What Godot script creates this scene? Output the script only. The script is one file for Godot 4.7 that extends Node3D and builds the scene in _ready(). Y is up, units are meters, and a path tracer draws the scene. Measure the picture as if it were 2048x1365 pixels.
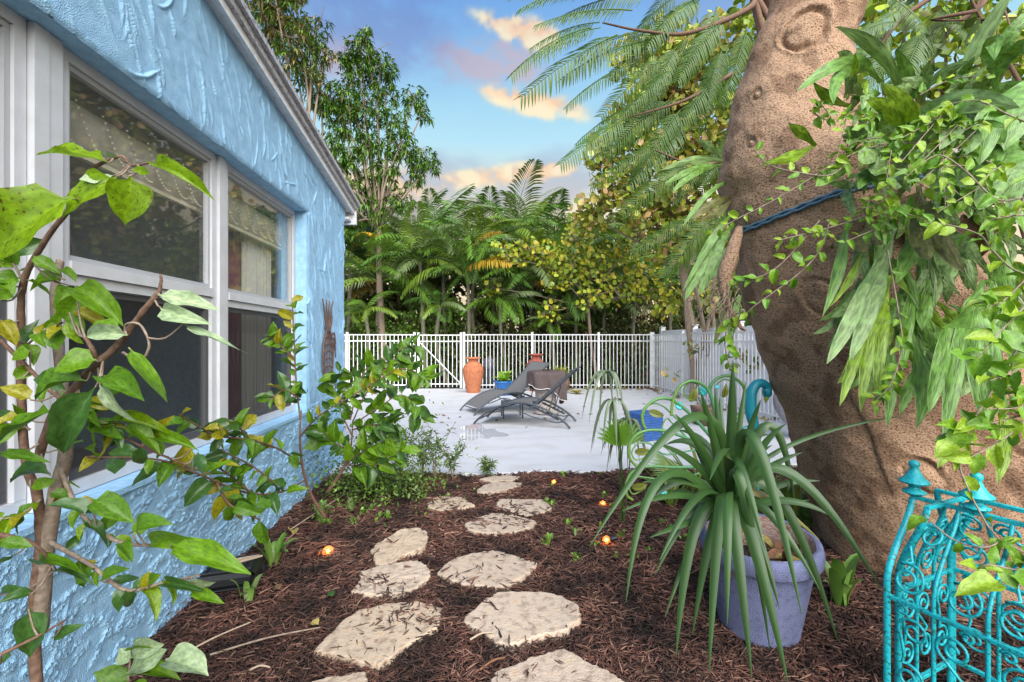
extends Node3D
# ------------------------------------------------------------------ helpers
const EYE := 1.35
const FOC := 910.0
const YARD := 0.07565            # the house wall and the side fence run this far off the camera axis
var rng := RandomNumberGenerator.new()
var used := {}
var noise := FastNoiseLite.new()
var noise_b := FastNoiseLite.new()
var M := {}

class MB:
	var v := PackedVector3Array()
	var c := PackedColorArray()
	var uv := PackedVector2Array()
	var ix := PackedInt32Array()
	var col := Color(1, 1, 1)
	func vert(p: Vector3, t := Vector2.ZERO) -> int:
		v.append(p); c.append(col); uv.append(t)
		return v.size() - 1
	func tri(a: int, b: int, d: int) -> void:
		ix.append(a); ix.append(b); ix.append(d)
	func quad(a: int, b: int, d: int, e: int) -> void:
		ix.append(a); ix.append(b); ix.append(d); ix.append(a); ix.append(d); ix.append(e)
	func face(a: Vector3, b: Vector3, d: Vector3, e: Vector3) -> void:   # clockwise from the front
		var i := vert(a, Vector2(0, 0)); vert(b, Vector2(1, 0)); vert(d, Vector2(1, 1)); vert(e, Vector2(0, 1))
		quad(i, i + 1, i + 2, i + 3)
	func box(at: Vector3, size: Vector3, bas := Basis.IDENTITY, ch := 0.0) -> void:
		var h := size * 0.5
		var cc := minf(ch, minf(h.x, minf(h.y, h.z)) * 0.6)
		var corner := {}
		for sx in [-1, 1]:
			for sy in [-1, 1]:
				for sz in [-1, 1]:
					for ax in 3:
						var p := Vector3(h.x * sx, h.y * sy, h.z * sz)
						if cc > 0.0:
							if ax != 0: p.x -= cc * sx
							if ax != 1: p.y -= cc * sy
							if ax != 2: p.z -= cc * sz
						corner[[sx, sy, sz, ax]] = at + bas * p
		for ax in 3:
			var b1 := (ax + 1) % 3
			var b2 := (ax + 2) % 3
			for s in [-1, 1]:
				var q := []
				for k in [[-1, -1], [1, -1], [1, 1], [-1, 1]]:
					var key := [0, 0, 0]
					key[ax] = s; key[b1] = k[0]; key[b2] = k[1]
					q.append(corner[[key[0], key[1], key[2], ax]])
				if s > 0: face(q[3], q[2], q[1], q[0])
				else: face(q[0], q[1], q[2], q[3])
			if cc > 0.0:
				for s1 in [-1, 1]:
					for s2 in [-1, 1]:
						var q2 := []
						for k in [[-1, b1], [1, b1], [1, b2], [-1, b2]]:
							var key := [0, 0, 0]
							key[ax] = k[0]; key[b1] = s1; key[b2] = s2
							q2.append(corner[[key[0], key[1], key[2], k[1]]])
						if s1 * s2 > 0: face(q2[0], q2[1], q2[2], q2[3])
						else: face(q2[3], q2[2], q2[1], q2[0])
	func bar(a: Vector3, b: Vector3, w: float, t: float, up := Vector3.UP, ch := 0.0) -> void:
		var z := (b - a).normalized()
		var x := up.cross(z)
		if x.length() < 0.01: x = Vector3.RIGHT.cross(z)
		x = x.normalized()
		box((a + b) * 0.5, Vector3(w, t, a.distance_to(b)), Basis(x, z.cross(x), z), ch)
	func tube(pts: Array, rad, seg := 8, c0 = null, c1 = null, flat := 1.0) -> void:
		var n := pts.size()
		var prev := Vector3.ZERO
		var first := v.size()
		var many := rad is Array
		for i in n:
			var p: Vector3 = pts[i]
			var t: Vector3 = (pts[mini(i + 1, n - 1)] - pts[maxi(i - 1, 0)]).normalized()
			var s := prev - t * prev.dot(t)
			if s.length() < 0.01:
				s = t.cross(Vector3.UP)
				if s.length() < 0.1: s = t.cross(Vector3.RIGHT)
			s = s.normalized()
			prev = s
			var b := t.cross(s)
			var r: float = rad[i] if many else float(rad)
			if c0 != null: col = c0.lerp(c1, float(i) / maxf(1, n - 1))
			for k in seg:
				var a := TAU * k / seg
				vert(p + (s * cos(a) + b * sin(a) * flat) * r, Vector2(float(k) / seg, float(i) / n))
		for i in n - 1:
			for k in seg:
				var a := first + i * seg + k
				var b2 := first + i * seg + (k + 1) % seg
				quad(a, b2, b2 + seg, a + seg)
		var e := vert(pts[0]); var f := vert(pts[n - 1])
		for k in seg:
			tri(e, first + (k + 1) % seg, first + k)
			tri(f, first + (n - 1) * seg + k, first + (n - 1) * seg + (k + 1) % seg)
	func lathe(at: Vector3, prof: Array, seg := 24, bas := Basis.IDENTITY) -> void:   # prof: Vector2(radius, height), bottom to top on the outside
		var first := v.size()
		for i in prof.size():
			for k in seg:
				var a := TAU * k / seg
				vert(at + bas * Vector3(prof[i].x * cos(a), prof[i].y, prof[i].x * sin(a)), Vector2(float(k) / seg, float(i) / prof.size()))
		for i in prof.size() - 1:
			for k in seg:
				var a := first + i * seg + k
				var b := first + i * seg + (k + 1) % seg
				quad(a, a + seg, b + seg, b)
	func ball(at: Vector3, r: Vector3, seg := 14, bas := Basis.IDENTITY) -> void:
		var prof := []
		for i in seg / 2 + 1:
			var a := -PI / 2 + PI * i / (seg / 2)
			prof.append(Vector2(maxf(cos(a), 0.001), sin(a)))
		lathe(at, prof, seg, bas * Basis.from_scale(r))
	# a strip along pts (centre line) with half widths, side vectors; cols = cross divisions; fold lifts the edges
	func strip(pts: Array, sides: Array, hw: Array, fold := 0.0, wave := 0.0, cols := 4, ph := 0.0) -> void:
		var first := v.size()
		var n := pts.size()
		for i in n:
			var t: Vector3 = (pts[mini(i + 1, n - 1)] - pts[maxi(i - 1, 0)]).normalized()
			var nn: Vector3 = sides[i].cross(t).normalized()
			for k in cols + 1:
				var a := float(k) / cols * 2.0 - 1.0
				vert(pts[i] + sides[i] * (a * hw[i]) + nn * (absf(a) * fold * hw[i] + wave * a * absf(a) * hw[i] * sin(i * 0.9 + ph + a)), Vector2(float(i) / (n - 1), float(k) / cols))
		var w := cols + 1
		for i in n - 1:
			for k in cols:
				var a := first + i * w + k
				quad(a, a + 1, a + w + 1, a + w)
	func mesh() -> ArrayMesh:
		var nn := PackedVector3Array()
		nn.resize(v.size())
		for i in range(0, ix.size(), 3):
			var a := ix[i]; var b := ix[i + 1]; var d := ix[i + 2]
			var f := (v[d] - v[a]).cross(v[b] - v[a])
			nn[a] += f; nn[b] += f; nn[d] += f
		for i in nn.size():
			nn[i] = nn[i].normalized() if nn[i].length_squared() > 1e-20 else Vector3.UP
		var arr := []
		arr.resize(Mesh.ARRAY_MAX)
		arr[Mesh.ARRAY_VERTEX] = v; arr[Mesh.ARRAY_NORMAL] = nn; arr[Mesh.ARRAY_COLOR] = c; arr[Mesh.ARRAY_TEX_UV] = uv; arr[Mesh.ARRAY_INDEX] = ix
		var m := ArrayMesh.new()
		if ix.size(): m.add_surface_from_arrays(Mesh.PRIMITIVE_TRIANGLES, arr)
		return m

func numbered(called: String) -> String:
	if not used.has(called):
		used[called] = 0
		return called
	used[called] += 1
	return "%s_%03d" % [called, used[called]]

func tag(o: Node3D, label: String, category := "", group := "", kind := "") -> Node3D:
	if label: o.set_meta("label", label)
	if category: o.set_meta("category", category)
	if group: o.set_meta("group", group)
	if kind: o.set_meta("kind", kind)
	return o

func thing(called: String, label: String, category: String, where := Vector3.ZERO, turn := 0.0, group := "") -> Node3D:
	var o := Node3D.new()
	o.name = numbered(called)
	o.position = where
	o.rotation.y = turn
	add_child(o)
	return tag(o, label, category, group)

func put(called: String, m, mat: Material, parent: Node3D, xf := Transform3D.IDENTITY) -> MeshInstance3D:
	var o := MeshInstance3D.new()
	o.name = called
	o.mesh = m.mesh() if m is MB else m
	o.material_override = mat
	o.transform = xf
	parent.add_child(o, true)
	return o

func setting(called: String, m, mat: Material, kind := "structure") -> MeshInstance3D:
	var o := put(called, m, mat, self)
	o.set_meta("kind", kind)
	return o

func again(o: Node3D, where: Vector3, turn: float, label := "") -> Node3D:
	var r: Node3D = o.duplicate()
	r.name = numbered(String(o.name).split("_0")[0])
	add_child(r)
	r.position = where
	r.rotation.y = turn
	if label: r.set_meta("label", label)
	return r

# a spot in the garden seen at (x, y) of the photograph, d metres ahead; and one on the ground
func spot(x: float, y: float, d: float) -> Vector3:
	return Vector3((x - 1024.0) / FOC * d, EYE - (y - 682.0) / FOC * d, -d)
func on_ground(x: float, y: float, h := 0.0) -> Vector3:
	var d := (EYE - h) * FOC / (y - 682.0)
	return Vector3((x - 1024.0) / FOC * d, h, -d)
# yard coordinates: a = across (right), s = along the house wall (away)
func yard(a: float, y: float, s: float) -> Vector3:
	var k := sqrt(1.0 - YARD * YARD)
	return Vector3(a * k - s * YARD, y, -a * YARD - s * k)
func ra(a: float, b: float) -> float:
	return rng.randf_range(a, b)
func rv(k := 1.0) -> Vector3:
	return Vector3(ra(-k, k), ra(-k, k), ra(-k, k))
func gh(x: float, d: float) -> float:          # how the mulch bed rolls
	return noise.get_noise_2d(x * 60.0, d * 60.0) * 0.022 + noise_b.get_noise_2d(x * 400.0, d * 400.0) * 0.010

func srgb(c: Color) -> Color:
	var s := c.linear_to_srgb()
	s.a = c.a
	return s
func mat(c: Color, rough := 0.8, more := {}) -> StandardMaterial3D:       # c is a linear base colour
	var m := StandardMaterial3D.new()
	m.albedo_color = srgb(c)
	m.roughness = rough
	for k in more: m.set(k, more[k])
	return m
func noise_tex(freq: float, oct := 4, ramp = null, sd := 1, kind := FastNoiseLite.TYPE_SIMPLEX_SMOOTH, size := 512) -> NoiseTexture2D:
	var f := FastNoiseLite.new()
	f.noise_type = kind
	f.frequency = freq
	f.fractal_octaves = oct
	f.seed = sd
	var t := NoiseTexture2D.new()
	t.width = size; t.height = size
	t.seamless = true
	t.noise = f
	if ramp != null:
		var g := Gradient.new()
		g.offsets = PackedFloat32Array(ramp[0])
		var cs := PackedColorArray()
		for q in ramp[1]: cs.append(srgb(q))
		g.colors = cs
		t.color_ramp = g
	return t
func tri_tex(m: StandardMaterial3D, scale: float, bump: Texture2D = null, cm := 1.0, colour: Texture2D = null, world := true) -> StandardMaterial3D:
	m.uv1_triplanar = true
	m.uv1_world_triplanar = world
	m.uv1_scale = Vector3.ONE * scale
	if bump:
		m.heightmap_enabled = true
		m.heightmap_texture = bump
		m.heightmap_scale = cm
	if colour: m.albedo_texture = colour
	return m
func leafy(c: Color, back := 0.5, rough := 0.45, tex: Texture2D = null) -> StandardMaterial3D:
	var m := mat(c, rough, {"backlight_enabled": true, "backlight": Color(back, back, back * 0.55), "vertex_color_use_as_albedo": true})
	if tex: m.albedo_texture = tex
	return m
func bez(a: Vector3, b: Vector3, c: Vector3, t: float) -> Vector3:
	return a.lerp(b, t).lerp(b.lerp(c, t), t)
func path(pts: Array, steps: int) -> Array:      # smooth line through points
	var cv := Curve3D.new()
	for i in pts.size():
		var t: Vector3 = (pts[mini(i + 1, pts.size() - 1)] - pts[maxi(i - 1, 0)]) / 6.0
		cv.add_point(pts[i], -t, t)
	var out := []
	for i in steps + 1:
		out.append(cv.samplef((pts.size() - 1) * float(i) / steps))
	return out
func taper(n: int, a: float, b: float) -> Array:
	var out := []
	for i in n: out.append(lerpf(a, b, float(i) / maxf(1, n - 1)))
	return out

func _ready() -> void:
	rng.seed = 7
	noise.seed = 3; noise.frequency = 0.02; noise.fractal_octaves = 3
	noise_b.seed = 5; noise_b.frequency = 0.03; noise_b.fractal_octaves = 3
	# camera, sky, sun
	var cam := Camera3D.new()
	cam.name = "camera"
	cam.position = Vector3(0, EYE, 0)
	cam.fov = rad_to_deg(2.0 * atan(682.5 / FOC))
	cam.near = 0.05; cam.far = 400.0
	add_child(cam)
	cam.current = true
	var env := Environment.new()
	env.background_mode = Environment.BG_SKY
	env.tonemap_mode = Environment.TONE_MAPPER_LINEAR
	env.tonemap_exposure = 1.8
	env.background_energy_multiplier = 0.6
	env.sdfgi_enabled = true; env.ssao_enabled = true; env.ssil_enabled = true
	var sky := Sky.new()
	var pan := PanoramaSkyMaterial.new()
	pan.panorama = sky_picture()
	sky.sky_material = pan
	env.sky = sky
	var we := WorldEnvironment.new()
	we.name = "world_environment"
	we.environment = env
	add_child(we)
	var sun := DirectionalLight3D.new()
	sun.name = "sun"
	sun.light_energy = 1.6
	sun.light_color = Color(1.0, 0.985, 0.96)
	sun.light_angular_distance = 70.0
	sun.shadow_enabled = true
	sun.look_at_from_position(Vector3.ZERO, -Vector3(0.22, 0.62, 0.75))
	add_child(sun)
	materials()
	ground()
	house()
	fences()
	stones()
	patio_things()
	trunk()
	backdrop()
	sculptures()
	shrubs()
	ferns()
	litter()
	print("tris ready ", Time.get_ticks_msec())

func blob(px: float, py: float, cx: float, cy: float, rx: float, ry: float, tilt: float) -> float:
	var dx := px - cx
	var dy := py - cy - dx * tilt
	return exp(-(dx * dx / (rx * rx) + dy * dy / (ry * ry)))

func sky_picture() -> ImageTexture:
	var w := 2048
	var h := 1024
	var data := PackedByteArray()
	data.resize(w * h * 3)
	var f := FastNoiseLite.new()
	f.seed = 11; f.frequency = 0.011; f.fractal_octaves = 5; f.fractal_gain = 0.55
	# display colours by elevation in degrees
	var el_at := [0.0, 11.0, 17.0, 20.0, 23.5, 27.0, 32.0, 37.0, 50.0, 90.0]
	var el_c := [Color(0.97, 0.90, 0.76), Color(0.96, 0.90, 0.77), Color(0.93, 0.90, 0.81), Color(0.82, 0.89, 0.88), Color(0.71, 0.88, 0.95), Color(0.65, 0.84, 0.94), Color(0.56, 0.75, 0.92), Color(0.46, 0.66, 0.89), Color(0.34, 0.54, 0.83), Color(0.31, 0.49, 0.80)]
	for y in h:
		var el := PI / 2 - PI * (y + 0.5) / h
		var ed := rad_to_deg(el)
		var base := Color(0.55, 0.52, 0.46)
		if ed > -1.0:
			for i in el_at.size() - 1:
				if ed <= el_at[i + 1]:
					base = el_c[i].lerp(el_c[i + 1], clampf((ed - el_at[i]) / (el_at[i + 1] - el_at[i]), 0, 1))
					break
		for x in w:
			var c := base
			if ed > 0.0:
				var az := wrapf(TAU * (x + 0.5) / w, -PI, PI)      # the picture's edge lies straight ahead
				var cy := cos(el)
				# plane of clouds stretched towards the horizon
				var k := 1.0 / (sin(el) + 0.16)
				var n := f.get_noise_2d(sin(az) * cy * k * 70.0, -cos(az) * cy * k * 70.0)
				var n2 := f.get_noise_2d(x * 3.2 + 900.0, y * 5.5)
				var lit := -1.0
				var grey := smoothstep(0.05, 0.5, n + 0.10)
				c = c.lerp(Color(0.52, 0.55, 0.74), grey * 0.35)
				var warm := smoothstep(0.28, 0.6, n) * 0.5
				if absf(az) < 1.1 and ed < 46.0:
					var px := 1024.0 + tan(az) * FOC
					var py := 682.0 - tan(el) / cos(az) * FOC
					warm *= 0.1
					var edge := n2 * 0.75
					var a := blob(px, py, 1025, 55, 75, 26, 0.35) + 0.8 * blob(px, py, 1085, 65, 40, 30, 0.3)
					warm = maxf(warm, smoothstep(0.18, 0.85, a * (1.0 + edge * 2.2)) * 0.85)
					a = blob(px, py, 1060, 203, 105, 27, 0.17) + 0.3 * blob(px, py, 1120, 222, 60, 16, 0.18)
					var big := smoothstep(0.15, 0.75, a * (1.0 + edge * 1.6)) * 0.92
					warm = maxf(warm, big)
					if big > 0.3: lit = clampf((py - 203.0 - (px - 1060.0) * 0.17) / 60.0 + 0.12 + n2 * 0.3, -0.28, 0.5)
					a = blob(px, py, 1010, 352, 130, 22, -0.06) + 0.7 * blob(px, py, 1100, 338, 60, 16, 0.0) + blob(px, py, 760, 370, 120, 40, 0.0)
					warm = maxf(warm, smoothstep(0.2, 1.0, a * (1.0 + edge * 2.0)) * 0.85)
					var pinkish := smoothstep(0.1, 0.95, blob(px, py, 985, 125, 130, 50, 0.1) * (1.0 + edge * 1.5))
					c = c.lerp(Color(0.80, 0.70, 0.74), pinkish * 0.7)
					var dusk := smoothstep(0.05, 1.0, blob(px, py, 720, 60, 210, 120, 0.0) * (1.0 + edge))
					c = c.lerp(Color(0.44, 0.47, 0.70), dusk * 0.4)
					c = c.lerp(Color(0.82, 0.70, 0.74), smoothstep(0.1, 1.0, blob(px, py, 680, 120, 90, 50, 0.0)) * 0.5)
				if lit >= 0.0: n2 = lit
				var tone := Color(1.0, 0.78, 0.62).lerp(Color(1.0, 0.93, 0.78), clampf(0.45 + n2 * 1.6, 0, 1))
				c = c.lerp(tone, warm)
			var o := (y * w + x) * 3
			data[o] = int(clampf(c.r, 0, 1) * 255.0); data[o + 1] = int(clampf(c.g, 0, 1) * 255.0); data[o + 2] = int(clampf(c.b, 0, 1) * 255.0)
	return ImageTexture.create_from_image(Image.create_from_data(w, h, false, Image.FORMAT_RGB8, data))

func leaf_picture(vein: float, blotch: float, sd: int, pairs: int) -> ImageTexture:
	# midrib, side veins and blotches of a leaf: u runs from stalk to tip, v across
	var w := 256
	var h := 128
	var im := Image.create(w, h, false, Image.FORMAT_RGB8)
	var f := FastNoiseLite.new()
	f.seed = sd; f.frequency = 0.025; f.fractal_octaves = 4
	for y in h:
		var v := absf(float(y) / h - 0.5) * 2.0
		for x in w:
			var u := float(x) / w
			var k := 0.86 + f.get_noise_2d(x, y * 1.5) * 0.22
			var rib := exp(-pow(v / 0.035, 2.0))
			var ph := fposmod((u - v * 0.16 - v * v * 0.05) * pairs, 1.0)
			var side := exp(-pow((ph - 0.5) / 0.09, 2.0)) * (1.0 - v * 0.5)
			var c := Color(k * 0.95, k, k * 0.9)
			c = c.lerp(Color(1.0, 1.0, 0.72), clampf(rib * 0.75 + side * 0.3, 0, 1) * vein)
			var b := f.get_noise_2d(x * 2.0 + 500.0, y * 3.0)
			if b > 0.36: c = c.lerp(Color(0.50, 0.34, 0.12), clampf((b - 0.36) * 9.0, 0, 1) * blotch)
			if b < -0.36: c = c.lerp(Color(1.0, 0.92, 0.30), clampf((-b - 0.36) * 5.0, 0, 1) * blotch * 0.8)
			im.set_pixel(x, y, c)
	return ImageTexture.create_from_image(im)

func frond_picture() -> ImageTexture:             # pale felt patches and lengthwise veins of an antler frond
	var im := Image.create(256, 128, false, Image.FORMAT_RGB8)
	var f := FastNoiseLite.new()
	f.seed = 77; f.frequency = 0.02; f.fractal_octaves = 4
	for y in 128:
		for x in 256:
			var v := y / 127.0 - 0.5
			var k := 0.82 + 0.30 * f.get_noise_2d(x, y) + 0.035 * sin((y + 6.0 * f.get_noise_2d(x, 0.0)) * 0.75) * sin(x * 0.05)
			var c := Color(k, k, k)
			c = c.lerp(Color(0.95, 1.0, 0.98), clampf(f.get_noise_2d(x * 0.7 + 400.0, y * 0.7) * 1.6, 0.0, 0.5))
			c = c.lerp(Color(0.98, 1.0, 0.75), exp(-pow(v / 0.02, 2.0)) * 0.4 + smoothstep(0.46, 0.5, absf(v)) * 0.5)
			im.set_pixel(x, y, c)
	return ImageTexture.create_from_image(im)

func blade_picture() -> ImageTexture:            # fine lengthwise lines of a strap leaf
	var im := Image.create(64, 64, false, Image.FORMAT_RGB8)
	for y in 64:
		for x in 64:
			var v := absf(y / 63.0 - 0.5) * 2.0
			var k := 0.90 + 0.10 * sin(y * 1.55) * sin(y * 0.63 + 1.0)
			var c := Color(k, k, k)
			if v < 0.10: c = c.lerp(Color(1.15, 1.12, 1.0), 0.35)
			im.set_pixel(x, y, c)
	return ImageTexture.create_from_image(im)

func materials() -> void:
	var grain := noise_tex(0.06, 3, null, 2)
	var soft := noise_tex(0.012, 5, null, 4)
	var fine := noise_tex(0.16, 2, null, 9)
	M.grain = grain; M.soft = soft; M.fine = fine
	var g2 := func(a: Color, b: Color, sd: int, fr := 0.012) -> NoiseTexture2D:
		return noise_tex(fr, 5, [[0.25, 0.5, 0.75], [a, a.lerp(b, 0.5), b]], sd)
	var white := Color(1, 1, 1)
	# masonry, ground
	M.stucco = tri_tex(mat(Color(0.36, 0.61, 0.84), 0.95), 2.2, fine, 0.6, g2.call(Color(0.80, 0.86, 0.9), white, 21))
	M.reveal = tri_tex(mat(Color(0.36, 0.61, 0.84), 0.95), 2.2, grain, 0.3, g2.call(Color(0.80, 0.86, 0.9), white, 21))
	M.soil = tri_tex(mat(Color(0.035, 0.020, 0.014), 0.95), 1.5, grain, 3.0, g2.call(Color(0.5, 0.5, 0.5), white, 22))
	M.chip = mat(white, 0.85, {"vertex_color_use_as_albedo": true})
	M.patio = tri_tex(mat(Color(0.54, 0.543, 0.56), 0.65), 0.45, fine, 0.25, noise_tex(0.010, 6, [[0.2, 0.42, 0.55, 0.8], [Color(0.90, 0.89, 0.87), Color(0.97, 0.97, 0.97), white, white]], 23))
	M.patio.uv1_scale = Vector3(0.3, 0.45, 0.55)
	M.stone = tri_tex(mat(Color(0.49, 0.402, 0.318), 0.9), 2.0, grain, 0.22, noise_tex(0.014, 6, [[0.15, 0.4, 0.6, 0.85], [Color(0.62, 0.57, 0.54), Color(0.9, 0.87, 0.84), white, Color(1.0, 0.86, 0.70)]], 24))
	M.stone.vertex_color_use_as_albedo = true
	M.bark = tri_tex(mat(Color(0.40, 0.258, 0.165), 0.95, {"vertex_color_use_as_albedo": true}), 2.2, noise_tex(0.10, 3, null, 31, FastNoiseLite.TYPE_CELLULAR), 0.5, noise_tex(0.06, 6, [[0.30, 0.40, 0.5, 0.62, 0.74], [Color(0.25, 0.20, 0.18), Color(0.66, 0.58, 0.52), white, Color(1.0, 0.97, 0.94), Color(0.78, 0.84, 0.86)]], 32))
	M.twig = tri_tex(mat(Color(0.22, 0.13, 0.085), 0.85), 8.0, grain, 0.15, g2.call(Color(0.55, 0.5, 0.5), white, 33))
	M.paletwig = tri_tex(mat(Color(0.34, 0.27, 0.21), 0.85), 8.0, grain, 0.15, g2.call(Color(0.6, 0.55, 0.5), white, 33))
	M.palmstem = tri_tex(mat(Color(0.22, 0.21, 0.15), 0.85), 3.0, grain, 0.4, g2.call(Color(0.5, 0.5, 0.45), white, 34))
	# painted metal, frames, glass
	M.whitemetal = tri_tex(mat(Color(0.78, 0.79, 0.82), 0.4), 1.0, null, 0, g2.call(Color(0.85, 0.84, 0.82), white, 35))
	M.vinyl = mat(Color(0.76, 0.78, 0.82), 0.45)
	M.frame = tri_tex(mat(Color(0.60, 0.61, 0.64), 0.42), 1.2, null, 0, g2.call(Color(0.92, 0.91, 0.90), white, 36))
	M.framegrey = mat(Color(0.42, 0.43, 0.45), 0.5)
	M.trim = tri_tex(mat(Color(0.74, 0.74, 0.76), 0.6), 1.5, null, 0, noise_tex(0.02, 5, [[0.2, 0.4, 0.7], [Color(0.80, 0.78, 0.75), Color(0.95, 0.95, 0.95), white]], 37))
	M.drip = tri_tex(mat(Color(0.46, 0.45, 0.47), 0.5), 1.5, null, 0, noise_tex(0.03, 5, [[0.25, 0.45, 0.7], [Color(0.5, 0.42, 0.36), Color(0.92, 0.92, 0.92), white]], 38))
	M.glass = mat(Color(0.9, 0.95, 0.95, 0.03), 0.02, {"transparency": BaseMaterial3D.TRANSPARENCY_ALPHA})
	M.screen = mat(Color(0.014, 0.013, 0.013, 0.60), 0.95, {"transparency": BaseMaterial3D.TRANSPARENCY_ALPHA})
	M.water = mat(Color(0.9, 0.95, 1.0, 0.04), 0.05, {"transparency": BaseMaterial3D.TRANSPARENCY_ALPHA})
	M.room = mat(Color(0.34, 0.30, 0.26), 0.9)
	M.roof = tri_tex(mat(Color(0.25, 0.24, 0.24), 0.9), 3.0, grain, 0.5)
	M.fabric = tri_tex(mat(Color(0.42, 0.39, 0.31), 0.9), 6.0, grain, 0.2)
	M.sheer = leafy(Color(0.75, 0.74, 0.70), 0.8, 0.9)
	M.maroon = mat(Color(0.16, 0.03, 0.05), 0.9)
	M.bead = mat(Color(0.7, 0.64, 0.46), 0.35)
	# garden things
	M.teal = tri_tex(mat(Color(0.015, 0.44, 0.50), 0.40), 4.0, null, 0, noise_tex(0.03, 5, [[0.30, 0.335, 0.5, 0.9], [Color(0.9, 0.28, 0.16), Color(0.9, 0.9, 0.9), white, Color(0.85, 0.95, 1.0)]], 41))
	M.peacock = mat(Color(0.012, 0.27, 0.36), 0.35)
	M.tailpaint = mat(white, 0.4, {"vertex_color_use_as_albedo": true})
	M.disc = mat(Color(0.03, 0.55, 0.62), 0.25)
	M.dark = mat(Color(0.035, 0.042, 0.05), 0.4)
	M.lounge = mat(Color(0.055, 0.065, 0.08), 0.42)
	M.sling = tri_tex(mat(Color(0.17, 0.165, 0.16), 0.8), 12.0, grain, 0.15, g2.call(Color(0.7, 0.7, 0.7), white, 42))
	M.cover = tri_tex(mat(Color(0.115, 0.082, 0.078), 0.75), 4.0, grain, 0.2, g2.call(Color(0.7, 0.7, 0.7), white, 43))
	M.piping = mat(Color(0.6, 0.58, 0.56), 0.7)
	M.rusty = tri_tex(mat(Color(0.62, 0.60, 0.58), 0.7), 3.0, grain, 0.3, noise_tex(0.03, 5, [[0.35, 0.45, 0.52, 0.8], [Color(0.30, 0.16, 0.08), Color(0.6, 0.5, 0.4), white, white]], 44))
	M.clay = tri_tex(mat(Color(0.47, 0.165, 0.075), 0.85), 1.6, grain, 0.5, noise_tex(0.02, 6, [[0.12, 0.3, 0.55, 0.85], [Color(0.35, 0.30, 0.30), Color(0.8, 0.75, 0.7), white, Color(1.0, 1.1, 1.1)]], 45))
	M.redclay = tri_tex(mat(Color(0.36, 0.095, 0.065), 0.85), 1.6, grain, 0.4, g2.call(Color(0.6, 0.55, 0.5), white, 46))
	M.brownclay = tri_tex(mat(Color(0.20, 0.13, 0.09), 0.8), 1.6, grain, 0.4, g2.call(Color(0.6, 0.55, 0.5), white, 46))
	M.blue = tri_tex(mat(Color(0.02, 0.15, 0.42), 0.3), 2.0, grain, 0.15, g2.call(Color(0.6, 0.65, 0.7), white, 47))
	M.bluecube = tri_tex(mat(Color(0.04, 0.13, 0.38), 0.45), 2.0, grain, 0.15, g2.call(Color(0.6, 0.65, 0.7), white, 47))
	M.bluepot = tri_tex(mat(Color(0.165, 0.185, 0.33), 0.85), 2.2, fine, 0.7, noise_tex(0.02, 5, [[0.1, 0.3, 0.6, 0.9], [Color(0.55, 0.55, 0.6), Color(0.85, 0.85, 0.85), white, Color(1.0, 1.0, 1.05)]], 48))
	M.potpeel = tri_tex(mat(Color(0.45, 0.37, 0.34), 0.85), 4.0, grain, 0.5, noise_tex(0.02, 5, [[0.3, 0.46, 0.5, 0.8], [Color(0.75, 0.36, 0.26), Color(0.85, 0.6, 0.5), white, white]], 49))
	M.plastic = mat(Color(0.012, 0.013, 0.016), 0.45)
	M.wood = tri_tex(mat(Color(0.42, 0.32, 0.23), 0.8), 6.0, grain, 0.2)
	M.statue = tri_tex(mat(Color(0.32, 0.31, 0.33), 0.85), 3.0, grain, 0.6, g2.call(Color(0.6, 0.6, 0.65), white, 50))
	M.rust = tri_tex(mat(Color(0.20, 0.13, 0.115), 0.7, {"metallic": 0.3}), 6.0, grain, 0.2, g2.call(Color(0.6, 0.55, 0.5), white, 51))
	M.rope = tri_tex(mat(Color(0.10, 0.20, 0.28), 0.85), 20.0, grain, 0.2, noise_tex(0.05, 3, [[0.3, 0.5, 0.7], [Color(0.35, 0.4, 0.5), white, Color(1.5, 1.5, 1.4)]], 52))
	M.grey = mat(Color(0.10, 0.105, 0.12), 0.5)
	M.bulbglass = mat(Color(1.0, 0.72, 0.35, 0.12), 0.03, {"transparency": BaseMaterial3D.TRANSPARENCY_ALPHA})
	M.glow = mat(Color(1.0, 0.5, 0.12), 0.5, {"emission_enabled": true, "emission": Color(1.0, 0.56, 0.16), "emission_energy_multiplier": 14.0})
	# leaves
	var la := leaf_picture(0.55, 0.9, 61, 9)
	var lb := leaf_picture(0.5, 0.35, 62, 8)
	var lc := leaf_picture(0.9, 0.0, 63, 10)
	M.leaf_clean = lb
	M.shrub = [leafy(Color(0.20, 0.37, 0.012), 0.85, 0.48, lb), leafy(Color(0.125, 0.265, 0.012), 0.75, 0.48, la), leafy(Color(0.33, 0.50, 0.015), 0.95, 0.4, la), leafy(Color(0.065, 0.15, 0.035), 0.5, 0.35, lb), leafy(Color(0.44, 0.52, 0.36), 0.5, 0.5, lc), leafy(Color(0.42, 0.36, 0.02), 0.7, 0.45, la)]
	M.vine = [leafy(Color(0.26, 0.45, 0.03), 0.75, 0.45, lb), leafy(Color(0.17, 0.35, 0.025), 0.65, 0.45, lb), leafy(Color(0.42, 0.58, 0.05), 0.8, 0.45, lb)]
	M.stag = [leafy(Color(0.25, 0.39, 0.13), 0.45, 0.45), leafy(Color(0.17, 0.34, 0.055), 0.45, 0.43), leafy(Color(0.27, 0.43, 0.03), 0.6, 0.4), leafy(Color(0.17, 0.17, 0.05), 0.35, 0.55)]
	var sp := frond_picture()
	for m in M.stag:
		m.albedo_texture = sp
		m.heightmap_enabled = true; m.heightmap_texture = sp; m.heightmap_scale = 0.5
	M.strap = leafy(Color(0.036, 0.092, 0.018), 0.2, 0.45, blade_picture())
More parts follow.
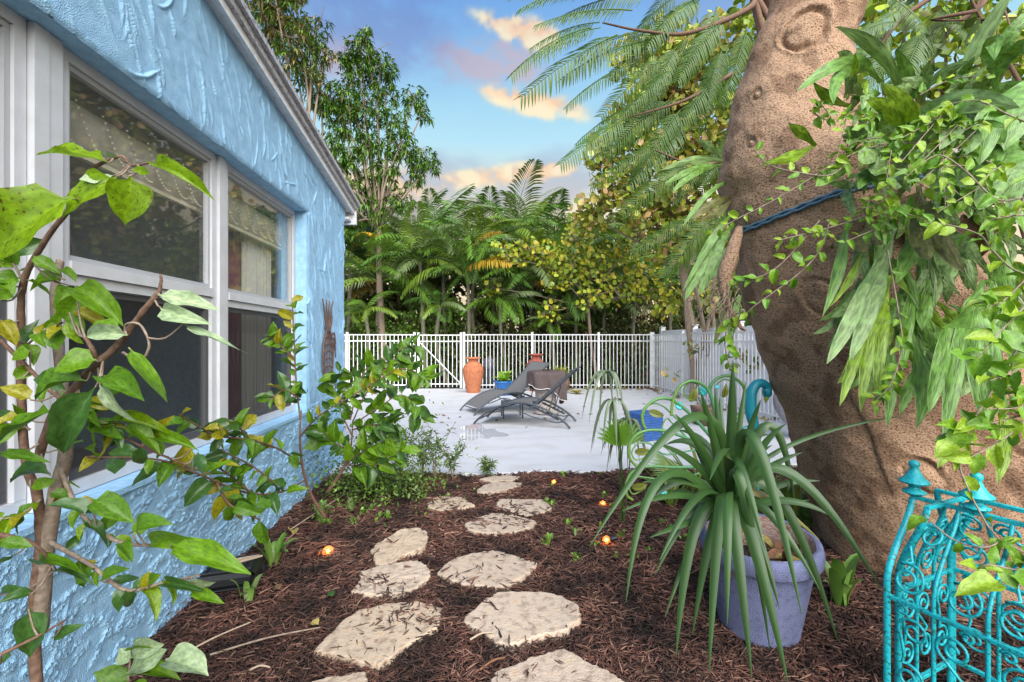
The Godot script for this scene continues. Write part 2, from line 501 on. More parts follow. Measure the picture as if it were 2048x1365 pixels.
	M.strapdry = leafy(Color(0.24, 0.22, 0.05), 0.4, 0.5, blade_picture())
	M.strappale = leafy(Color(0.20, 0.27, 0.16), 0.4, 0.4, blade_picture())
	M.foliage = leafy(white, 0.6, 0.45)
	M.fronds = [leafy(Color(0.11, 0.22, 0.025), 0.6, 0.4), leafy(Color(0.080, 0.17, 0.028), 0.55, 0.4), leafy(Color(0.17, 0.27, 0.03), 0.6, 0.42), leafy(Color(0.14, 0.20, 0.07), 0.5, 0.45), leafy(Color(0.42, 0.26, 0.02), 0.5, 0.5)]
	M.feather = leafy(Color(0.072, 0.155, 0.02), 0.6, 0.42)
	M.dryleaf = [leafy(Color(0.30, 0.13, 0.085), 0.3, 0.8, la), leafy(Color(0.46, 0.33, 0.13), 0.3, 0.8, la), leafy(Color(0.20, 0.11, 0.07), 0.3, 0.8, la)]

func sheet(x0: float, x1: float, d0: float, d1: float, nx: int, nd: int, hf: Callable) -> MB:
	var m := MB.new()
	for j in nd + 1:
		for i in nx + 1:
			var x := lerpf(x0, x1, float(i) / nx)
			var d := lerpf(d0, d1, float(j) / nd)
			m.vert(Vector3(x, hf.call(x, d), -d))
	for j in nd:
		for i in nx:
			var a := j * (nx + 1) + i
			m.quad(a, a + nx + 1, a + nx + 2, a + 1)
	return m

func patio_edge(x: float) -> float:               # where the slab begins, by distance ahead
	return 4.62 + 0.09 * maxf(0.0, x) + 0.03 * sin(x * 5.0) + noise.get_noise_2d(x * 80.0, 3.0) * 0.05

func ground() -> void:
	var g := MB.new()
	g.face(Vector3(-220, -0.06, -240), Vector3(220, -0.06, -240), Vector3(220, -0.06, 120), Vector3(-220, -0.06, 120))
	tag(setting("ground", g, M.soil), "bare dark soil under the garden and beyond the fences")
	tag(setting("mulch_bed", sheet(-1.75, 4.6, 0.2, 5.6, 230, 200, func(x, d): return gh(x, d) - 0.012 - (0.06 if d > patio_edge(x) + 0.1 else 0.0)), M.soil), "dark mulch bed along the blue wall")
	# concrete slab
	var p := MB.new()
	var n := 120
	for i in n + 1:
		var x := lerpf(-9.0, 5.2, float(i) / n)
		var e := patio_edge(x)
		var far := 12.72
		p.vert(Vector3(x, -0.05, -e + 0.012)); p.vert(Vector3(x, 0.008, -e + 0.01)); p.vert(Vector3(x, 0.02, -e)); p.vert(Vector3(x, 0.02, -far)); p.vert(Vector3(x, -0.05, -far))
	for i in n:
		for k in 4:
			var a := i * 5 + k
			p.quad(a, a + 1, a + 6, a + 5)
	tag(setting("patio", p, M.patio), "pale blue grey painted concrete patio with faint stains")
	var w := MB.new()
	var c := w.vert(on_ground(958, 868, 0.0235))
	for i in 40:
		var a := TAU * i / 40.0
		var r := 1.0 + 0.3 * sin(a * 3.0 + 1.0) + 0.2 * sin(a * 7.0)
		w.vert(on_ground(958 + cos(a) * 42.0 * r, 866 + sin(a) * 15.0 * r, 0.0235))
	for i in 40: w.tri(c, c + 1 + (i + 1) % 40, c + 1 + i)
	tag(put("puddle", w, M.water, self), "thin film of rain water lying on the pale patio", "puddle")
	# mulch chips: thousands of splinters
	var bed := Node3D.new()
	bed.name = "mulch_chips"
	add_child(bed)
	tag(bed, "shredded dark red brown bark mulch between the stones", "mulch", "", "stuff")
	var cols := [Color(0.052, 0.021, 0.014), Color(0.084, 0.034, 0.023), Color(0.026, 0.012, 0.009), Color(0.12, 0.055, 0.038), Color(0.16, 0.088, 0.06), Color(0.064, 0.025, 0.018)]
	for kind in 5:
		var m := MB.new()
		var bend: float = [0.05, 0.18, -0.12, 0.02, 0.3][kind]
		var flat: float = [0.45, 0.3, 0.6, 0.22, 0.5][kind]
		m.tube([Vector3(-0.5, 0, 0), Vector3(-0.2, bend * 0.6, 0.02), Vector3(0.15, bend * 0.7, -0.02), Vector3(0.5, -bend * 0.2, 0.03)], [0.25, 0.5, 0.42, 0.12], 5, null, null, flat)
		var mm := MultiMesh.new()
		mm.transform_format = MultiMesh.TRANSFORM_3D
		mm.use_colors = true
		mm.mesh = m.mesh()
		var spots := []
		var count := 26000
		for i in count:
			var d := 0.75 * exp(rng.randf() * log(5.3 / 0.75))
			var half := d * 1.35 + 0.3
			var x := ra(maxf(-1.56 - YARD * d, -half), minf(4.3, half))
			if d > patio_edge(x) + ra(-0.02, 0.04): continue
			var far := clampf(d / 2.2, 0.8, 1.6)
			var L := ra(0.020, 0.075) * (1.6 if rng.randf() < 0.06 else 1.0) * far
			var T := ra(0.003, 0.0105) * far
			var bas := Basis.from_euler(Vector3(ra(-0.5, 0.5), ra(0, TAU), ra(-0.35, 0.35))) * Basis.from_scale(Vector3(L, T * 1.5, T))
			spots.append([Transform3D(bas, Vector3(x, gh(x, d) + ra(-0.004, 0.012) + (0.02 if rng.randf() < 0.035 else 0.0), -d)), cols[rng.randi() % 6] * ra(0.7, 1.35) * (1.0 + 1.3 * noise.get_noise_2d(x * 130.0 + 40.0, d * 130.0))])
		mm.instance_count = spots.size()
		for i in spots.size():
			mm.set_instance_transform(i, spots[i][0])
			mm.set_instance_color(i, spots[i][1])
		var mi := MultiMeshInstance3D.new()
		mi.name = "chips"
		mi.multimesh = mm
		mi.material_override = M.chip
		bed.add_child(mi, true)

# ------------------------------------------------------------------ house
const WALL := -1.4957         # across
const WIN0 := 0.62
const WIN1 := 4.13
const SILL := 0.71
const HEAD := 2.49
const CORNER := 5.238

func rake(s: float) -> float:
	return 3.22 - 0.1475 * (s - 2.62)

func stucco_relief(nx: int, ny: int, step: float, s0: float, y0: float) -> PackedFloat32Array:
	var f := PackedFloat32Array()
	f.resize(nx * ny)
	var n1 := FastNoiseLite.new()
	n1.seed = 8; n1.frequency = 0.02; n1.fractal_octaves = 4
	for j in ny:
		var y := y0 + j * step
		for i in nx:
			var s := s0 + i * step
			var k := n1.get_noise_2d(i * 1.2, j * 0.8) * 0.006 + 0.006
			if y < 0.78:       # rough dashed coat below the sill, in shelves
				var r := n1.get_noise_2d(i * 2.2 + 300, j * 3.6 + 50)
				k += smoothstep(0.03, 0.09, r) * 0.004 + maxf(0.0, n1.get_noise_2d(i * 19.0, j * 19.0)) * 0.016 * smoothstep(-0.05, 0.1, r)
			f[j * nx + i] = k
	# trowel strokes: curved ridges with one steep side
	for q in 1050:
		var y := ra(0.0, 3.6)
		var s := ra(s0, CORNER)
		var low := y < 0.75
		var L := ra(0.10, 0.42) if not low else ra(0.06, 0.22)
		var ang := -PI / 2 + 0.42 + ra(-0.25, 0.25) if not low else ra(-0.7, 0.5) + (PI if rng.randf() < 0.5 else 0.0)
		var curl := ra(-1.6, 1.6)
		if rng.randf() < 0.12: ang += ra(-1.3, 1.3)
		var hh := ra(0.005, 0.014) if not low else ra(0.003, 0.008)
		var wid := ra(0.005, 0.008)
		var n := int(L / (step * 0.7))
		var prev := 0.0
		for t in n:
			var u := float(t) / n
			ang += curl * u * u * 0.05
			s += cos(ang) * step * 0.7
			y += sin(ang) * step * 0.7
			var amp := hh * sin(PI * minf(1.0, u * 1.15 + 0.05))
			prev = lerpf(prev, amp, 0.5)
			var ci := int((s - s0) / step)
			var cj := int((y - y0) / step)
			for dj in range(-3, 4):
				for di in range(-3, 4):
					var i := ci + di
					var j := cj + dj
					if i < 0 or j < 0 or i >= nx or j >= ny: continue
					var off := (di * -sin(ang) + dj * cos(ang)) * step
					var prof := exp(-pow(off / wid, 2.0)) if off > 0 else exp(-pow(off / (wid * 0.45), 2.0))
					var o := j * nx + i
					f[o] = maxf(f[o], 0.006 + prev * prof)
	return f

func house() -> void:
	var h := thing("house", "pale blue stucco house with white framed windows and sloping eave", "house")
	var step := 0.006
	var s0 := 1.2
	var y0 := -0.06
	var nx := int((CORNER - s0) / step) + 1
	var ny := int((3.62 - y0) / step) + 1
	var rel := stucco_relief(nx, ny, step, s0, y0)
	var m := MB.new()
	var id := PackedInt32Array()
	id.resize(nx * ny); id.fill(-1)
	for j in ny:
		var y := y0 + j * step
		for i in nx:
			var s := s0 + i * step
			if y > rake(s) + 0.03 or (s < WIN1 - step and y > SILL + 0.02 and y < HEAD - step): continue
			var k := rel[j * nx + i]
			var edge := minf(absf(s - CORNER), 1.0)
			if s < WIN1 + 0.03: edge = minf(edge, minf(absf(y - HEAD), absf(y - SILL - 0.02)))
			if y > SILL and y < HEAD: edge = minf(edge, absf(s - WIN1))
			if edge < 0.03: k -= 0.010 * pow(1.0 - edge / 0.03, 2.0)
			id[j * nx + i] = m.vert(yard(WALL + k, y, s))
	for j in ny - 1:
		for i in nx - 1:
			var a := id[j * nx + i]; var b := id[j * nx + i + 1]; var c := id[(j + 1) * nx + i + 1]; var d := id[(j + 1) * nx + i]
			if a >= 0 and b >= 0 and c >= 0 and d >= 0: m.quad(a, b, c, d)
	put("stucco_wall", m, M.stucco, h)
	# masonry core with the window opening
	var core := MB.new()
	var slab := func(sa: float, sb: float, ya: float, yb: float, yc: float, a0: float, a1: float) -> void:
		var q := []
		for a in [a0, a1]:
			q.append([yard(a, ya, sa), yard(a, ya, sb), yard(a, yc, sb), yard(a, yb, sa)])
		core.face(q[1][0], q[1][3], q[1][2], q[1][1])
		core.face(q[0][0], q[0][1], q[0][2], q[0][3])
		for k in 4: core.face(q[0][k], q[1][k], q[1][(k + 1) % 4], q[0][(k + 1) % 4])
	var A := WALL - 0.004
	var B := WALL - 0.22
	slab.call(-6.0, CORNER - 0.004, -0.1, SILL, SILL, B, A)
	slab.call(-6.0, CORNER - 0.004, HEAD, rake(-6.0), rake(CORNER), B, A)
	slab.call(WIN1, CORNER - 0.004, SILL, HEAD, HEAD, B, A)
	slab.call(-6.0, WIN0, SILL, HEAD, HEAD, B, A)
	put("wall", core, M.reveal, h)
	# far end wall, room behind
	var ew := MB.new()
	var bx := func(mb: MB, a0: float, a1: float, ya: float, yb: float, sa: float, sb: float) -> void:
		var c := yard((a0 + a1) * 0.5, (ya + yb) * 0.5, (sa + sb) * 0.5)
		mb.box(c, Vector3(absf(a1 - a0), absf(yb - ya), absf(sb - sa)), Basis(Vector3.UP, asin(YARD)), 0.0)
	bx.call(ew, -9.0, B - 0.003, -0.1, 2.83, CORNER - 0.25, CORNER - 0.006)
	put("end_wall", ew, M.reveal, h)
	var rm := MB.new()
	bx.call(rm, -5.6, B - 0.004, 0.1, 0.25, -5.9, CORNER - 0.26)
	bx.call(rm, -5.8, -5.6, 0.1, 2.75, -5.9, CORNER - 0.26)
	bx.call(rm, -5.6, B - 0.004, 2.62, 2.75, -5.9, CORNER - 0.26)
	bx.call(rm, -5.6, B - 0.004, 0.25, 2.62, -6.1, -5.95)
	put("room", rm, M.room, h)
	# roof slab, fascia and metal drip edge along the rake
	var along := func(mb: MB, a0: float, a1: float, t0: float, t1: float, sa: float, sb: float) -> void:
		var q := []
		for s in [sa, sb]:
			q.append([yard(a0, rake(s) + t0, s), yard(a1, rake(s) + t0, s), yard(a1, rake(s) + t1, s), yard(a0, rake(s) + t1, s)])
		mb.face(q[0][3], q[0][2], q[0][1], q[0][0])
		mb.face(q[1][0], q[1][1], q[1][2], q[1][3])
		for k in 4: mb.face(q[0][k], q[0][(k + 1) % 4], q[1][(k + 1) % 4], q[1][k])
	var rf := MB.new()
	along.call(rf, -9.0, WALL + 0.085, 0.055, 0.13, -6.0, CORNER + 0.16)
	put("roof", rf, M.roof, h)
	var fa := MB.new()
	along.call(fa, WALL - 0.02, WALL + 0.055, 0.004, 0.053, -6.0, CORNER + 0.10)
	along.call(fa, WALL + 0.057, WALL + 0.085, -0.012, 0.053, -6.0, CORNER + 0.14)
	put("fascia", fa, M.trim, h)
	var dr := MB.new()
	along.call(dr, WALL + 0.088, WALL + 0.112, 0.045, 0.128, -6.0, CORNER + 0.165)
	along.call(dr, WALL + 0.114, WALL + 0.140, 0.095, 0.130, -6.0, CORNER + 0.17)
	along.call(dr, WALL - 0.3, WALL + 0.113, 0.131, 0.138, -6.0, CORNER + 0.17)
	put("drip_edge", dr, M.drip, h)
	var ev := MB.new()
	bx.call(ev, -9.0, WALL + 0.10, rake(CORNER) - 0.14, rake(CORNER) + 0.02, CORNER + 0.125, CORNER + 0.165)
	bx.call(ev, -9.0, WALL + 0.05, rake(CORNER) - 0.11, rake(CORNER) - 0.085, CORNER, CORNER + 0.123)
	put("eave_board", ev, M.trim, h)
	var sl := MB.new()
	bx.call(sl, WALL - 0.215, WALL + 0.022, SILL + 0.002, SILL + 0.026, WIN0 + 0.002, WIN1 - 0.002)
	put("sill", sl, M.reveal, h)
	# windows: three units, each upper pane + lower sash with insect screen
	var W := WALL - 0.10
	var units := [[WIN0, 1.74], [1.86, 2.915], [3.0, WIN1]]
	for u in 3:
		var a: float = units[u][0]
		var b: float = units[u][1]
		var win := Node3D.new()
		win.name = "window"
		h.add_child(win, true)
		var fr := MB.new()
		var y0f := SILL + 0.03
		bx.call(fr, W - 0.05, W, HEAD - 0.045, HEAD - 0.002, a + 0.003, b - 0.003)
		bx.call(fr, W - 0.05, W, y0f, y0f + 0.05, a + 0.003, b - 0.003)
		bx.call(fr, W - 0.05, W + 0.001, y0f + 0.051, HEAD - 0.046, a + 0.003, a + 0.045)
		bx.call(fr, W - 0.05, W + 0.001, y0f + 0.051, HEAD - 0.046, b - 0.045, b - 0.003)
		bx.call(fr, W - 0.05, W + 0.012, 1.615, 1.665, a + 0.046, b - 0.046)
		bx.call(fr, W - 0.045, W - 0.004, 1.57, 1.613, a + 0.046, b - 0.046)
		put("frame", fr, M.frame, win)
		var sa := MB.new()
		for yy in [[1.667, 1.69], [HEAD - 0.068, HEAD - 0.047]]: bx.call(sa, W - 0.04, W - 0.012, yy[0], yy[1], a + 0.047, b - 0.047)
		for ss in [[a + 0.047, a + 0.066], [b - 0.066, b - 0.047]]: bx.call(sa, W - 0.04, W - 0.012, 1.691, HEAD - 0.069, ss[0], ss[1])
		for yy in [[y0f + 0.053, y0f + 0.09], [1.54, 1.568]]: bx.call(sa, W - 0.05, W - 0.02, yy[0], yy[1], a + 0.047, b - 0.047)
		for ss in [[a + 0.047, a + 0.072], [b - 0.072, b - 0.047]]: bx.call(sa, W - 0.05, W - 0.02, y0f + 0.091, 1.539, ss[0], ss[1])
		put("sash", sa, M.framegrey, win)
		var pane := MB.new()
		pane.face(yard(W - 0.025, 1.69, a + 0.06), yard(W - 0.025, HEAD - 0.06, a + 0.06), yard(W - 0.025, HEAD - 0.06, b - 0.06), yard(W - 0.025, 1.69, b - 0.06))
		put("pane", pane, M.glass, win)
		pane = MB.new()
		pane.face(yard(W - 0.036, 1.69, a + 0.06), yard(W - 0.036, HEAD - 0.06, a + 0.06), yard(W - 0.036, HEAD - 0.06, b - 0.06), yard(W - 0.036, 1.69, b - 0.06))
		put("pane", pane, M.glass, win)  # second pane, added behind the first to strengthen the reflections
		pane = MB.new()
		pane.face(yard(W - 0.038, 0.8, a + 0.06), yard(W - 0.038, 1.56, a + 0.06), yard(W - 0.038, 1.56, b - 0.06), yard(W - 0.038, 0.8, b - 0.06))
		put("pane", pane, M.glass, win)
		var sc := MB.new()
		sc.face(yard(W - 0.018, 0.795, a + 0.05), yard(W - 0.018, 1.565, a + 0.05), yard(W - 0.018, 1.565, b - 0.05), yard(W - 0.018, 0.795, b - 0.05))
		put("insect_screen", sc, M.screen, win)
	for s in [[1.742, 1.799], [1.801, 1.858], [2.917, 2.998]]:
		var mu := MB.new()
		bx.call(mu, W - 0.06, W + 0.02 + (0.004 if s[0] == 1.742 else 0.0), SILL + 0.028, HEAD - 0.003, s[0], s[1])
		put("mullion", mu, M.frame, h)
	# behind the panes
	var va := thing("window_valance", "cream gathered valance hanging inside the top of the windows", "valance")
	var cl := MB.new()
	var n := 180
	for i in n + 1:
		var s := lerpf(WIN0, WIN1 - 0.02, float(i) / n)
		var puff := 0.02 * absf(sin(s * PI / 0.19))
		for k in 6:
			var t := k / 5.0
			cl.vert(yard(W - 0.14 + puff * sin(t * PI) + 0.03 * sin(t * PI), 2.16 + 0.22 * t, s))
	for i in n:
		for k in 5:
			var a := i * 6 + k
			cl.quad(a, a + 6, a + 7, a + 1)
	put("fabric", cl, M.fabric, va)
	var hem := MB.new()
	hem.bar(yard(W - 0.125, 2.152, WIN0), yard(W - 0.125, 2.152, WIN1 - 0.02), 0.03, 0.02)
	put("hem_rail", hem, M.bead, va)
	var bm := MB.new()
	bm.ball(Vector3.ZERO, Vector3.ONE * 0.006, 6)
	var bead := bm.mesh()
	for q in 18:                                   # scallops of beads
		var sc0 := WIN0 + 1.0 + q * 0.14
		var line := MB.new()
		for i in 14:
			var t := i / 13.0
			var p := yard(W - 0.085, 2.36 - 0.19 * sin(t * PI * 0.55), sc0 + t * 0.17)
			line.ball(p, Vector3.ONE * 0.0055, 6)
		put("bead_string", line, M.bead, va)
	var cu := thing("window_curtain", "sheer white pleated curtain behind the window by the house corner", "curtain")
	var cm := MB.new()
	n = 90
	for i in n + 1:
		var s := lerpf(3.62, 4.1, float(i) / n)
		for k in 2: cm.vert(yard(W - 0.2 + 0.022 * sin(i * 0.62) + 0.01 * sin(i * 1.7), 0.4 + k * 1.95, s))
	for i in n:
		cm.quad(i * 2, i * 2 + 2, i * 2 + 3, i * 2 + 1)
	put("cloth", cm, M.sheer, cu)
	var mc := thing("window_curtain", "maroon curtain strip hanging beside the sheer white one", "curtain")
	cm = MB.new()
	n = 24
	for i in n + 1:
		var s := lerpf(3.5, 3.66, float(i) / n)
		for k in 2: cm.vert(yard(W - 0.24 + 0.015 * sin(i * 0.9), 0.4 + k * 1.95, s))
	for i in n:
		cm.quad(i * 2, i * 2 + 2, i * 2 + 3, i * 2 + 1)
	put("cloth", cm, M.maroon, mc)
	fish_art()

func fish_art() -> void:
	# flat cut metal fish on the wall between window and corner
	var f := thing("fish_wall_art", "rusty cut metal fish skeleton hanging on the blue stucco wall", "wall art")
	var at := func(u: float, w: float) -> Vector3: return yard(WALL + 0.035, 1.30 + w, 4.58 + u)
	var b := MB.new()
	# outline of body: nose down, tail up
	var L := [[0.0, -0.44], [-0.11, -0.28], [-0.15, -0.08], [-0.10, 0.08], [-0.03, 0.16]]
	var R := [[0.02, -0.42], [0.13, -0.26], [0.15, -0.06], [0.11, 0.08], [0.04, 0.16]]
	for side in [L, R]:
		var pts := []
		for p in side: pts.append(at.call(p[0], p[1]))
		b.tube(path(pts, 16), 0.009, 6)
	put("outline", b, M.rust, f)
	for k in 7:
		var w := -0.36 + k * 0.072
		var hw := 0.06 + 0.09 * sin(PI * (k + 0.6) / 7.6)
		var r := MB.new()
		var pts := []
		for i in 7: pts.append(at.call(lerpf(-hw, hw, i / 6.0), w + 0.025 * sin(i / 6.0 * PI)))
		r.tube(pts, 0.008, 5)
		put("rib", r, M.rust, f)
	for k in 4:
		var r := MB.new()
		var u := -0.08 + k * 0.053
		r.tube(path([at.call(u * 0.6, -0.38), at.call(u * 1.25, -0.1), at.call(u * 0.5, 0.15)], 10), 0.006, 5)
		put("spine", r, M.rust, f)
	for k in 4:
		var r := MB.new()
		var u := -0.09 + k * 0.06
		r.tube(path([at.call(u * 0.3, 0.14), at.call(u * 1.0 + 0.02, 0.25), at.call(u * 1.2 - 0.01, 0.36), at.call(u * 1.7, 0.45)], 12), taper(13, 0.013, 0.006), 5)
		put("tail_fin", r, M.rust, f)
	for k in 3:
		var r := MB.new()
		r.tube(path([at.call(0.11, 0.10 - k * 0.03), at.call(0.19, 0.13 - k * 0.06), at.call(0.24, 0.02 - k * 0.07)], 8), taper(9, 0.012, 0.006), 5)
		put("side_fin", r, M.rust, f)

# ------------------------------------------------------------------ fences
func fence_run(f: Node3D, a: Vector3, b: Vector3, posts: Array, h: float, gap: float, from_pole := true) -> void:
	var dir := (b - a).normalized()
	var L := a.distance_to(b)
	var up := Vector3.UP
	var post := MB.new()
	post.box(Vector3(0, (h + 0.04) * 0.5, 0), Vector3(0.062, h + 0.04, 0.062), Basis.IDENTITY, 0.003)
	post.box(Vector3(0, h + 0.05, 0), Vector3(0.074, 0.018, 0.074), Basis.IDENTITY, 0.006)
	var pm := post.mesh()
	var pk := MB.new()
	pk.box(Vector3(0, h * 0.5, 0), Vector3(0.018, h - 0.04, 0.018), Basis.IDENTITY, 0.0)
	var km := pk.mesh()
	var bas := Basis(Vector3.UP, atan2(-dir.z, dir.x))
	for t in posts: put("post", pm, M.whitemetal, f, Transform3D(bas, a + dir * (L * t)))
	for y in [h - 0.015, h - 0.19, 0.11]:
		var r := MB.new()
		r.bar(a + up * y, b + up * y, 0.03, 0.03, up, 0.003)
		put("rail", r, M.whitemetal, f)
	var n := int(L / gap)
	for i in range(1, n):
		var t := float(i) / n
		var near := false
		for q in posts: near = near or absf(t - q) * L < 0.05
		if not near: put("picket", km, M.whitemetal, f, Transform3D(bas, a + dir * (L * t) + Vector3(0, 0.0, 0)))

func fences() -> void:
	var D := 12.8
	var X := func(px: float) -> float: return (px - 1024.0) / FOC * D
	var y := 0.0
	var f := thing("metal_fence", "white metal picket fence run ending at the house corner, beside the gate", "fence")
	fence_run(f, Vector3(X.call(560), y, -D), Vector3(X.call(829), y, -D), [0.0, 0.50, 1.0], 1.54, 0.112)
	f = thing("metal_fence", "long white metal picket fence run behind the terracotta urns", "fence")
	fence_run(f, Vector3(X.call(928), y, -D), Vector3(X.call(1302), y, -D), [0.0, 0.365, 0.72, 1.0], 1.54, 0.105)
	var g := thing("metal_gate", "white metal picket gate with a diagonal brace", "gate")
	fence_run(g, Vector3(X.call(837), y + 0.03, -D), Vector3(X.call(922), y + 0.03, -D), [0.0, 1.0], 1.5, 0.115)
	var br := MB.new()
	br.bar(Vector3(X.call(841), 1.30, -D + 0.03), Vector3(X.call(921), 0.16, -D + 0.03), 0.03, 0.03)
	put("brace", br, M.whitemetal, g)
	f = thing("metal_fence", "white metal picket fence along the patio side, before a solid panel fence", "fence")
	var A := Vector3(X.call(1306), y, -D)
	var dir := Vector3(YARD, 0, sqrt(1 - YARD * YARD))
	var B := A + dir * 8.6
	fence_run(f, A, B, [0.0, 0.217, 0.434, 0.651, 0.868, 1.0], 1.54, 0.112)
	# neighbour's solid panel fence just behind
	var v := thing("panel_fence", "solid white vinyl board fence behind the side picket fence", "fence")
	var off := Vector3(0.30, 0, -0.1)
	var o := A + off
	var pb := MB.new()
	pb.box(Vector3(0, 0.86, 0), Vector3(0.13, 1.72, 0.13), Basis.IDENTITY, 0.006)
	pb.box(Vector3(0, 1.735, 0), Vector3(0.155, 0.03, 0.155), Basis.IDENTITY, 0.008)
	var pm := pb.mesh()
	var bas := Basis(Vector3.UP, asin(YARD))
	for k in 5: put("post", pm, M.vinyl, v, Transform3D(bas, o + dir * (k * 1.9)))
	var bd := MB.new()
	bd.box(Vector3(0, 0.82, 0), Vector3(0.03, 1.50, 0.144), Basis.IDENTITY, 0.006)
	var bm := bd.mesh()
	for k in 4:
		for i in 12: put("board", bm, M.vinyl, v, Transform3D(bas, o + dir * (k * 1.9 + 0.158 + i * 0.144)))
		for yy in [0.06, 1.60]:
			var r := MB.new()
			r.bar(o + dir * (k * 1.9 + 0.07) + Vector3(0, yy, 0), o + dir * (k * 1.9 + 1.83) + Vector3(0, yy, 0), 0.05, 0.09)
			put("rail", r, M.vinyl, v)

# ------------------------------------------------------------------ flagstones
func stones() -> void:
	var raw := [
		["thin pale flagstone lying at the patio edge, the first of the path", [1070, 210, 1130, 195, 1230, 188, 1310, 195, 1270, 215, 1160, 222]],
		["small long flagstone second from the patio edge", [1060, 270, 1110, 240, 1180, 225, 1320, 228, 1310, 245, 1210, 270, 1150, 285, 1070, 283]],
		["small rounded flagstone set alone on the house side of the path's far end", [770, 355, 790, 320, 850, 305, 975, 310, 1030, 345, 1055, 358, 990, 375, 860, 390, 790, 375]],
		["five sided pale flagstone touching a longer stone at its corner", [1170, 350, 1190, 325, 1250, 320, 1440, 325, 1475, 355, 1490, 380, 1430, 400, 1360, 418, 1265, 396, 1195, 375]],
		["leaf shaped pale flagstone in the middle of the path", [990, 465, 1040, 435, 1140, 405, 1255, 402, 1330, 430, 1405, 445, 1380, 480, 1280, 510, 1150, 515, 1010, 500]],
		["pitted flagstone with a straight slanting edge nearest the glowing orange bulb", [455, 620, 490, 575, 620, 500, 720, 478, 775, 500, 785, 560, 760, 600, 640, 640, 560, 690, 490, 697]],
		["cracked flagstone with ridged flaking surface", [345, 850, 390, 790, 400, 730, 530, 695, 730, 670, 795, 715, 800, 770, 700, 835, 580, 868, 420, 865]],
		["broad pointed flagstone beside the cracked ridged one", [835, 740, 900, 670, 1060, 625, 1180, 612, 1300, 650, 1410, 685, 1350, 750, 1220, 825, 1000, 810, 900, 775]],
		["large flagstone with rusty stains tapering to a point towards the house", [130, 1185, 270, 1040, 370, 960, 560, 910, 760, 905, 862, 940, 855, 1040, 700, 1130, 520, 1260, 460, 1265, 300, 1215]],
		["large broad flagstone with wood splinters scattered on it", [965, 1015, 1110, 890, 1190, 845, 1500, 850, 1640, 920, 1655, 1000, 1560, 1070, 1400, 1100, 1300, 1145, 1180, 1145, 1100, 1075]],
		["biggest sandy flagstone at the start of the path", [1110, 1390, 1180, 1300, 1350, 1230, 1560, 1170, 1700, 1250, 1830, 1310, 1960, 1400, 1900, 1560, 1300, 1560]],
		["flat flagstone at the path's start, next to the biggest sandy one", [-60, 1420, 180, 1345, 300, 1325, 430, 1305, 435, 1380, 400, 1500, -50, 1500]]]
	for k in raw.size():
		var poly := []
		var q: Array = raw[k][1]
		for i in range(0, q.size(), 2): poly.append(on_ground(580 + q[i] / 2.844, 885 + q[i + 1] / 2.844, 0.02))
		var mid := Vector3.ZERO
		for p in poly: mid += p
		mid /= poly.size()
		var ring := []
		var n: int = poly.size()
		for i in n:
			for t in 9: ring.append(poly[i].lerp(poly[(i + 1) % n], t / 9.0))
		for pass_ in 2:
			var sm := []
			for i in ring.size(): sm.append((ring[i - 1] + ring[i] * 2.0 + ring[(i + 1) % ring.size()]) / 4.0)
			ring = sm
		var area_sign := 0.0
		for i in ring.size(): area_sign += ring[i].x * ring[(i + 1) % ring.size()].z - ring[i].z * ring[(i + 1) % ring.size()].x
		if area_sign < 0: ring.reverse()
		var m := MB.new()
		var rows := [0.0, 0.15, 0.3, 0.45, 0.6, 0.72, 0.84, 0.92, 0.965, 0.985, 1.0, 1.0]
		var N := ring.size()
		var ridge := 0.006 if k in [5, 6] else 0.0018
		for r in rows.size():
			for i in N:
				var p: Vector3 = mid.lerp(ring[i], rows[r])
				if r > 5: p += (ring[i] - mid).normalized() * noise_b.get_noise_2d(ring[i].x * 900.0, ring[i].z * 900.0 + k * 50.0) * 0.016 * rows[r]
				var hgt := 0.022 + noise.get_noise_2d(p.x * 300.0, p.z * 300.0) * ridge * 1.2 + noise_b.get_noise_2d(p.x * 1500.0 + p.z * 500.0, p.z * 700.0) * ridge
				if r == 9: hgt -= 0.002
				if r == 10: hgt -= 0.007
				if r == 11: hgt = -0.04
				m.vert(Vector3(p.x, hgt, p.z) - Vector3(mid.x, 0, mid.z))
		for r in rows.size() - 1:
			for i in N:
				var a := r * N + i
				var b := r * N + (i + 1) % N
				m.quad(a, b, b + N, a + N)
		var tint: Color = [Color(1, 1, 1), Color(0.94, 0.93, 0.93), Color(1.02, 0.97, 0.92)][k % 3]
		for i in m.c.size(): m.c[i] = tint
		var o := put(numbered("flagstone"), m, M.stone, self, Transform3D(Basis.IDENTITY, Vector3(mid.x, 0, mid.z)))
		tag(o, raw[k][0], "flagstone", "flagstones of the mulch path")

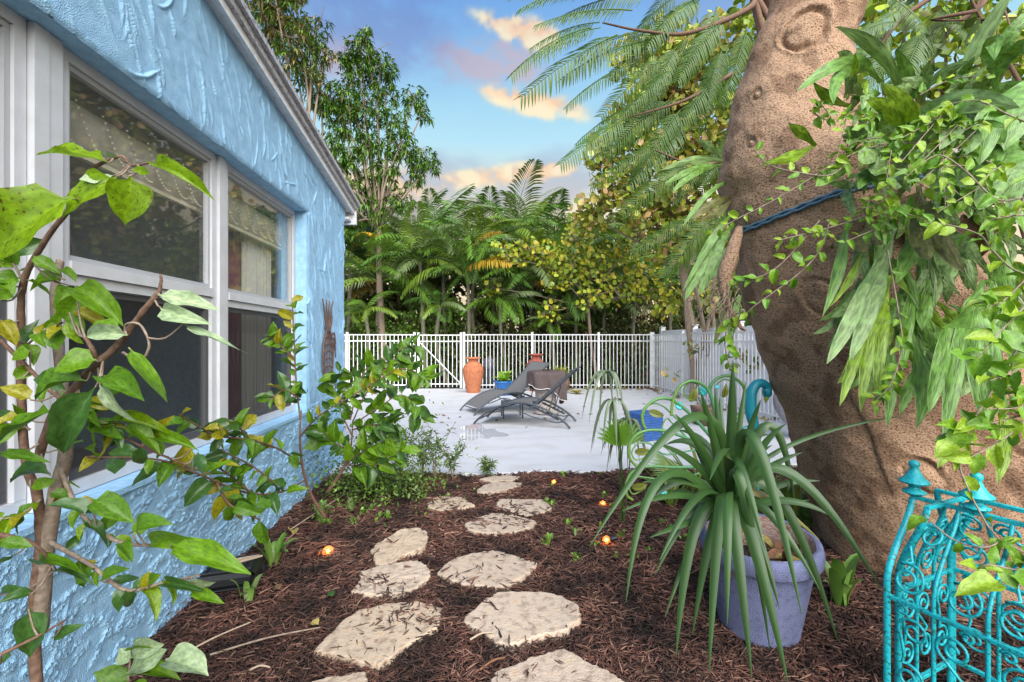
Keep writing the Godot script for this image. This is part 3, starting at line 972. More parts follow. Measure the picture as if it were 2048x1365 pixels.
func lounger(label: String, foot: Vector3, dir: Vector3) -> void:
	var t := thing("sun_lounger", label, "lounger", foot, atan2(-dir.z, dir.x), "sun loungers on the patio")
	var arc := func(x: float) -> float: return 0.36 * pow(maxf(0.0, sin(PI * clampf(x / 1.54, 0, 1))), 0.8)
	for z in [-0.33, 0.33]:
		var pts := []
		for i in 25: pts.append(Vector3(1.54 * i / 24.0, arc.call(1.54 * i / 24.0) + 0.012, z))
		var m := MB.new()
		m.tube(pts, 0.017, 8)
		put("side_rail", m, M.lounge, t)
		var low := MB.new()
		low.tube(path([Vector3(0.27, arc.call(0.27) - 0.01, z * 0.94), Vector3(0.36, arc.call(0.3) - 0.02, z * 0.94), Vector3(0.62, arc.call(0.6) - 0.07, z * 0.94), Vector3(0.95, 0.16, z * 0.94), Vector3(1.3, 0.09, z * 0.94), Vector3(1.40, 0.10, z * 0.94), Vector3(1.44, arc.call(1.44) + 0.0, z * 0.94)], 30), 0.010, 6)
		put("lower_rail", low, M.lounge, t)
		var rack := MB.new()
		rack.bar(Vector3(0.98, 0.30, z * 0.9), Vector3(1.36, 0.13, z * 0.9), 0.012, 0.03)
		for k in 5: rack.ball(Vector3(1.04 + k * 0.07, 0.295 - k * 0.031, z * 0.9), Vector3(0.012, 0.012, 0.016), 8)
		put("adjuster", rack, M.lounge, t)
		var bf := MB.new()
		bf.bar(Vector3(0.90, 0.27, z * 0.97), Vector3(1.60, 0.90, z * 0.97), 0.022, 0.034, Vector3(-1, 1, 0).normalized(), 0.004)
		put("back_frame", bf, M.lounge, t)
		var st := MB.new()
		st.tube([Vector3(1.30, 0.60, z * 0.85), Vector3(1.20, 0.22, z * 0.85)], 0.009, 6)
		put("strut", st, M.lounge, t)
	for x in [0.1, 0.42, 0.92, 1.42]:
		var m := MB.new()
		m.tube([Vector3(x, arc.call(x) - 0.008, -0.33), Vector3(x, arc.call(x) - 0.008, 0.33)], 0.010, 6)
		put("cross_bar", m, M.lounge, t)
	var bar := MB.new()
	bar.tube([Vector3(1.60, 0.90, -0.32), Vector3(1.60, 0.90, 0.32)], 0.014, 8)
	put("back_frame", bar, M.lounge, t)
	var pts := []
	var sides := []
	var hw := []
	for i in 19:
		var x := 0.11 + 0.80 * i / 18.0
		pts.append(Vector3(x, arc.call(x) + 0.014, 0)); sides.append(Vector3(0, 0, 1)); hw.append(0.312)
	var s := MB.new()
	s.strip(pts, sides, hw, -0.02, 0.0, 6)
	put("seat_sling", s, M.sling, t)
	pts = []; sides = []; hw = []
	for i in 9:
		var k := i / 8.0
		pts.append(Vector3(0.90, 0.29, 0).lerp(Vector3(1.585, 0.905, 0), k) + Vector3(0.012, -0.012, 0) * sin(k * PI)); sides.append(Vector3(0, 0, 1)); hw.append(0.305)
	s = MB.new()
	s.strip(pts, sides, hw, 0.0, 0.0, 6)
	put("back_sling", s, M.sling, t)

func urn(label: String, where: Vector3, h: float, r: float, m: Material) -> void:
	var t := thing("urn", label, "urn", where, 0.4)
	var b := MB.new()
	var prof := []
	for q in [[0.62, 0.0], [0.66, 0.02], [0.70, 0.12], [0.82, 0.28], [0.95, 0.44], [1.0, 0.57], [0.985, 0.66], [0.90, 0.745], [0.74, 0.81], [0.56, 0.85], [0.50, 0.875], [0.47, 0.91], [0.50, 0.945], [0.58, 0.955]]: prof.append(Vector2(q[0] * r, q[1] * h))
	b.lathe(Vector3.ZERO, prof, 40)
	put("body", b, m, t)
	var rim := MB.new()
	var pr := []
	for q in [[0.55, 0.953], [0.72, 0.957], [0.745, 0.972], [0.74, 0.992], [0.70, 1.0], [0.56, 0.998], [0.46, 0.95], [0.42, 0.85]]: pr.append(Vector2(q[0] * r, q[1] * h))
	rim.lathe(Vector3.ZERO, pr, 40)
	put("rim", rim, m, t)
	for y in [0.62, 0.76]:
		var band := MB.new()
		var k := 1.005 if y == 0.62 else 0.885
		band.lathe(Vector3.ZERO, [Vector2(r * k - 0.004, h * y - 0.012), Vector2(r * k + 0.008, h * y), Vector2(r * k - 0.006, h * y + 0.012)], 40)
		put("band", band, m, t)
	for q in 9:
		var hang := MB.new()
		var a := TAU * q / 9.0
		var pts := []
		for i in 5:
			var y := lerpf(0.74, 0.63, i / 4.0)
			var rr := lerpf(0.905, 0.997, i / 4.0) * r + 0.003
			pts.append(Vector3(cos(a + 0.05 * sin(i)) * rr, y * h, sin(a + 0.05 * sin(i)) * rr))
		hang.tube(pts, taper(5, 0.006, 0.011), 6)
		put("relief", hang, m, t)

# a tuft of simple leaves merged into one mesh
func tuft(n: int, L: float, W: float, spread: float, cols: Array, lift := 0.8) -> MB:
	var m := MB.new()
	for i in n:
		var a := ra(0, TAU)
		var out := Vector3(cos(a), 0, sin(a))
		var s := ra(0.25, 1.0) * spread
		var k := ra(0.6, 1.1)
		var p0 := out * ra(0.0, 0.04)
		var p2 := (out * s + Vector3.UP * lift * ra(0.35, 1.0)) * L * k
		var p1 := p2 * 0.5 + Vector3.UP * L * 0.35 * k
		leaf_strip(m, p0, p1, p2, W * k, out.cross(Vector3.UP), cols[rng.randi() % cols.size()] * ra(0.8, 1.2), 5, 2)
	return m

func leaf_strip(m: MB, a: Vector3, b: Vector3, c: Vector3, w: float, side: Vector3, col: Color, rows := 6, cols := 2, fold := 0.25, sharp := 0.75) -> void:
	m.col = col
	var pts := []
	var sides := []
	var hw := []
	for i in rows + 1:
		var t := float(i) / rows
		pts.append(bez(a, b, c, t)); sides.append(side.normalized())
		hw.append(maxf(0.0008, w * 0.5 * pow(sin(PI * pow(clampf(t * 0.96 + 0.03, 0, 1), sharp)), 0.8)))
	m.strip(pts, sides, hw, fold, 0.0, cols)

func patio_things() -> void:
	lounger("dark metal sun lounger with its curved side towards the stone path", Vector3(-0.52, 0.02, -7.58), Vector3(0.963, 0, 0.266))
	lounger("dark metal sun lounger pointing at the fence beside the blue planter", Vector3(-0.83, 0.02, -8.36), Vector3(0.88, 0, -0.48))
	# low table frame between them
	var st := thing("side_table", "low dark metal side table between the two loungers", "table", Vector3(0.0, 0.02, -7.95), 0.12)
	var tp := MB.new()
	tp.box(Vector3(0, 0.265, 0), Vector3(0.36, 0.022, 0.34), Basis.IDENTITY, 0.004)
	put("table_top", tp, M.lounge, st)
	for x in [-0.165, 0.165]:
		for z in [-0.155, 0.155]:
			var lg := MB.new()
			lg.box(Vector3(x, 0.127, z), Vector3(0.024, 0.253, 0.024), Basis.IDENTITY, 0.003)
			put("leg", lg, M.lounge, st)
	# covered fire table on a mottled pedestal
	var ft := Vector3(0.62, 0.02, -8.35)
	var ped := thing("patio_pedestal", "mottled white and rusty pedestal under a brown cover", "pedestal", ft, 0.3)
	var pb := MB.new()
	pb.lathe(Vector3.ZERO, [Vector2(0.001, 0), Vector2(0.25, 0.0), Vector2(0.25, 0.05), Vector2(0.20, 0.07), Vector2(0.21, 0.5), Vector2(0.27, 0.55), Vector2(0.27, 0.60), Vector2(0.001, 0.605)], 8)
	put("column", pb, M.rusty, ped)
	var cov := thing("furniture_cover", "crumpled brown fabric cover with pale piping draped over a pedestal", "cover", ft, 0.18)
	var cm := MB.new()
	var seg := 72
	var hem := []
	var rows := [0.0, 0.5, 0.93, 1.0, 1.0, 1.0, 1.0, 1.0, 1.0, 1.0]
	for r in rows.size():
		for k in seg:
			var a := TAU * k / seg
			var sq := 1.0 / pow(pow(absf(cos(a)), 7.0) + pow(absf(sin(a)), 7.0), 1.0 / 7.0)
			var drop := clampf((r - 3) / 6.0, 0, 1)
			var bottom := 0.40 + 0.12 * cos(a - 2.6) + 0.03 * sin(a * 5.0) - 0.10 * smoothstep(0.2, 1.0, cos(a - 0.3))
			var y: float = 0.80 - (0.02 * rows[r] if r < 3 else 0.035) - drop * (0.765 - bottom) + 0.012 * sin(a * 3.0) * rows[r]
			var rad: float = 0.31 * rows[r] * sq * (1.0 + 0.05 * drop + drop * 0.07 * sin(a * 9.0 + 2.0 * drop) + drop * 0.04 * sin(a * 17.0))
			var p := Vector3(cos(a) * rad, y, sin(a) * rad)
			cm.vert(p)
			if r == rows.size() - 1: hem.append(p * Vector3(1.01, 1, 1.01))
	for r in rows.size() - 1:
		for k in seg:
			var a := r * seg + k
			var b := r * seg + (k + 1) % seg
			cm.quad(a, b, b + seg, a + seg)
	put("cloth", cm, M.cover, cov)
	hem.append(hem[0])
	var pp := MB.new()
	pp.tube(hem, 0.008, 5)
	put("piping", pp, M.piping, cov)
	for k in 5:
		var lf := MB.new()
		leaf_strip(lf, Vector3.ZERO, Vector3(0.06, 0.03, 0.02), Vector3(0.13, 0.005, 0.03), 0.06, Vector3(0, 0, 1), Color(1, 1, 1), 5, 2)
		var o := put(numbered("fallen_leaf"), lf, M.dryleaf[2], self, Transform3D(Basis(Vector3.UP, ra(0, TAU)), ft + Vector3(ra(-0.18, 0.14), 0.79, ra(-0.18, 0.18))))
		tag(o, "dry brown leaf lying on the brown furniture cover", "leaf", "dry leaves on the cover")
	# urns and pots by the fence
	urn("orange terracotta urn standing against the fence by the gate", Vector3(-1.0, 0.02, -11.75), 0.91, 0.268, M.clay)
	urn("reddish clay urn behind the dark loungers", Vector3(0.64, 0.02, -12.1), 0.99, 0.25, M.redclay)
	var bp := thing("blue_planter", "glossy blue square planter holding a lettuce green plant", "planter", Vector3(-0.2, 0.02, -11.2), 0.25)
	var q := MB.new()
	var prof := [[0.15, 0.0], [0.17, 0.02], [0.215, 0.30], [0.235, 0.31], [0.235, 0.35], [0.205, 0.35], [0.19, 0.27], [0.001, 0.27]]
	var pr := []
	for e in prof: pr.append(Vector2(e[0] * 1.3, e[1]))
	q.lathe(Vector3.ZERO, pr, 4, Basis(Vector3.UP, PI / 4))
	put("pot", q, M.blue, bp)
	var lt := thing("leafy_plant", "lettuce green rosette plant growing in the blue planter", "plant", Vector3(-0.2, 0.29, -11.2))
	put("leaves", tuft(42, 0.34, 0.17, 0.9, [Color(0.22, 0.40, 0.04), Color(0.32, 0.50, 0.07), Color(0.16, 0.31, 0.03)], 0.9), M.foliage, lt)
	var rp := thing("clay_pot", "round brown clay pot with yellowing plants by the fence", "pot", Vector3(1.26, 0.02, -11.7))
	q = MB.new()
	q.lathe(Vector3.ZERO, [Vector2(0.001, 0), Vector2(0.13, 0), Vector2(0.22, 0.16), Vector2(0.235, 0.28), Vector2(0.20, 0.36), Vector2(0.215, 0.38), Vector2(0.19, 0.38), Vector2(0.17, 0.33), Vector2(0.001, 0.33)], 28)
	put("pot", q, M.brownclay, rp)
	lt = thing("leafy_plant", "straggly yellow green plant growing in the round clay pot", "plant", Vector3(1.26, 0.35, -11.7))
	put("leaves", tuft(110, 0.42, 0.045, 1.0, [Color(0.30, 0.34, 0.06), Color(0.42, 0.34, 0.07), Color(0.16, 0.27, 0.04), Color(0.25, 0.33, 0.05)], 0.9), M.foliage, lt)
	lt = thing("leafy_plant", "wilted yellow plant lying on the patio beside the clay pot", "plant", Vector3(1.62, 0.02, -11.5))
	put("leaves", tuft(50, 0.30, 0.045, 1.3, [Color(0.42, 0.36, 0.07), Color(0.50, 0.36, 0.08), Color(0.28, 0.29, 0.06)], 0.25), M.foliage, lt)
	# filter canister behind the fence
	var pump := thing("pool_filter", "dark grey cylindrical filter canister behind the picket fence", "filter", Vector3(-0.66, 0, -13.1))
	q = MB.new()
	q.lathe(Vector3.ZERO, [Vector2(0.001, 0), Vector2(0.17, 0), Vector2(0.18, 0.08), Vector2(0.18, 0.52), Vector2(0.20, 0.54), Vector2(0.20, 0.60), Vector2(0.17, 0.62)], 20)
	put("body", q, M.dark, pump)
	q = MB.new()
	q.lathe(Vector3.ZERO, [Vector2(0.17, 0.62), Vector2(0.18, 0.74), Vector2(0.15, 0.83), Vector2(0.08, 0.87), Vector2(0.05, 0.90), Vector2(0.001, 0.90)], 20)
	put("lid", q, M.grey, pump)
	# blue ribbed cube planter at the mulch edge
	var cube := thing("blue_planter", "ribbed bright blue cube planter behind the peacock ornament", "planter", Vector3(1.80, 0.02, -6.2), 0.5)
	q = MB.new()
	for k in 11: q.box(Vector3(0, 0.018 + k * 0.033, 0), Vector3(0.36, 0.029, 0.36), Basis.IDENTITY, 0.008)
	q.box(Vector3(0, 0.18, 0), Vector3(0.345, 0.35, 0.345))
	put("pot", q, M.bluecube, cube)
	# small brown box pot and the stone statue half hidden by the trunk
	var box := thing("square_pot", "small dark brown square pot by the side fence", "pot", Vector3(3.05, 0.02, -7.2), 0.3)
	q = MB.new()
	q.lathe(Vector3.ZERO, [Vector2(0.001, 0), Vector2(0.16, 0), Vector2(0.21, 0.26), Vector2(0.22, 0.30), Vector2(0.19, 0.30), Vector2(0.18, 0.24), Vector2(0.001, 0.24)], 4, Basis(Vector3.UP, PI / 4))
	put("pot", q, M.brownclay, box)
	var sg := thing("stone_statue", "grey carved stone statue with scroll relief beside the trunk", "statue", Vector3(3.85, 0.02, -6.2))
	q = MB.new()
	var pts := path([Vector3(0.18, 0, 0), Vector3(0.10, 0.16, 0.02), Vector3(-0.06, 0.36, 0.03), Vector3(-0.12, 0.52, 0.03), Vector3(-0.07, 0.64, 0.02), Vector3(0.02, 0.66, 0.0)], 30)
	var rad := []
	for i in 31: rad.append(0.06 + 0.11 * sin(PI * clampf(1.0 - i / 31.0 * 0.86, 0, 1)) + (0.05 if i < 4 else 0.0))
	q.tube(pts, rad, 20)
	put("body", q, M.statue, sg)
	for k in 14:
		var curl := MB.new()
		var c: Vector3 = pts[3 + k * 2 - (k % 2)]
		var a0 := -1.9 + 0.55 * (k % 4)
		var r0: float = rad[3 + k * 2 - (k % 2)] * 1.0
		var cp := []
		for i in 9:
			var t := i / 8.0 * 4.4
			cp.append(c + Vector3(-sin(a0 + 0.9 + 0.24 * cos(t) * (1 - i / 11.0)) * r0, 0.045 * sin(t) * (1 - i / 11.0), cos(a0 + 0.9 + 0.24 * cos(t) * (1 - i / 11.0)) * r0))
		curl.tube(cp, 0.007, 5)
		put("scroll_relief", curl, M.statue, sg)

# ------------------------------------------------------------------ ornaments near the tree
func spiral(c: Vector2, r0: float, r1: float, a0: float, turns: float, n := 22) -> Array:
	var out := []
	for i in n + 1:
		var t := float(i) / n
		var a := a0 + TAU * turns * t
		out.append(c + Vector2(cos(a), sin(a)) * lerpf(r0, r1, t))
	return out

func iron_panel(t: Node3D, base: Vector3, u: Vector3, inward: Vector3, inset: float, W: float, bars: int, thick: float) -> void:
	var map := func(a: float, h: float) -> Vector3:
		var k := smoothstep(0.50, 0.80, h)
		var flare := 0.02 * exp(-pow((h - 0.77) / 0.03, 2.0))
		return base + u * a + inward * (inset * k - flare * 0.0) + Vector3.UP * h
	for a in [0.0, W]:
		var p := MB.new()
		var pts := []
		for i in 29: pts.append(map.call(a, 0.775 * i / 28.0))
		p.tube(pts, 0.0135, 4)
		put("post", p, M.teal, t)
	for h in [0.78, 0.457, 0.10]:
		var r := MB.new()
		r.bar(map.call(-0.004, h), map.call(W + 0.004, h), 0.016, 0.014, Vector3.UP, 0.002)
		put("rail", r, M.teal, t)
	for k in range(1, bars + 1):
		var a := W * k / (bars + 1)
		var b := MB.new()
		var pts := []
		for i in 25: pts.append(map.call(a, lerpf(0.10, 0.775, i / 24.0)))
		b.tube(pts, 0.0068, 6)
		put("bar", b, M.teal, t)
	for k in bars + 1:
		var a := W * (k + 0.5) / (bars + 1)
		var w := W / (bars + 1)
		var flip := 1.0 if k % 2 == 0 else -1.0
		# S scroll in the curved top, C scrolls below the middle rail
		var sets := []
		var up := spiral(Vector2(a + flip * w * 0.12, 0.675), 0.012, 0.036, 0.6, 1.4)
		var dn := spiral(Vector2(a - flip * w * 0.05, 0.535), 0.050, 0.012, 2.2, -1.7, 30)
		sets.append(up + [Vector2(a - flip * w * 0.2, 0.63), Vector2(a - flip * w * 0.05, 0.59)] + dn)
		sets.append(spiral(Vector2(a + flip * w * 0.1, 0.37), 0.010, 0.046, 0.0, 1.6, 26) + [Vector2(a - flip * w * 0.1, 0.28)] + spiral(Vector2(a, 0.21), 0.045, 0.010, 2.0, -1.5, 26))
		sets.append(spiral(Vector2(a - flip * w * 0.15, 0.43), 0.006, 0.018, 1.0, 1.3, 14))
		for s in sets:
			var m := MB.new()
			var pts := []
			for q in s: pts.append(map.call(q.x, q.y) + inward * -0.002)
			m.tube(pts, 0.0052, 5)
			put("scroll", m, M.teal, t)

func sculptures() -> void:
	# turquoise wrought iron cage
	var t := thing("iron_plant_cage", "turquoise wrought iron plant cage with scrolls and finials", "plant cage")
	var u := Vector3(0.41, 0, 0.91).normalized()
	var e := Vector3(0.91, 0, -0.41).normalized()
	var P1 := Vector3(1.32, 0, -1.6)
	iron_panel(t, P1, u, e, 0.165, 0.52, 3, 0.01)
	iron_panel(t, P1 + e * 0.07, e, u, 0.085, 0.36, 2, 0.01)
	iron_panel(t, P1 + e * 0.45, u, -e, 0.12, 0.52, 3, 0.01)
	for k in 4:
		var f := MB.new()
		f.lathe(Vector3.ZERO, [Vector2(0.001, 0), Vector2(0.016, 0.0), Vector2(0.034, 0.008), Vector2(0.036, 0.014), Vector2(0.018, 0.024), Vector2(0.016, 0.034), Vector2(0.044, 0.046), Vector2(0.045, 0.052), Vector2(0.028, 0.066), Vector2(0.017, 0.088), Vector2(0.012, 0.100), Vector2(0.017, 0.108), Vector2(0.016, 0.120), Vector2(0.008, 0.126), Vector2(0.001, 0.127)], 20)
		put("finial", f, M.teal, t, Transform3D(Basis.IDENTITY, P1 + e * 0.165 + u * (0.004 + k * 0.17) + Vector3.UP * 0.787))
	# peacock
	var d := 3.05
	var pk := thing("peacock_ornament", "turquoise metal peacock garden ornament with curled green tail", "ornament", Vector3.ZERO)
	var Z := func(x: float, y: float, dd := 0.0) -> Vector3: return spot(1180 + x / 4.655, 720 + y / 4.655, 3.05 + dd)
	var nk := MB.new()
	var pts := path([Z.call(1595, 800), Z.call(1570, 730), Z.call(1530, 610), Z.call(1503, 500), Z.call(1497, 390), Z.call(1508, 300), Z.call(1545, 235), Z.call(1600, 215), Z.call(1645, 245), Z.call(1655, 285)], 44)
	var rad := []
	for i in 45:
		var k := i / 44.0
		rad.append((0.006 + 0.030 * smoothstep(0.0, 0.32, k) - 0.009 * smoothstep(0.4, 0.9, k)) * 1.0)
	nk.tube(pts, rad, 16)
	put("neck", nk, M.peacock, pk)
	var hd := MB.new()
	hd.ball(Z.call(1650, 298), Vector3(0.032, 0.040, 0.032), 18)
	put("head", hd, M.peacock, pk)
	var bk := MB.new()
	bk.tube([Z.call(1645, 330), Z.call(1642, 365), Z.call(1634, 402)], [0.019, 0.015, 0.002], 10)
	put("beak", bk, mat(Color(0.28, 0.36, 0.03), 0.4), pk)
	for q in [[1636, 300]]:
		var ey := MB.new()
		ey.ball(Z.call(q[0], q[1], -0.031), Vector3(0.007, 0.007, 0.004), 10)
		put("eye", ey, M.dark, pk)
	for k in 3:
		var cr := MB.new()
		var a := Z.call(1655, 262) as Vector3
		cr.tube([a, a + Vector3(0.012 + 0.012 * k, 0.035, 0), a + Vector3(0.02 + 0.02 * k, 0.055 - 0.008 * k, 0)], [0.003, 0.002, 0.005], 5)
		put("crest", cr, M.peacock, pk)
	var bd := MB.new()
	bd.tube(path([Z.call(1590, 790), Z.call(1615, 880), Z.call(1590, 960), Z.call(1480, 985), Z.call(1340, 920), Z.call(1230, 850)], 24), [0.012, 0.014, 0.016, 0.02, 0.024, 0.03, 0.036, 0.042, 0.046, 0.05, 0.052, 0.053, 0.053, 0.052, 0.05, 0.047, 0.043, 0.04, 0.036, 0.032, 0.028, 0.024, 0.02, 0.016, 0.012], 12, Color(0.02, 0.30, 0.38), Color(0.10, 0.30, 0.10))
	put("body", bd, M.tailpaint, pk)
	for x in [1540, 1450]:
		var lg := MB.new()
		var top := Z.call(x, 960) as Vector3
		lg.tube([top, Vector3(top.x + 0.02, 0.35, top.z), Vector3(top.x - 0.02, 0.0, top.z)], 0.008, 6)
		put("leg", lg, M.peacock, pk)
	for q in [[1400, 740, 70, 2.5], [1430, 920, 40, 0.0], [1470, 700, 90, 1.0]]:
		var sc := MB.new()
		var cp := []
		for p in spiral(Vector2(q[0], q[1]), 8.0, q[2], q[3], 1.7, 30): cp.append(Z.call(p.x, p.y))
		sc.tube(cp, 0.006, 6, Color(0.05, 0.30, 0.25), Color(0.02, 0.30, 0.38))
		put("wing_scroll", sc, M.tailpaint, pk)
	var lime := Color(0.16, 0.30, 0.035)
	var teal := Color(0.05, 0.24, 0.15)
	var arcs := [
		[0.0120, 0.00, [1235, 850, 1060, 640, 900, 470, 760, 370, 650, 358, 550, 410, 490, 500, 495, 590, 520, 640]],
		[0.0120, -0.05, [1230, 820, 1180, 560, 1130, 340, 1060, 235, 950, 195, 850, 235, 790, 330, 765, 430, 760, 520]],
		[0.0120, 0.05, [1225, 820, 1180, 560, 1120, 300, 1130, 230, 1200, 165, 1310, 150, 1420, 230, 1452, 340, 1420, 460, 1350, 560]],
		[0.0110, -0.05, [1230, 880, 1000, 770, 800, 690, 660, 655, 520, 660, 420, 710, 365, 810, 375, 920, 450, 1005]],
		[0.0105, -0.02, [1240, 940, 1000, 990, 800, 1000, 600, 990, 470, 1005, 380, 1060, 338, 1160, 345, 1260, 400, 1305]],
		[0.0060, 0.02, [1220, 850, 980, 700, 780, 520, 680, 430, 590, 405, 520, 450, 500, 520]],
		[0.0060, -0.03, [1228, 830, 1120, 560, 1040, 330, 1000, 230, 930, 210, 880, 260, 880, 330, 960, 380]],
		[0.0060, 0.06, [1225, 810, 1190, 420, 1170, 260, 1230, 190, 1300, 190, 1340, 260]],
		[0.0060, 0.02, [1230, 880, 1000, 800, 780, 600, 720, 545, 680, 600, 670, 690, 740, 740]],
		[0.0060, -0.03, [1235, 900, 1000, 840, 700, 880, 560, 780, 450, 780, 390, 860, 430, 930, 540, 900]],
		[0.0060, -0.01, [1240, 940, 1000, 1060, 760, 1120, 560, 1100, 430, 1090, 360, 1150, 400, 1250, 520, 1190]]]
	for q in arcs:
		var cp := []
		for i in range(0, q[2].size(), 2): cp.append(Z.call(q[2][i], q[2][i + 1], q[1] * (1.0 - i / float(q[2].size()) * 0.4)))
		var m := MB.new()
		var n := 40
		m.tube(path(cp, n), taper(n + 1, q[0], q[0] * 0.8), 8, teal.lerp(lime, 0.15), lime)
		put("tail_plume", m, M.tailpaint, pk)
	for q in [[960, 320, 70, 38, 1.3], [620, 500, 70, 34, -0.3], [490, 850, 70, 36, 0.1], [465, 1172, 72, 34, 0.2], [1255, 285, 65, 30, 1.4]]:
		var m := MB.new()
		var c := Z.call(q[0], q[1], -0.02) as Vector3
		var ax: Vector3 = Vector3(cos(q[4]), sin(q[4]), 0.1) * (q[2] / 4.655 / FOC * d)
		leaf_strip(m, c - ax, c + Vector3(0, 0, 0.02), c + ax, q[3] * 2.0 / 4.655 / FOC * d, ax.cross(Vector3(0, 0, 1)), Color(0.15, 0.17, 0.02), 10, 4, 0.15)
		put("tail_leaf", m, M.tailpaint, pk)
		var vn := MB.new()
		vn.tube([c - ax, c + Vector3(0, 0, 0.012), c + ax], 0.003, 5, Color(0.05, 0.07, 0.02), Color(0.05, 0.07, 0.02))
		put("leaf_rib", vn, M.tailpaint, pk)
	for q in [[1052, 290, 42], [835, 425, 38], [750, 680, 38], [1185, 250, 20], [690, 1240, 30]]:
		var m := MB.new()
		var r: float = q[2] / 4.655 / FOC * d
		m.lathe(Z.call(q[0], q[1], 0.0), [Vector2(0.001, 0.0), Vector2(r * 0.5, 0.004), Vector2(r * 0.9, 0.002), Vector2(r, -0.003), Vector2(0.001, -0.008)], 20, Basis(Vector3.RIGHT, PI / 2 - 0.3))
		put("tail_disc", m, M.disc, pk)
	bait_box()
	bulbs()
	potted()

func bait_box() -> void:
	var p := on_ground(465, 1165)
	var t := thing("bait_station", "flat black plastic bait station against the blue wall", "box", Vector3(p.x - 0.02, 0, p.z), 0.30)
	var m := MB.new()
	m.box(Vector3(0, 0.05, 0), Vector3(0.30, 0.075, 0.22), Basis.IDENTITY, 0.02)
	put("body", m, M.plastic, t)
	m = MB.new()
	m.box(Vector3(0, 0.094, -0.01), Vector3(0.26, 0.014, 0.18), Basis.IDENTITY, 0.006)
	for k in 4: m.box(Vector3(-0.09 + k * 0.06, 0.104, -0.01), Vector3(0.008, 0.008, 0.15), Basis.IDENTITY, 0.002)
	put("lid", m, M.plastic, t)
	m = MB.new()
	m.box(Vector3(0, 0.016, 0), Vector3(0.33, 0.008, 0.25), Basis.IDENTITY, 0.003)
	put("flange", m, M.plastic, t)
	for k in 2:
		var s := MB.new()
		s.tube([Vector3(-0.09, 0, 0), Vector3(0.0, 0.008, 0.003), Vector3(0.10, 0.004, 0)], [0.006, 0.009, 0.006], 6)
		var o := put(numbered("stick"), s, M.wood, self, Transform3D(Basis(Vector3.UP, 0.75 - k * 0.2), Vector3(p.x + 0.06 - k * 0.03, 0.118, p.z + 0.01 - k * 0.02)))
		tag(o, "short pale broken stick lying on the black bait station", "stick", "sticks on the bait station")

func bulbs() -> void:
	var list := [[656, 1103, 0.034, "glowing orange globe bulb in mulch on the house side of the path", 1.0], [1108, 964, 0.022, "dim glowing globe bulb in mulch near the patio edge", 0.45], [1206, 1008, 0.026, "glowing globe bulb half sunk in mulch by the fan palm stalk", 0.7], [1213, 1080, 0.026, "glowing globe bulb with its black socket showing, by the potted strap leaf plant", 0.5]]
	for q in list:
		var p := on_ground(q[0], q[1], 0.025)
		var t := thing("globe_bulb", q[3], "light bulb", p, 0.0, "string light bulbs in the mulch")
		var side := Vector3(1, 0.25, 0.1).normalized() if q[0] == 1213 else Vector3(-0.5, -0.6, -0.6).normalized()
		var bas := Basis(Quaternion(Vector3.UP, side))
		var m := MB.new()
		m.ball(Vector3.ZERO, Vector3.ONE * q[2], 18)
		put("glass", m, M.bulbglass, t)
		m = MB.new()
		m.ball(Vector3.ZERO, Vector3(q[2] * 0.33, q[2] * 0.5, q[2] * 0.33), 10, bas)
		put("filament", m, M.glow, t)
		m = MB.new()
		m.lathe(Vector3.ZERO, [Vector2(0.012, q[2] * 0.85), Vector2(0.015, q[2] * 0.95), Vector2(0.017, q[2] + 0.03), Vector2(0.014, q[2] + 0.05), Vector2(0.001, q[2] + 0.052)], 14, bas)
		put("socket", m, M.plastic, t)
		var l := OmniLight3D.new()
		l.name = "bulb_light"
		l.light_color = Color(1.0, 0.56, 0.2)
		l.light_energy = 0.010 * q[4]
		l.light_size = 0.01
		l.omni_range = 6.0
		l.omni_attenuation = 2.0
		l.shadow_enabled = true
		t.add_child(l)
	var p := on_ground(775, 990, 0.02)
	var s := thing("lamp_socket", "empty black lamp socket in the mulch on the house side", "socket", p)
	var m := MB.new()
	m.lathe(Vector3.ZERO, [Vector2(0.001, -0.02), Vector2(0.017, -0.02), Vector2(0.018, 0.02), Vector2(0.014, 0.035), Vector2(0.011, 0.02), Vector2(0.001, 0.02)], 14, Basis(Quaternion(Vector3.UP, Vector3(-0.5, 0.5, 0.6).normalized())))
	put("shell", m, M.plastic, s)
	m = MB.new()
	m.tube(path([p + Vector3(0.01, -0.01, 0), p + Vector3(0.06, 0.0, 0.04), p + Vector3(0.0, 0.0, 0.16), p + Vector3(-0.10, 0.0, 0.22), p + Vector3(-0.2, -0.03, 0.24)], 16), 0.004, 6)
	put("cord", m, M.plastic, s, Transform3D(Basis.IDENTITY, -p))

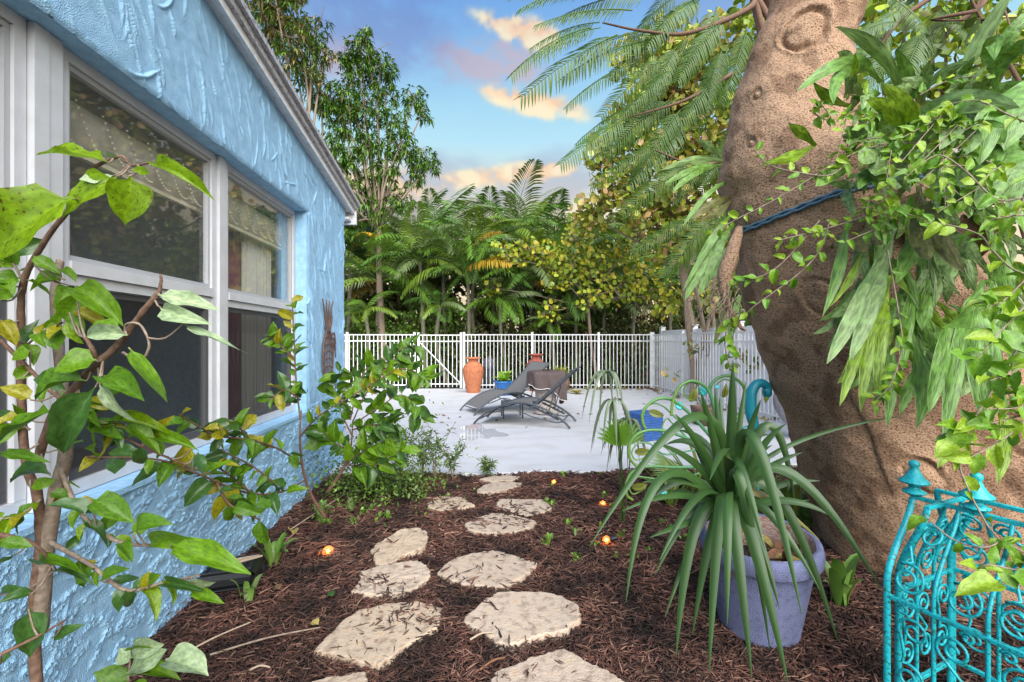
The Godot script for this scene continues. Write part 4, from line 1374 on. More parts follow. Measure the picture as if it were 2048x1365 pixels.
func potted() -> void:
	# purple blue pot, leaning a little
	var c := Vector3(1.17, 0.0, -2.16)
	var tilt := Basis(Vector3(1, 0, 0.5).normalized(), 0.07)
	var t := thing("flower_pot", "weathered lavender blue pot with peeling rim", "pot", c)
	t.basis = tilt.scaled(Vector3(0.94, 1.0, 0.94))
	var m := MB.new()
	var prof := []
	for q in [[0.001, 0.0], [0.175, 0.0], [0.185, 0.02], [0.205, 0.14], [0.232, 0.30], [0.240, 0.352], [0.262, 0.358], [0.274, 0.372], [0.276, 0.412], [0.268, 0.436], [0.252, 0.446], [0.240, 0.440]]: prof.append(Vector2(q[0], q[1]))
	m.lathe(Vector3.ZERO, prof, 56)
	for i in m.v.size(): m.v[i] += Vector3(m.v[i].x, 0, m.v[i].z).normalized() * noise_b.get_noise_3d(m.v[i].x * 400, m.v[i].y * 400, m.v[i].z * 400) * 0.006
	put("body", m, M.bluepot, t)
	m = MB.new()
	m.lathe(Vector3.ZERO, [Vector2(0.2405, 0.441), Vector2(0.232, 0.42), Vector2(0.222, 0.33), Vector2(0.213, 0.27)], 56)
	put("inner_wall", m, M.potpeel, t)
	m = MB.new()
	m.lathe(Vector3.ZERO, [Vector2(0.216, 0.285), Vector2(0.13, 0.30), Vector2(0.001, 0.305)], 40)
	put("soil", m, M.soil, t)
	for k in 7:
		var lf := MB.new()
		leaf_strip(lf, Vector3.ZERO, Vector3(0.05, 0.05, 0.0), Vector3(0.12, 0.01, 0.02), 0.085, Vector3(0, 0.2, 1), Color(1, 1, 1), 6, 4, 0.5)
		var a := -0.6 + k * 0.33
		var o := put(numbered("fallen_leaf"), lf, M.dryleaf[0 if k % 3 else 1], self, Transform3D(Basis.from_euler(Vector3(ra(-0.5, 0.5), ra(0, TAU), ra(-0.3, 0.4))), c + Vector3(cos(a) * 0.13, 0.315 + 0.01 * (k % 3), sin(a) * 0.12)))
		tag(o, "curled dry brown leaf lying inside the lavender pot", "leaf", "dry leaves in the pot")
	# strap leaf plant
	var root := spot(1457, 1030, 2.03)
	var pl := thing("strap_leaf_plant", "dark green strap leaf plant growing in the lavender pot", "plant", Vector3(root.x, 0.29, root.z))
	var base := pl.position
	var stem := MB.new()
	stem.tube(path([Vector3(0.03, 0, -0.01), Vector3(0.0, 0.12, 0), root - base, root - base + Vector3(0, 0.06, 0)], 14), taper(15, 0.026, 0.020), 10)
	put("stem", stem, M.twig, pl)
	var L := [   # middle x, y, nearer by; tip x, y, nearer by; width in pixels
		[1462, 880, 0.05, 1466, 722, 0.08, 40], [1395, 830, 0.1, 1180, 1092, 0.35, 40], [1330, 950, 0.2, 1252, 1205, 0.4, 34],
		[1440, 1020, 0.22, 1418, 1348, 0.42, 40], [1466, 1035, 0.25, 1504, 1356, 0.45, 42], [1492, 1040, 0.22, 1578, 1375, 0.42, 44],
		[1500, 870, 0.15, 1604, 1230, 0.42, 44], [1570, 940, 0.1, 1762, 1178, 0.3, 38], [1535, 850, 0.0, 1590, 1010, 0.05, 36],
		[1560, 900, -0.05, 1818, 830, -0.1, 20], [1390, 1040, 0.1, 1300, 1075, 0.2, 30], [1395, 1040, 0.15, 1352, 1315, 0.3, 40],
		[1550, 985, 0.08, 1676, 1282, 0.22, 40], [1385, 960, -0.05, 1290, 1010, 0.0, 34], [1405, 900, -0.1, 1330, 890, -0.2, 36],
		[1420, 900, -0.15, 1355, 860, -0.3, 34], [1490, 900, -0.1, 1540, 870, -0.2, 34], [1500, 980, 0.0, 1640, 1080, 0.1, 32],
		[1400, 1000, 0.05, 1310, 1150, 0.15, 36], [1430, 1040, 0.15, 1385, 1270, 0.25, 36], [1500, 1040, 0.15, 1560, 1220, 0.3, 34],
		[1455, 900, 0.2, 1420, 960, 0.5, 38], [1470, 920, 0.1, 1530, 1100, 0.35, 38], [1430, 930, -0.2, 1380, 1010, -0.35, 30], [1490, 930, -0.2, 1560, 1000, -0.35, 30], [1445, 880, -0.1, 1440, 790, -0.2, 26], [1480, 960, 0.2, 1540, 1300, 0.25, 34],
		[1370, 985, 0.0, 1345, 1000, 0.05, 30], [1425, 860, 0.0, 1398, 800, -0.05, 30], [1500, 1010, 0.05, 1620, 1000, 0.0, 28],
		[1430, 890, 0.05, 1402, 785, 0.1, 30], [1410, 910, 0.1, 1350, 828, 0.2, 30], [1395, 930, 0.05, 1306, 885, 0.15, 30], [1385, 965, 0.1, 1285, 965, 0.2, 28], [1490, 890, 0.0, 1522, 800, 0.05, 28], [1510, 915, 0.05, 1572, 848, 0.1, 30], [1525, 945, 0.05, 1605, 905, 0.1, 28], [1545, 975, 0.0, 1640, 962, 0.05, 28], [1475, 880, -0.05, 1492, 762, -0.1, 26], [1440, 880, -0.05, 1430, 770, -0.1, 26], [1415, 940, -0.1, 1378, 868, -0.2, 26], [1500, 930, -0.1, 1545, 890, -0.2, 26], [1370, 990, 0.15, 1245, 1022, 0.3, 28], [1560, 1000, 0.1, 1668, 1035, 0.2, 28], [1405, 985, 0.2, 1320, 1120, 0.4, 30], [1520, 1010, 0.2, 1640, 1180, 0.35, 30], [1455, 1000, 0.3, 1455, 1250, 0.5, 34], [1480, 990, 0.1, 1545, 1160, 0.3, 30], [1415, 1020, 0.1, 1330, 1235, 0.25, 30]]
	for k in L.size():
		var q: Array = L[k]
		var a := root + Vector3(0, ra(-0.02, 0.04), 0)
		var mid := spot(q[0], q[1], 2.03 - q[2])
		var tip := spot(q[3], q[4], 2.03 - q[5])
		var ctrl := mid * 2.0 - (a + tip) * 0.5
		var pts := []
		var sides := []
		var hw := []
		var n := 16
		var w: float = q[6] / FOC * 2.03 * 0.28
		for i in n + 1:
			var s := float(i) / n
			var p := bez(a, ctrl, tip, s)
			pts.append(p - base)
			var dir := (bez(a, ctrl, tip, minf(1, s + 0.05)) - bez(a, ctrl, tip, maxf(0, s - 0.05))).normalized()
			var view := (p - Vector3(0, EYE, 0)).normalized()
			var out := Vector3(tip.x - a.x, 0, tip.z - a.z).normalized().cross(Vector3.UP)
			var sd := dir.cross(view * 0.75 + Vector3(0.2, -0.4, 0)).normalized()
			sides.append(sd)
			hw.append(maxf(0.001, w * (0.55 + 0.45 * smoothstep(0.0, 0.25, s)) * pow(1.0 - pow(s, 3.2), 0.8)))
		var lf := MB.new()
		lf.strip(pts, sides, hw, 0.28, 0.0, 4)
		var dry := 14 + rng.randi() % 3             # browned tip
		for i in lf.c.size():
			if i / 5 >= dry: lf.c[i] = Color(5.0, 1.5, 1.2)
			else: lf.c[i] = Color(1, 1, 1) * (0.85 + 0.1 * (k % 4))
		put("leaf", lf, M.strapdry if k == 17 else M.strap, pl)

# ------------------------------------------------------------------ the big trunk
var TR := [   # height, across of the left flank, across of the right flank
	[-0.16, 1.98, 3.62], [0.145, 1.95, 3.5], [0.464, 1.87, 3.42], [0.78, 1.765, 3.35], [1.10, 1.63, 3.25], [1.42, 1.54, 3.12], [1.74, 1.45, 2.95], [2.025, 1.41, 2.78], [2.25, 1.36, 2.6], [2.41, 1.303, 2.5], [2.567, 1.316, 2.38], [2.886, 1.38, 2.18], [3.20, 1.47, 2.145], [3.52, 1.61, 2.27], [4.2, 1.85, 2.45], [5.2, 2.2, 2.65]]
func trunk_mid(h: float) -> Vector2:          # (centre, half width)
	for i in TR.size() - 1:
		if h <= TR[i + 1][0]:
			var t := smoothstep(0.0, 1.0, (h - TR[i][0]) / (TR[i + 1][0] - TR[i][0])) * 0.5 + 0.5 * clampf((h - TR[i][0]) / (TR[i + 1][0] - TR[i][0]), 0, 1)
			var a := lerpf(TR[i][1], TR[i + 1][1], t) + 0.085
			var b := lerpf(TR[i][2], TR[i + 1][2], t)
			return Vector2((a + b) * 0.5, (b - a) * 0.5)
	return Vector2(2.43, 0.22)
func trunk_at(h: float, a: float) -> Vector3:   # a = 0 right flank, PI left flank, PI/2 facing the path
	var m := trunk_mid(h)
	var deep := minf(m.y, 0.62) * (0.92 + 0.16 * smoothstep(1.2, 0.0, h))
	var low := smoothstep(1.9, 0.6, h)
	var r := 1.0 + 0.015 * low * sin(a * 3.0 + 0.9 - h * 0.5) + 0.025 * sin(a * 5.0 + h * 2.0) * low
	r -= 0.035 * low * exp(-pow((a - 1.62 - 0.12 * h) / 0.05, 2.0)) * smoothstep(1.1, 0.6, h)      # crevice between two buttresses
	r -= 0.30 * exp(-pow((a - 1.05) / 0.22, 2.0) - pow((h - 1.25) / 0.20, 2.0))       # hollow under the fern
	r += 0.10 * exp(-pow((a - 1.35) / 0.35, 2.0) - pow((h - 1.62) / 0.12, 2.0))
	var p := Vector3(m.x + cos(a) * m.y * (r if cos(a) > -0.75 else lerpf(r, 1.0, 0.85)), h, -2.95 + sin(a) * deep * r)
	var n := Vector3(cos(a), 0, sin(a))
	p += n * (noise.get_noise_3d(p.x * 50, h * 34, p.z * 50) * 0.040 + noise_b.get_noise_3d(p.x * 200, h * 200, p.z * 200) * 0.014)
	# rings round old branch scars
	for q in [[3.20, 2.0, 0.125, 0.024], [1.60, 2.42, 0.10, 0.012], [0.62, 2.18, 0.09, 0.028], [2.55, 2.7, 0.03, 0.014], [2.86, 2.65, 0.025, 0.014], [0.85, 1.45, 0.10, 0.022]]:
		var c := trunk_mid(q[0])
		var dh: float = h - q[0]
		var da: float = (a - q[1]) * c.y
		var dist := sqrt(dh * dh + da * da * 1.1) * (1.0 + 0.28 * noise_b.get_noise_3d(p.x * 110, h * 110, p.z * 110))
		if dist < q[2] * 2.0:
			p += n * (q[3] * 0.55 * exp(-pow((dist - q[2] * 1.15) / 0.022, 2.0)) - q[3] * 1.5 * exp(-pow((dist - q[2]) / 0.013, 2.0)) + q[3] * 0.7 * exp(-pow(dist / (q[2] * 0.7), 2.0)))
	return p

func trunk() -> void:
	var t := thing("large_tree", "massive leaning tan tree trunk with branch scars carrying staghorn ferns", "tree")
	var m := MB.new()
	var seg := 250
	var rows := 400
	for j in rows + 1:
		var h := lerpf(-0.14, 5.0, j / float(rows))
		for k in seg:
			var p := trunk_at(h, TAU * k / seg)
			var pale := smoothstep(0.16, 0.24, noise_b.get_noise_3d(p.x * 45, p.y * 60, p.z * 45))       # grey lichen
			var damp := smoothstep(0.14, 0.26, noise.get_noise_3d(p.x * 60 + 90, p.y * 22, p.z * 60))      # dark damp streaks
			m.col = Color(1, 1, 1).lerp(Color(1.0, 1.06, 1.08), pale * 0.7).lerp(Color(0.62, 0.56, 0.52), damp * 0.35)
			var crust_shade := smoothstep(0.02, 0.10, noise_b.get_noise_3d(p.x * 150 + 300, p.y * 120, p.z * 150) + (0.16 if h < 1.05 and TAU * k / seg < 2.05 else -0.18))     # dark flaking bark, plus shade painted in low on the front and right
			m.col = m.col.lerp(Color(0.46, 0.38, 0.34), crust_shade * 0.65)
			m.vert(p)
	for j in rows:
		for k in seg:
			var a := j * seg + k
			var b := j * seg + (k + 1) % seg
			m.quad(a, a + seg, b + seg, b)
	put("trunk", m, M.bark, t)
	for q in [[Vector3(2.4, 4.6, -2.9), Vector3(1.6, 5.6, -3.6), Vector3(0.6, 6.3, -4.4)], [Vector3(2.4, 4.6, -2.9), Vector3(3.1, 5.8, -2.4), Vector3(4.0, 6.6, -1.8)]]:
		var l := MB.new()
		l.tube(path(q, 14), taper(15, 0.2, 0.08), 12)
		put("limb", l, M.bark, t)
	# hanging aerial root on the house side
	var r := MB.new()
	var pts := []
	for q in [[1478, 455, 2.75], [1466, 500, 2.7], [1450, 560, 2.68], [1452, 600, 2.68], [1470, 640, 2.7], [1490, 660, 2.72]]: pts.append(spot(q[0], q[1], q[2]))
	r.tube(path(pts, 20), [0.022, 0.026, 0.03, 0.034, 0.04, 0.044, 0.046, 0.045, 0.042, 0.036, 0.03, 0.026, 0.024, 0.02, 0.018, 0.016, 0.014, 0.012, 0.01, 0.008, 0.006], 12)
	for i in r.v.size(): r.v[i] += rv(0.006)
	put("aerial_root", r, M.bark, t)
	for k in 14:
		var rr := MB.new()
		var a := spot(ra(1448, 1480), ra(560, 620), 2.64)
		rr.tube(path([a, a + Vector3(ra(-0.08, 0.02), -0.06, 0.02), a + Vector3(ra(-0.13, 0.05), ra(-0.25, -0.1), ra(-0.05, 0.05))], 6), taper(7, 0.004, 0.0015), 4)
		put("rootlet", rr, M.paletwig, t)
	# rope tied round
	var rp := thing("rope", "blue grey rope tied round the tree trunk below the ferns", "rope")
	pts = []
	for i in 61:
		var k := i / 60.0
		var a := lerpf(PI + 0.55, 0.9, k)
		var h := 2.06 + 0.20 * smoothstep(0.25, 1.0, k) - 0.01 * sin(k * 9.0)
		var p := trunk_at(h, a)
		pts.append(p + Vector3(cos(a), 0, sin(a)) * 0.012)
	for q in 2:
		var rm := MB.new()
		var tw := []
		for i in 61: tw.append(pts[i] + Vector3(0, 0.009 * (q * 2 - 1) + 0.004 * sin(i * 2.0 + q * 3.0), 0))
		rm.tube(tw, 0.009, 8)
		put("strand", rm, M.rope, rp)
	var kn := MB.new()
	kn.ball(pts[8] + Vector3(0, -0.01, 0.01), Vector3(0.03, 0.022, 0.025), 10)
	put("knot", kn, M.rope, rp)

# ------------------------------------------------------------------ trees beyond the fence
func fast_leaf(m: MB, p: Vector3, dir: Vector3, side: Vector3, L: float, W: float, droop: float) -> void:
	var up := side.cross(dir)
	var mid := p + dir * (L * 0.45) + Vector3.DOWN * droop * L * 0.12
	var tip := p + dir * L * 0.95 + Vector3.DOWN * droop * L * 0.5
	var a := m.vert(p); m.vert(mid + side * W * 0.5 + up * W * 0.15); m.vert(mid - up * W * 0.08); m.vert(mid - side * W * 0.5 + up * W * 0.15); m.vert(tip)
	m.tri(a, a + 1, a + 2); m.tri(a, a + 2, a + 3); m.tri(a + 1, a + 4, a + 2); m.tri(a + 2, a + 4, a + 3)
func round_leaf(m: MB, p: Vector3, n: Vector3, r: float) -> void:
	var s := n.cross(Vector3.UP)
	if s.length() < 0.1: s = Vector3.RIGHT
	s = s.normalized()
	var t := n.cross(s)
	var c := m.vert(p - n * r * 0.12)
	for k in 8:
		var a := TAU * k / 8.0
		m.vert(p + (s * cos(a) + t * sin(a)) * r * (1.0 if k else 0.8) + n * r * 0.10 * sin(a * 2.0 + p.x * 40.0))
	for k in 8: m.tri(c, c + 1 + k, c + 1 + (k + 1) % 8)

func frond(L: float, pairs: int, leaf: float, droop: float, wdt: float, stiff: float) -> ArrayMesh:
	var m := MB.new()
	var pts := []
	for i in 13:
		var t := i / 12.0
		pts.append(Vector3(L * (t - 0.12 * droop * t * t * t), L * (0.42 * t - droop * 0.62 * t * t), L * 0.03 * sin(t * 3.0)))
	m.col = Color(1.3, 1.25, 0.8)
	m.tube(pts, taper(13, 0.016, 0.003), 4)
	for i in pairs:
		var t := 0.14 + 0.86 * i / float(pairs - 1)
		var k := t * 12.0
		var p: Vector3 = pts[int(minf(k, 11.0))].lerp(pts[int(minf(k, 11.0)) + 1], k - minf(int(k), 11.0))
		var tan: Vector3 = (pts[int(minf(k, 11.0)) + 1] - pts[int(minf(k, 11.0))]).normalized()
		var up := Vector3(0, 0, 1).cross(tan).normalized()
		var ll := leaf * (0.45 + 0.75 * sin(PI * pow(t, 0.75))) * (1.0 if t < 0.95 else 0.7)
		for s in [-1.0, 1.0]:
			var out := (Vector3(0, 0, s) * 0.8 + tan * (0.45 + 0.5 * t) - up * 0.1 + rv(0.06)).normalized()
			var a := p
			var b := p + out * ll * 0.55 + up * ll * 0.10
			var c := p + out * ll * (0.9 + 0.1 * stiff) + Vector3.DOWN * ll * (0.42 * (1.0 - stiff)) + rv(0.02)
			m.col = Color(1, 1, 1) * ra(0.75, 1.25)
			var sd := out.cross(up + Vector3(0, 0, s * 0.6)).normalized()
			var w := wdt * ra(0.8, 1.1)
			var q := m.vert(a); m.vert(b + sd * w * 0.5); m.vert(b - sd * w * 0.5); m.vert(b.lerp(c, 0.55) + sd * w * 0.4 + Vector3.UP * ll * 0.03); m.vert(b.lerp(c, 0.55) - sd * w * 0.4 + Vector3.UP * ll * 0.03); m.vert(c)
			m.tri(q, q + 1, q + 2); m.quad(q + 1, q + 3, q + 4, q + 2); m.tri(q + 3, q + 5, q + 4)
	return m.mesh()

func rosette_crown(clumps: Array, per: float, L: float, W: float, cols: Array, droop: float) -> MB:
	# leaves in whorls on the outer part of each clump [centre, radius]
	var m := MB.new()
	for q in clumps:
		var R: float = q[1]
		for i in int(per * R * R):
			var o := rv().normalized()
			var p: Vector3 = q[0] + o * R * pow(rng.randf(), 0.4) * Vector3(1, 0.85, 1)
			var col: Color = cols[rng.randi() % cols.size()] * ra(0.75, 1.25)
			var ax := (o + Vector3.UP * 0.3 + rv(0.5)).normalized()
			for k in rng.randi_range(6, 10):
				var dir := (ax * 0.5 + rv().normalized()).normalized()
				m.col = col * ra(0.8, 1.2)
				fast_leaf(m, p, dir, dir.cross(Vector3.UP + rv(0.3)).normalized(), L * ra(0.6, 1.15), W * ra(0.8, 1.2), droop)
	return m

func disc_crown(clumps: Array, per: float, r: float, cols: Array) -> MB:
	var m := MB.new()
	for q in clumps:
		var R: float = q[1]
		for i in int(per * R * R):
			var p: Vector3 = q[0] + rv().normalized() * R * pow(rng.randf(), 0.45) * Vector3(1, 0.9, 1)
			m.col = cols[rng.randi() % cols.size()] * ra(0.7, 1.3)
			round_leaf(m, p, (rv() + Vector3(0, 0.35, 0.5)).normalized(), r * ra(0.55, 1.15))
	return m

func small_crown(clumps: Array, per: float, L: float, W: float, cols: Array) -> MB:
	var m := MB.new()
	for q in clumps:
		var R: float = q[1]
		for i in int(per * R * R):
			var p: Vector3 = q[0] + rv().normalized() * R * pow(rng.randf(), 0.35)
			m.col = cols[rng.randi() % cols.size()] * ra(0.6, 1.35)
			var dir := (rv() + Vector3(0, -0.2, 0.2)).normalized()
			fast_leaf(m, p, dir, dir.cross(rv()).normalized(), L * ra(0.6, 1.2), W * ra(0.7, 1.2), 0.4)
	return m

func branches(t: Node3D, base: Vector3, clumps: Array, r: float, m: Material, fork := 0.45) -> void:
	var top := Vector3.ZERO
	for q in clumps: top += q[0]
	top /= clumps.size()
	var knot := base.lerp(top, fork)
	var tr := MB.new()
	tr.tube(path([base, base.lerp(knot, 0.5) + rv(0.12), knot], 10), taper(11, r, r * 0.7), 10)
	put("trunk", tr, m, t)
	for q in clumps:
		var l := MB.new()
		l.tube(path([knot, knot.lerp(q[0], 0.5) + rv(0.25) + Vector3.UP * 0.15, q[0], q[0] + (q[0] - knot).normalized() * q[1] * 0.6], 10), taper(11, r * 0.32, 0.010), 6)
		put("limb", l, m, t)
		for k in 3:
			var s := MB.new()
			s.tube(path([q[0], q[0] + rv(q[1] * 0.5), q[0] + rv(q[1] * 0.95)], 5), taper(6, 0.025, 0.006), 4)
			put("twig", s, m, t)

func clumps_px(list: Array) -> Array:       # x, y, ahead, radius
	var out := []
	for q in list: out.append([spot(q[0], q[1], q[2]), q[3]])
	return out

func backdrop() -> void:
	# tall lance leaf trees behind the house
	var mango := [Color(0.085, 0.17, 0.022), Color(0.12, 0.22, 0.03), Color(0.065, 0.135, 0.025), Color(0.17, 0.21, 0.05), Color(0.26, 0.20, 0.09)]
	var deep := [Color(0.075, 0.175, 0.022), Color(0.11, 0.23, 0.028), Color(0.055, 0.125, 0.02)]
	var t := thing("lance_leaf_tree", "tall tree with drooping lance leaves standing behind the house gable", "tree")
	var c := clumps_px([[540, -60, 13, 1.0], [560, 20, 13.2, 0.85], [600, 75, 13, 0.7], [630, 60, 13.4, 0.5], [575, 120, 13, 0.6], [620, 150, 13.3, 0.6], [650, 110, 13.5, 0.35], [530, 40, 13.6, 0.8], [640, 190, 13.6, 0.5]])
	put("crown", rosette_crown(c, 190, 0.22, 0.05, mango, 1.3), M.foliage, t)
	branches(t, Vector3(-5.6, 0, -13.3), c, 0.13, M.paletwig, 0.6)
	t = thing("lance_leaf_tree", "bright green lance leaf tree with a pale trunk by the house eave", "tree")
	c = clumps_px([[722, 95, 14, 0.5], [715, 140, 14.1, 0.6], [760, 130, 14, 0.55], [690, 190, 13.8, 0.55], [730, 215, 14, 0.6], [690, 250, 13.8, 0.55], [770, 180, 14.2, 0.45], [830, 195, 14.3, 0.42], [845, 225, 14.3, 0.3], [790, 240, 14, 0.5], [740, 290, 13.9, 0.6], [800, 290, 14, 0.55], [840, 310, 14, 0.5], [700, 320, 14, 0.55], [770, 345, 14, 0.5], [830, 350, 14.1, 0.35], [862, 330, 14.1, 0.3], [745, 370, 14.2, 0.45], [730, 70, 14.1, 0.3], [700, 120, 14, 0.3], [700, 390, 14, 0.6], [755, 420, 14.1, 0.6], [690, 450, 14, 0.6], [800, 400, 14.2, 0.5], [660, 300, 13.8, 0.6], [650, 380, 13.9, 0.6], [665, 210, 13.8, 0.5]])
	var top := []
	for i in 5: top.append(c[i])
	put("crown", rosette_crown(c, 250, 0.21, 0.05, deep + [Color(0.14, 0.25, 0.03)], 1.2), M.foliage, t)
	branches(t, Vector3(-3.9, 0, -14.1), c, 0.12, M.paletwig, 0.62)
	# palms
	var shapes := []
	for k in 6: shapes.append(frond([2.3, 2.0, 2.5, 2.2, 1.8, 2.6][k], 30, [0.50, 0.46, 0.55, 0.5, 0.42, 0.6][k], [0.75, 1.0, 0.6, 1.15, 0.85, 0.5][k], 0.046, [0.3, 0.2, 0.5, 0.1, 0.4, 0.6][k]))
	var spots := [[760, 560, 14.2, 0.95], [700, 500, 14.6, 0.9], [840, 520, 14.0, 1.05], [885, 480, 14.9, 0.95], [935, 540, 13.9, 0.95], [950, 500, 14.6, 1.0], [1000, 600, 13.9, 0.85], [1030, 475, 15.6, 1.05], [1065, 545, 14.4, 0.95], [1110, 490, 15.4, 0.95], [1150, 580, 14.2, 0.85], [1215, 540, 14.8, 0.9], [1270, 600, 14.0, 0.85], [1045, 455, 18.0, 1.1], [985, 490, 17.0, 1.05], [820, 490, 16.0, 1.0], [1180, 480, 17.0, 0.95], [1340, 560, 14.3, 0.85], [730, 620, 13.7, 0.6], [880, 610, 13.7, 0.6], [1100, 640, 13.6, 0.5], [1440, 560, 13.8, 0.85], [650, 450, 15.0, 1.0]]
	var marks := [[735, "by the house corner"], [835, "beyond the picket run left of the gate".replace("left of", "beside")], [925, "behind the white gate"], [975, "behind the orange urn"], [1040, "behind the blue planter"], [1100, "behind the reddish urn"], [1170, "behind the clay pot's plant"], [1260, "behind the last patio fence panel"], [1500, "beyond the fence corner"]]
	var seen := {}
	for i in spots.size():
		var q: Array = spots[i]
		var p := spot(q[0], q[1], q[2])
		var lab := ""
		for mk in marks:
			if q[0] <= mk[0]:
				lab = mk[1]
				break
		lab = ("low young palm " if q[3] < 0.7 else ("slender tall palm rising " if q[1] < 480 else "arching palm with hanging fronds ")) + lab
		if q[2] > 14.45: lab += ", deep in the thicket"
		if i == 7: lab = "tall palm rising behind the loungers, in front of the tallest one"
		if i == 13: lab = "tallest palm of the thicket, its fronds against the sky"
		t = thing("palm_tree", lab, "palm tree", Vector3(p.x, 0, p.z), 0.0, "palms behind the picket fence")
		var tr := MB.new()
		tr.tube(path([Vector3(ra(-0.3, 0.3), -0.05, 0), Vector3(ra(-0.15, 0.15), p.y * 0.5, 0), Vector3(0, p.y - 0.05, 0)], 12), taper(13, 0.075, 0.05), 8)
		put("trunk", tr, M.palmstem, t)
		var n := 17 if q[3] > 0.7 else 11
		for k in n:
			var pitch := lerpf(1.05, -0.45, pow(k / float(n - 1), 0.8)) + ra(-0.12, 0.12)
			var az := k * 2.4 + ra(-0.3, 0.3)
			var b := Basis(Vector3.UP, az) * Basis(Vector3(0, 0, 1), pitch * 0.8) * Basis(Vector3.RIGHT, ra(-0.4, 0.4))
			var which := rng.randi() % 4
			var mt: Material = M.fronds[which] if rng.randf() > 0.012 else M.fronds[4]
			if i == 5 and k == n - 3: mt = M.fronds[4]
			put("frond", shapes[rng.randi() % 6], mt, t, Transform3D(b.scaled(Vector3.ONE * q[3] * ra(0.85, 1.1)), Vector3(0, p.y - 0.05, 0)))
	# bushes that close the view behind the palms
	var dark := [Color(0.05, 0.095, 0.022), Color(0.075, 0.12, 0.025), Color(0.11, 0.14, 0.03), Color(0.04, 0.075, 0.02), Color(0.16, 0.13, 0.05)]
	var olive := [Color(0.15, 0.17, 0.04), Color(0.20, 0.19, 0.05), Color(0.10, 0.13, 0.035), Color(0.24, 0.19, 0.08)]
	for i in 9:
		var x := -7.5 + i * 2.2
		t = thing("background_tree", "dense dark leafy tree closing the view behind the palms", "tree", Vector3.ZERO, 0.0, "background trees behind the palms")
		c = []
		for k in 9: c.append([Vector3(x + ra(-1.2, 1.2), 0.4 + k * 0.6 + ra(-0.3, 0.3), -18.5 + ra(-0.9, 0.9)), ra(0.9, 1.3)])
		put("crown", small_crown(c, 420, 0.30, 0.16, dark if i % 3 else olive), M.foliage, t)
		branches(t, Vector3(x, 0, -18.6), c, 0.12, M.twig, 0.5)
	for i in 12:
		var px := 700.0 + i * 62.0
		t = thing("hedge_bush", ("vine tangled leafy bush " if i < 4 else "dark undergrowth bush ") + ["at the house corner", "beside the gate post", "behind the gate pickets", "behind the gate latch post", "behind the orange urn", "behind the blue planter", "behind the dark filter canister", "behind the reddish urn", "behind the clay pot", "behind the last patio fence panel", "at the fence corner", "beyond the fence corner"][i], "bush", Vector3.ZERO, 0.0, "bushes behind the fence")
		c = []
		var tall := 2.3 if i < 4 else 1.5
		for k in 6: c.append([spot(px + ra(-35, 35), 682, 14.8 + ra(-0.5, 0.9)) * Vector3(1, 0, 1) + Vector3.UP * (0.3 + tall * k / 6.0), ra(0.5, 0.8)])
		put("crown", small_crown(c, 1100 if i < 4 else 900, 0.13, 0.09, [Color(0.10, 0.20, 0.02), Color(0.14, 0.24, 0.03), Color(0.07, 0.13, 0.02)] if i < 4 else dark), M.foliage, t)
		branches(t, spot(px, 682, 15.0) * Vector3(1, 0, 1), c, 0.04, M.twig, 0.4)
	# upright blades behind the fence
	var blade := [Color(0.08, 0.13, 0.03), Color(0.12, 0.17, 0.05), Color(0.05, 0.09, 0.025)]
	var tufts := []
	for k in 3: tufts.append(tuft(26, 1.05, 0.06, 0.30, blade, 1.0).mesh())
	for i in 16:
		var p := spot(905 + i * 25 + ra(-8, 8), 682, 13.25 + ra(0, 0.5)) * Vector3(1, 0, 1)
		var sp := thing("snake_plant", "clump of upright dark blade leaves behind the white pickets", "plant", p, ra(0, TAU), "blade leaf clumps behind the fence")
		put("leaves", tufts[i % 3], M.foliage, sp, Transform3D(Basis.from_scale(Vector3.ONE * ra(0.75, 1.15)), Vector3.ZERO))
	# round leaf trees beyond the side fence
	var grape := [Color(0.36, 0.40, 0.04), Color(0.42, 0.40, 0.06), Color(0.28, 0.35, 0.035), Color(0.46, 0.36, 0.08), Color(0.20, 0.29, 0.03), Color(0.38, 0.24, 0.10), Color(0.40, 0.45, 0.10)]
	var yellow := [Color(0.46, 0.46, 0.04), Color(0.54, 0.45, 0.05), Color(0.32, 0.40, 0.035), Color(0.20, 0.30, 0.03)]
	t = thing("round_leaf_tree", "round leaved tree with yellowing olive foliage beyond the fence corner", "tree")
	c = clumps_px([[1215, 310, 11.5, 0.55], [1260, 250, 11, 0.6], [1310, 190, 10.5, 0.65], [1370, 150, 10, 0.7], [1430, 110, 9.5, 0.7], [1240, 380, 11.3, 0.65], [1320, 300, 10.7, 0.75], [1400, 240, 10, 0.7], [1300, 420, 11, 0.65], [1380, 360, 10.4, 0.7], [1440, 310, 9.8, 0.6], [1180, 430, 12, 0.5], [1420, 450, 10.2, 0.6], [1350, 480, 10.8, 0.55], [1260, 120, 11.5, 0.5], [1340, 90, 11, 0.6]])
	for q in c: q[1] *= 1.25
	put("crown", disc_crown(c, 620, 0.085, grape), M.foliage, t)
	branches(t, Vector3(4.75, 0, -11.2), c, 0.11, M.paletwig, 0.55)
	t = thing("round_leaf_tree", "spreading shrubby tree with bright yellow round leaves before the palms", "tree")
	c = clumps_px([[1010, 510, 13.4, 0.4], [1060, 505, 13.3, 0.42], [1105, 515, 13.2, 0.42], [1150, 545, 13, 0.45], [1200, 520, 12.9, 0.5], [1110, 560, 13.1, 0.35], [1230, 580, 12.8, 0.45], [1180, 600, 13, 0.35], [1100, 625, 13.2, 0.3], [1290, 560, 12.6, 0.5], [1340, 600, 12.4, 0.45], [1260, 500, 12.9, 0.5], [985, 575, 13.5, 0.22], [1390, 580, 12, 0.4], [1150, 480, 13.2, 0.4]])
	for q in c: q[1] *= 1.4
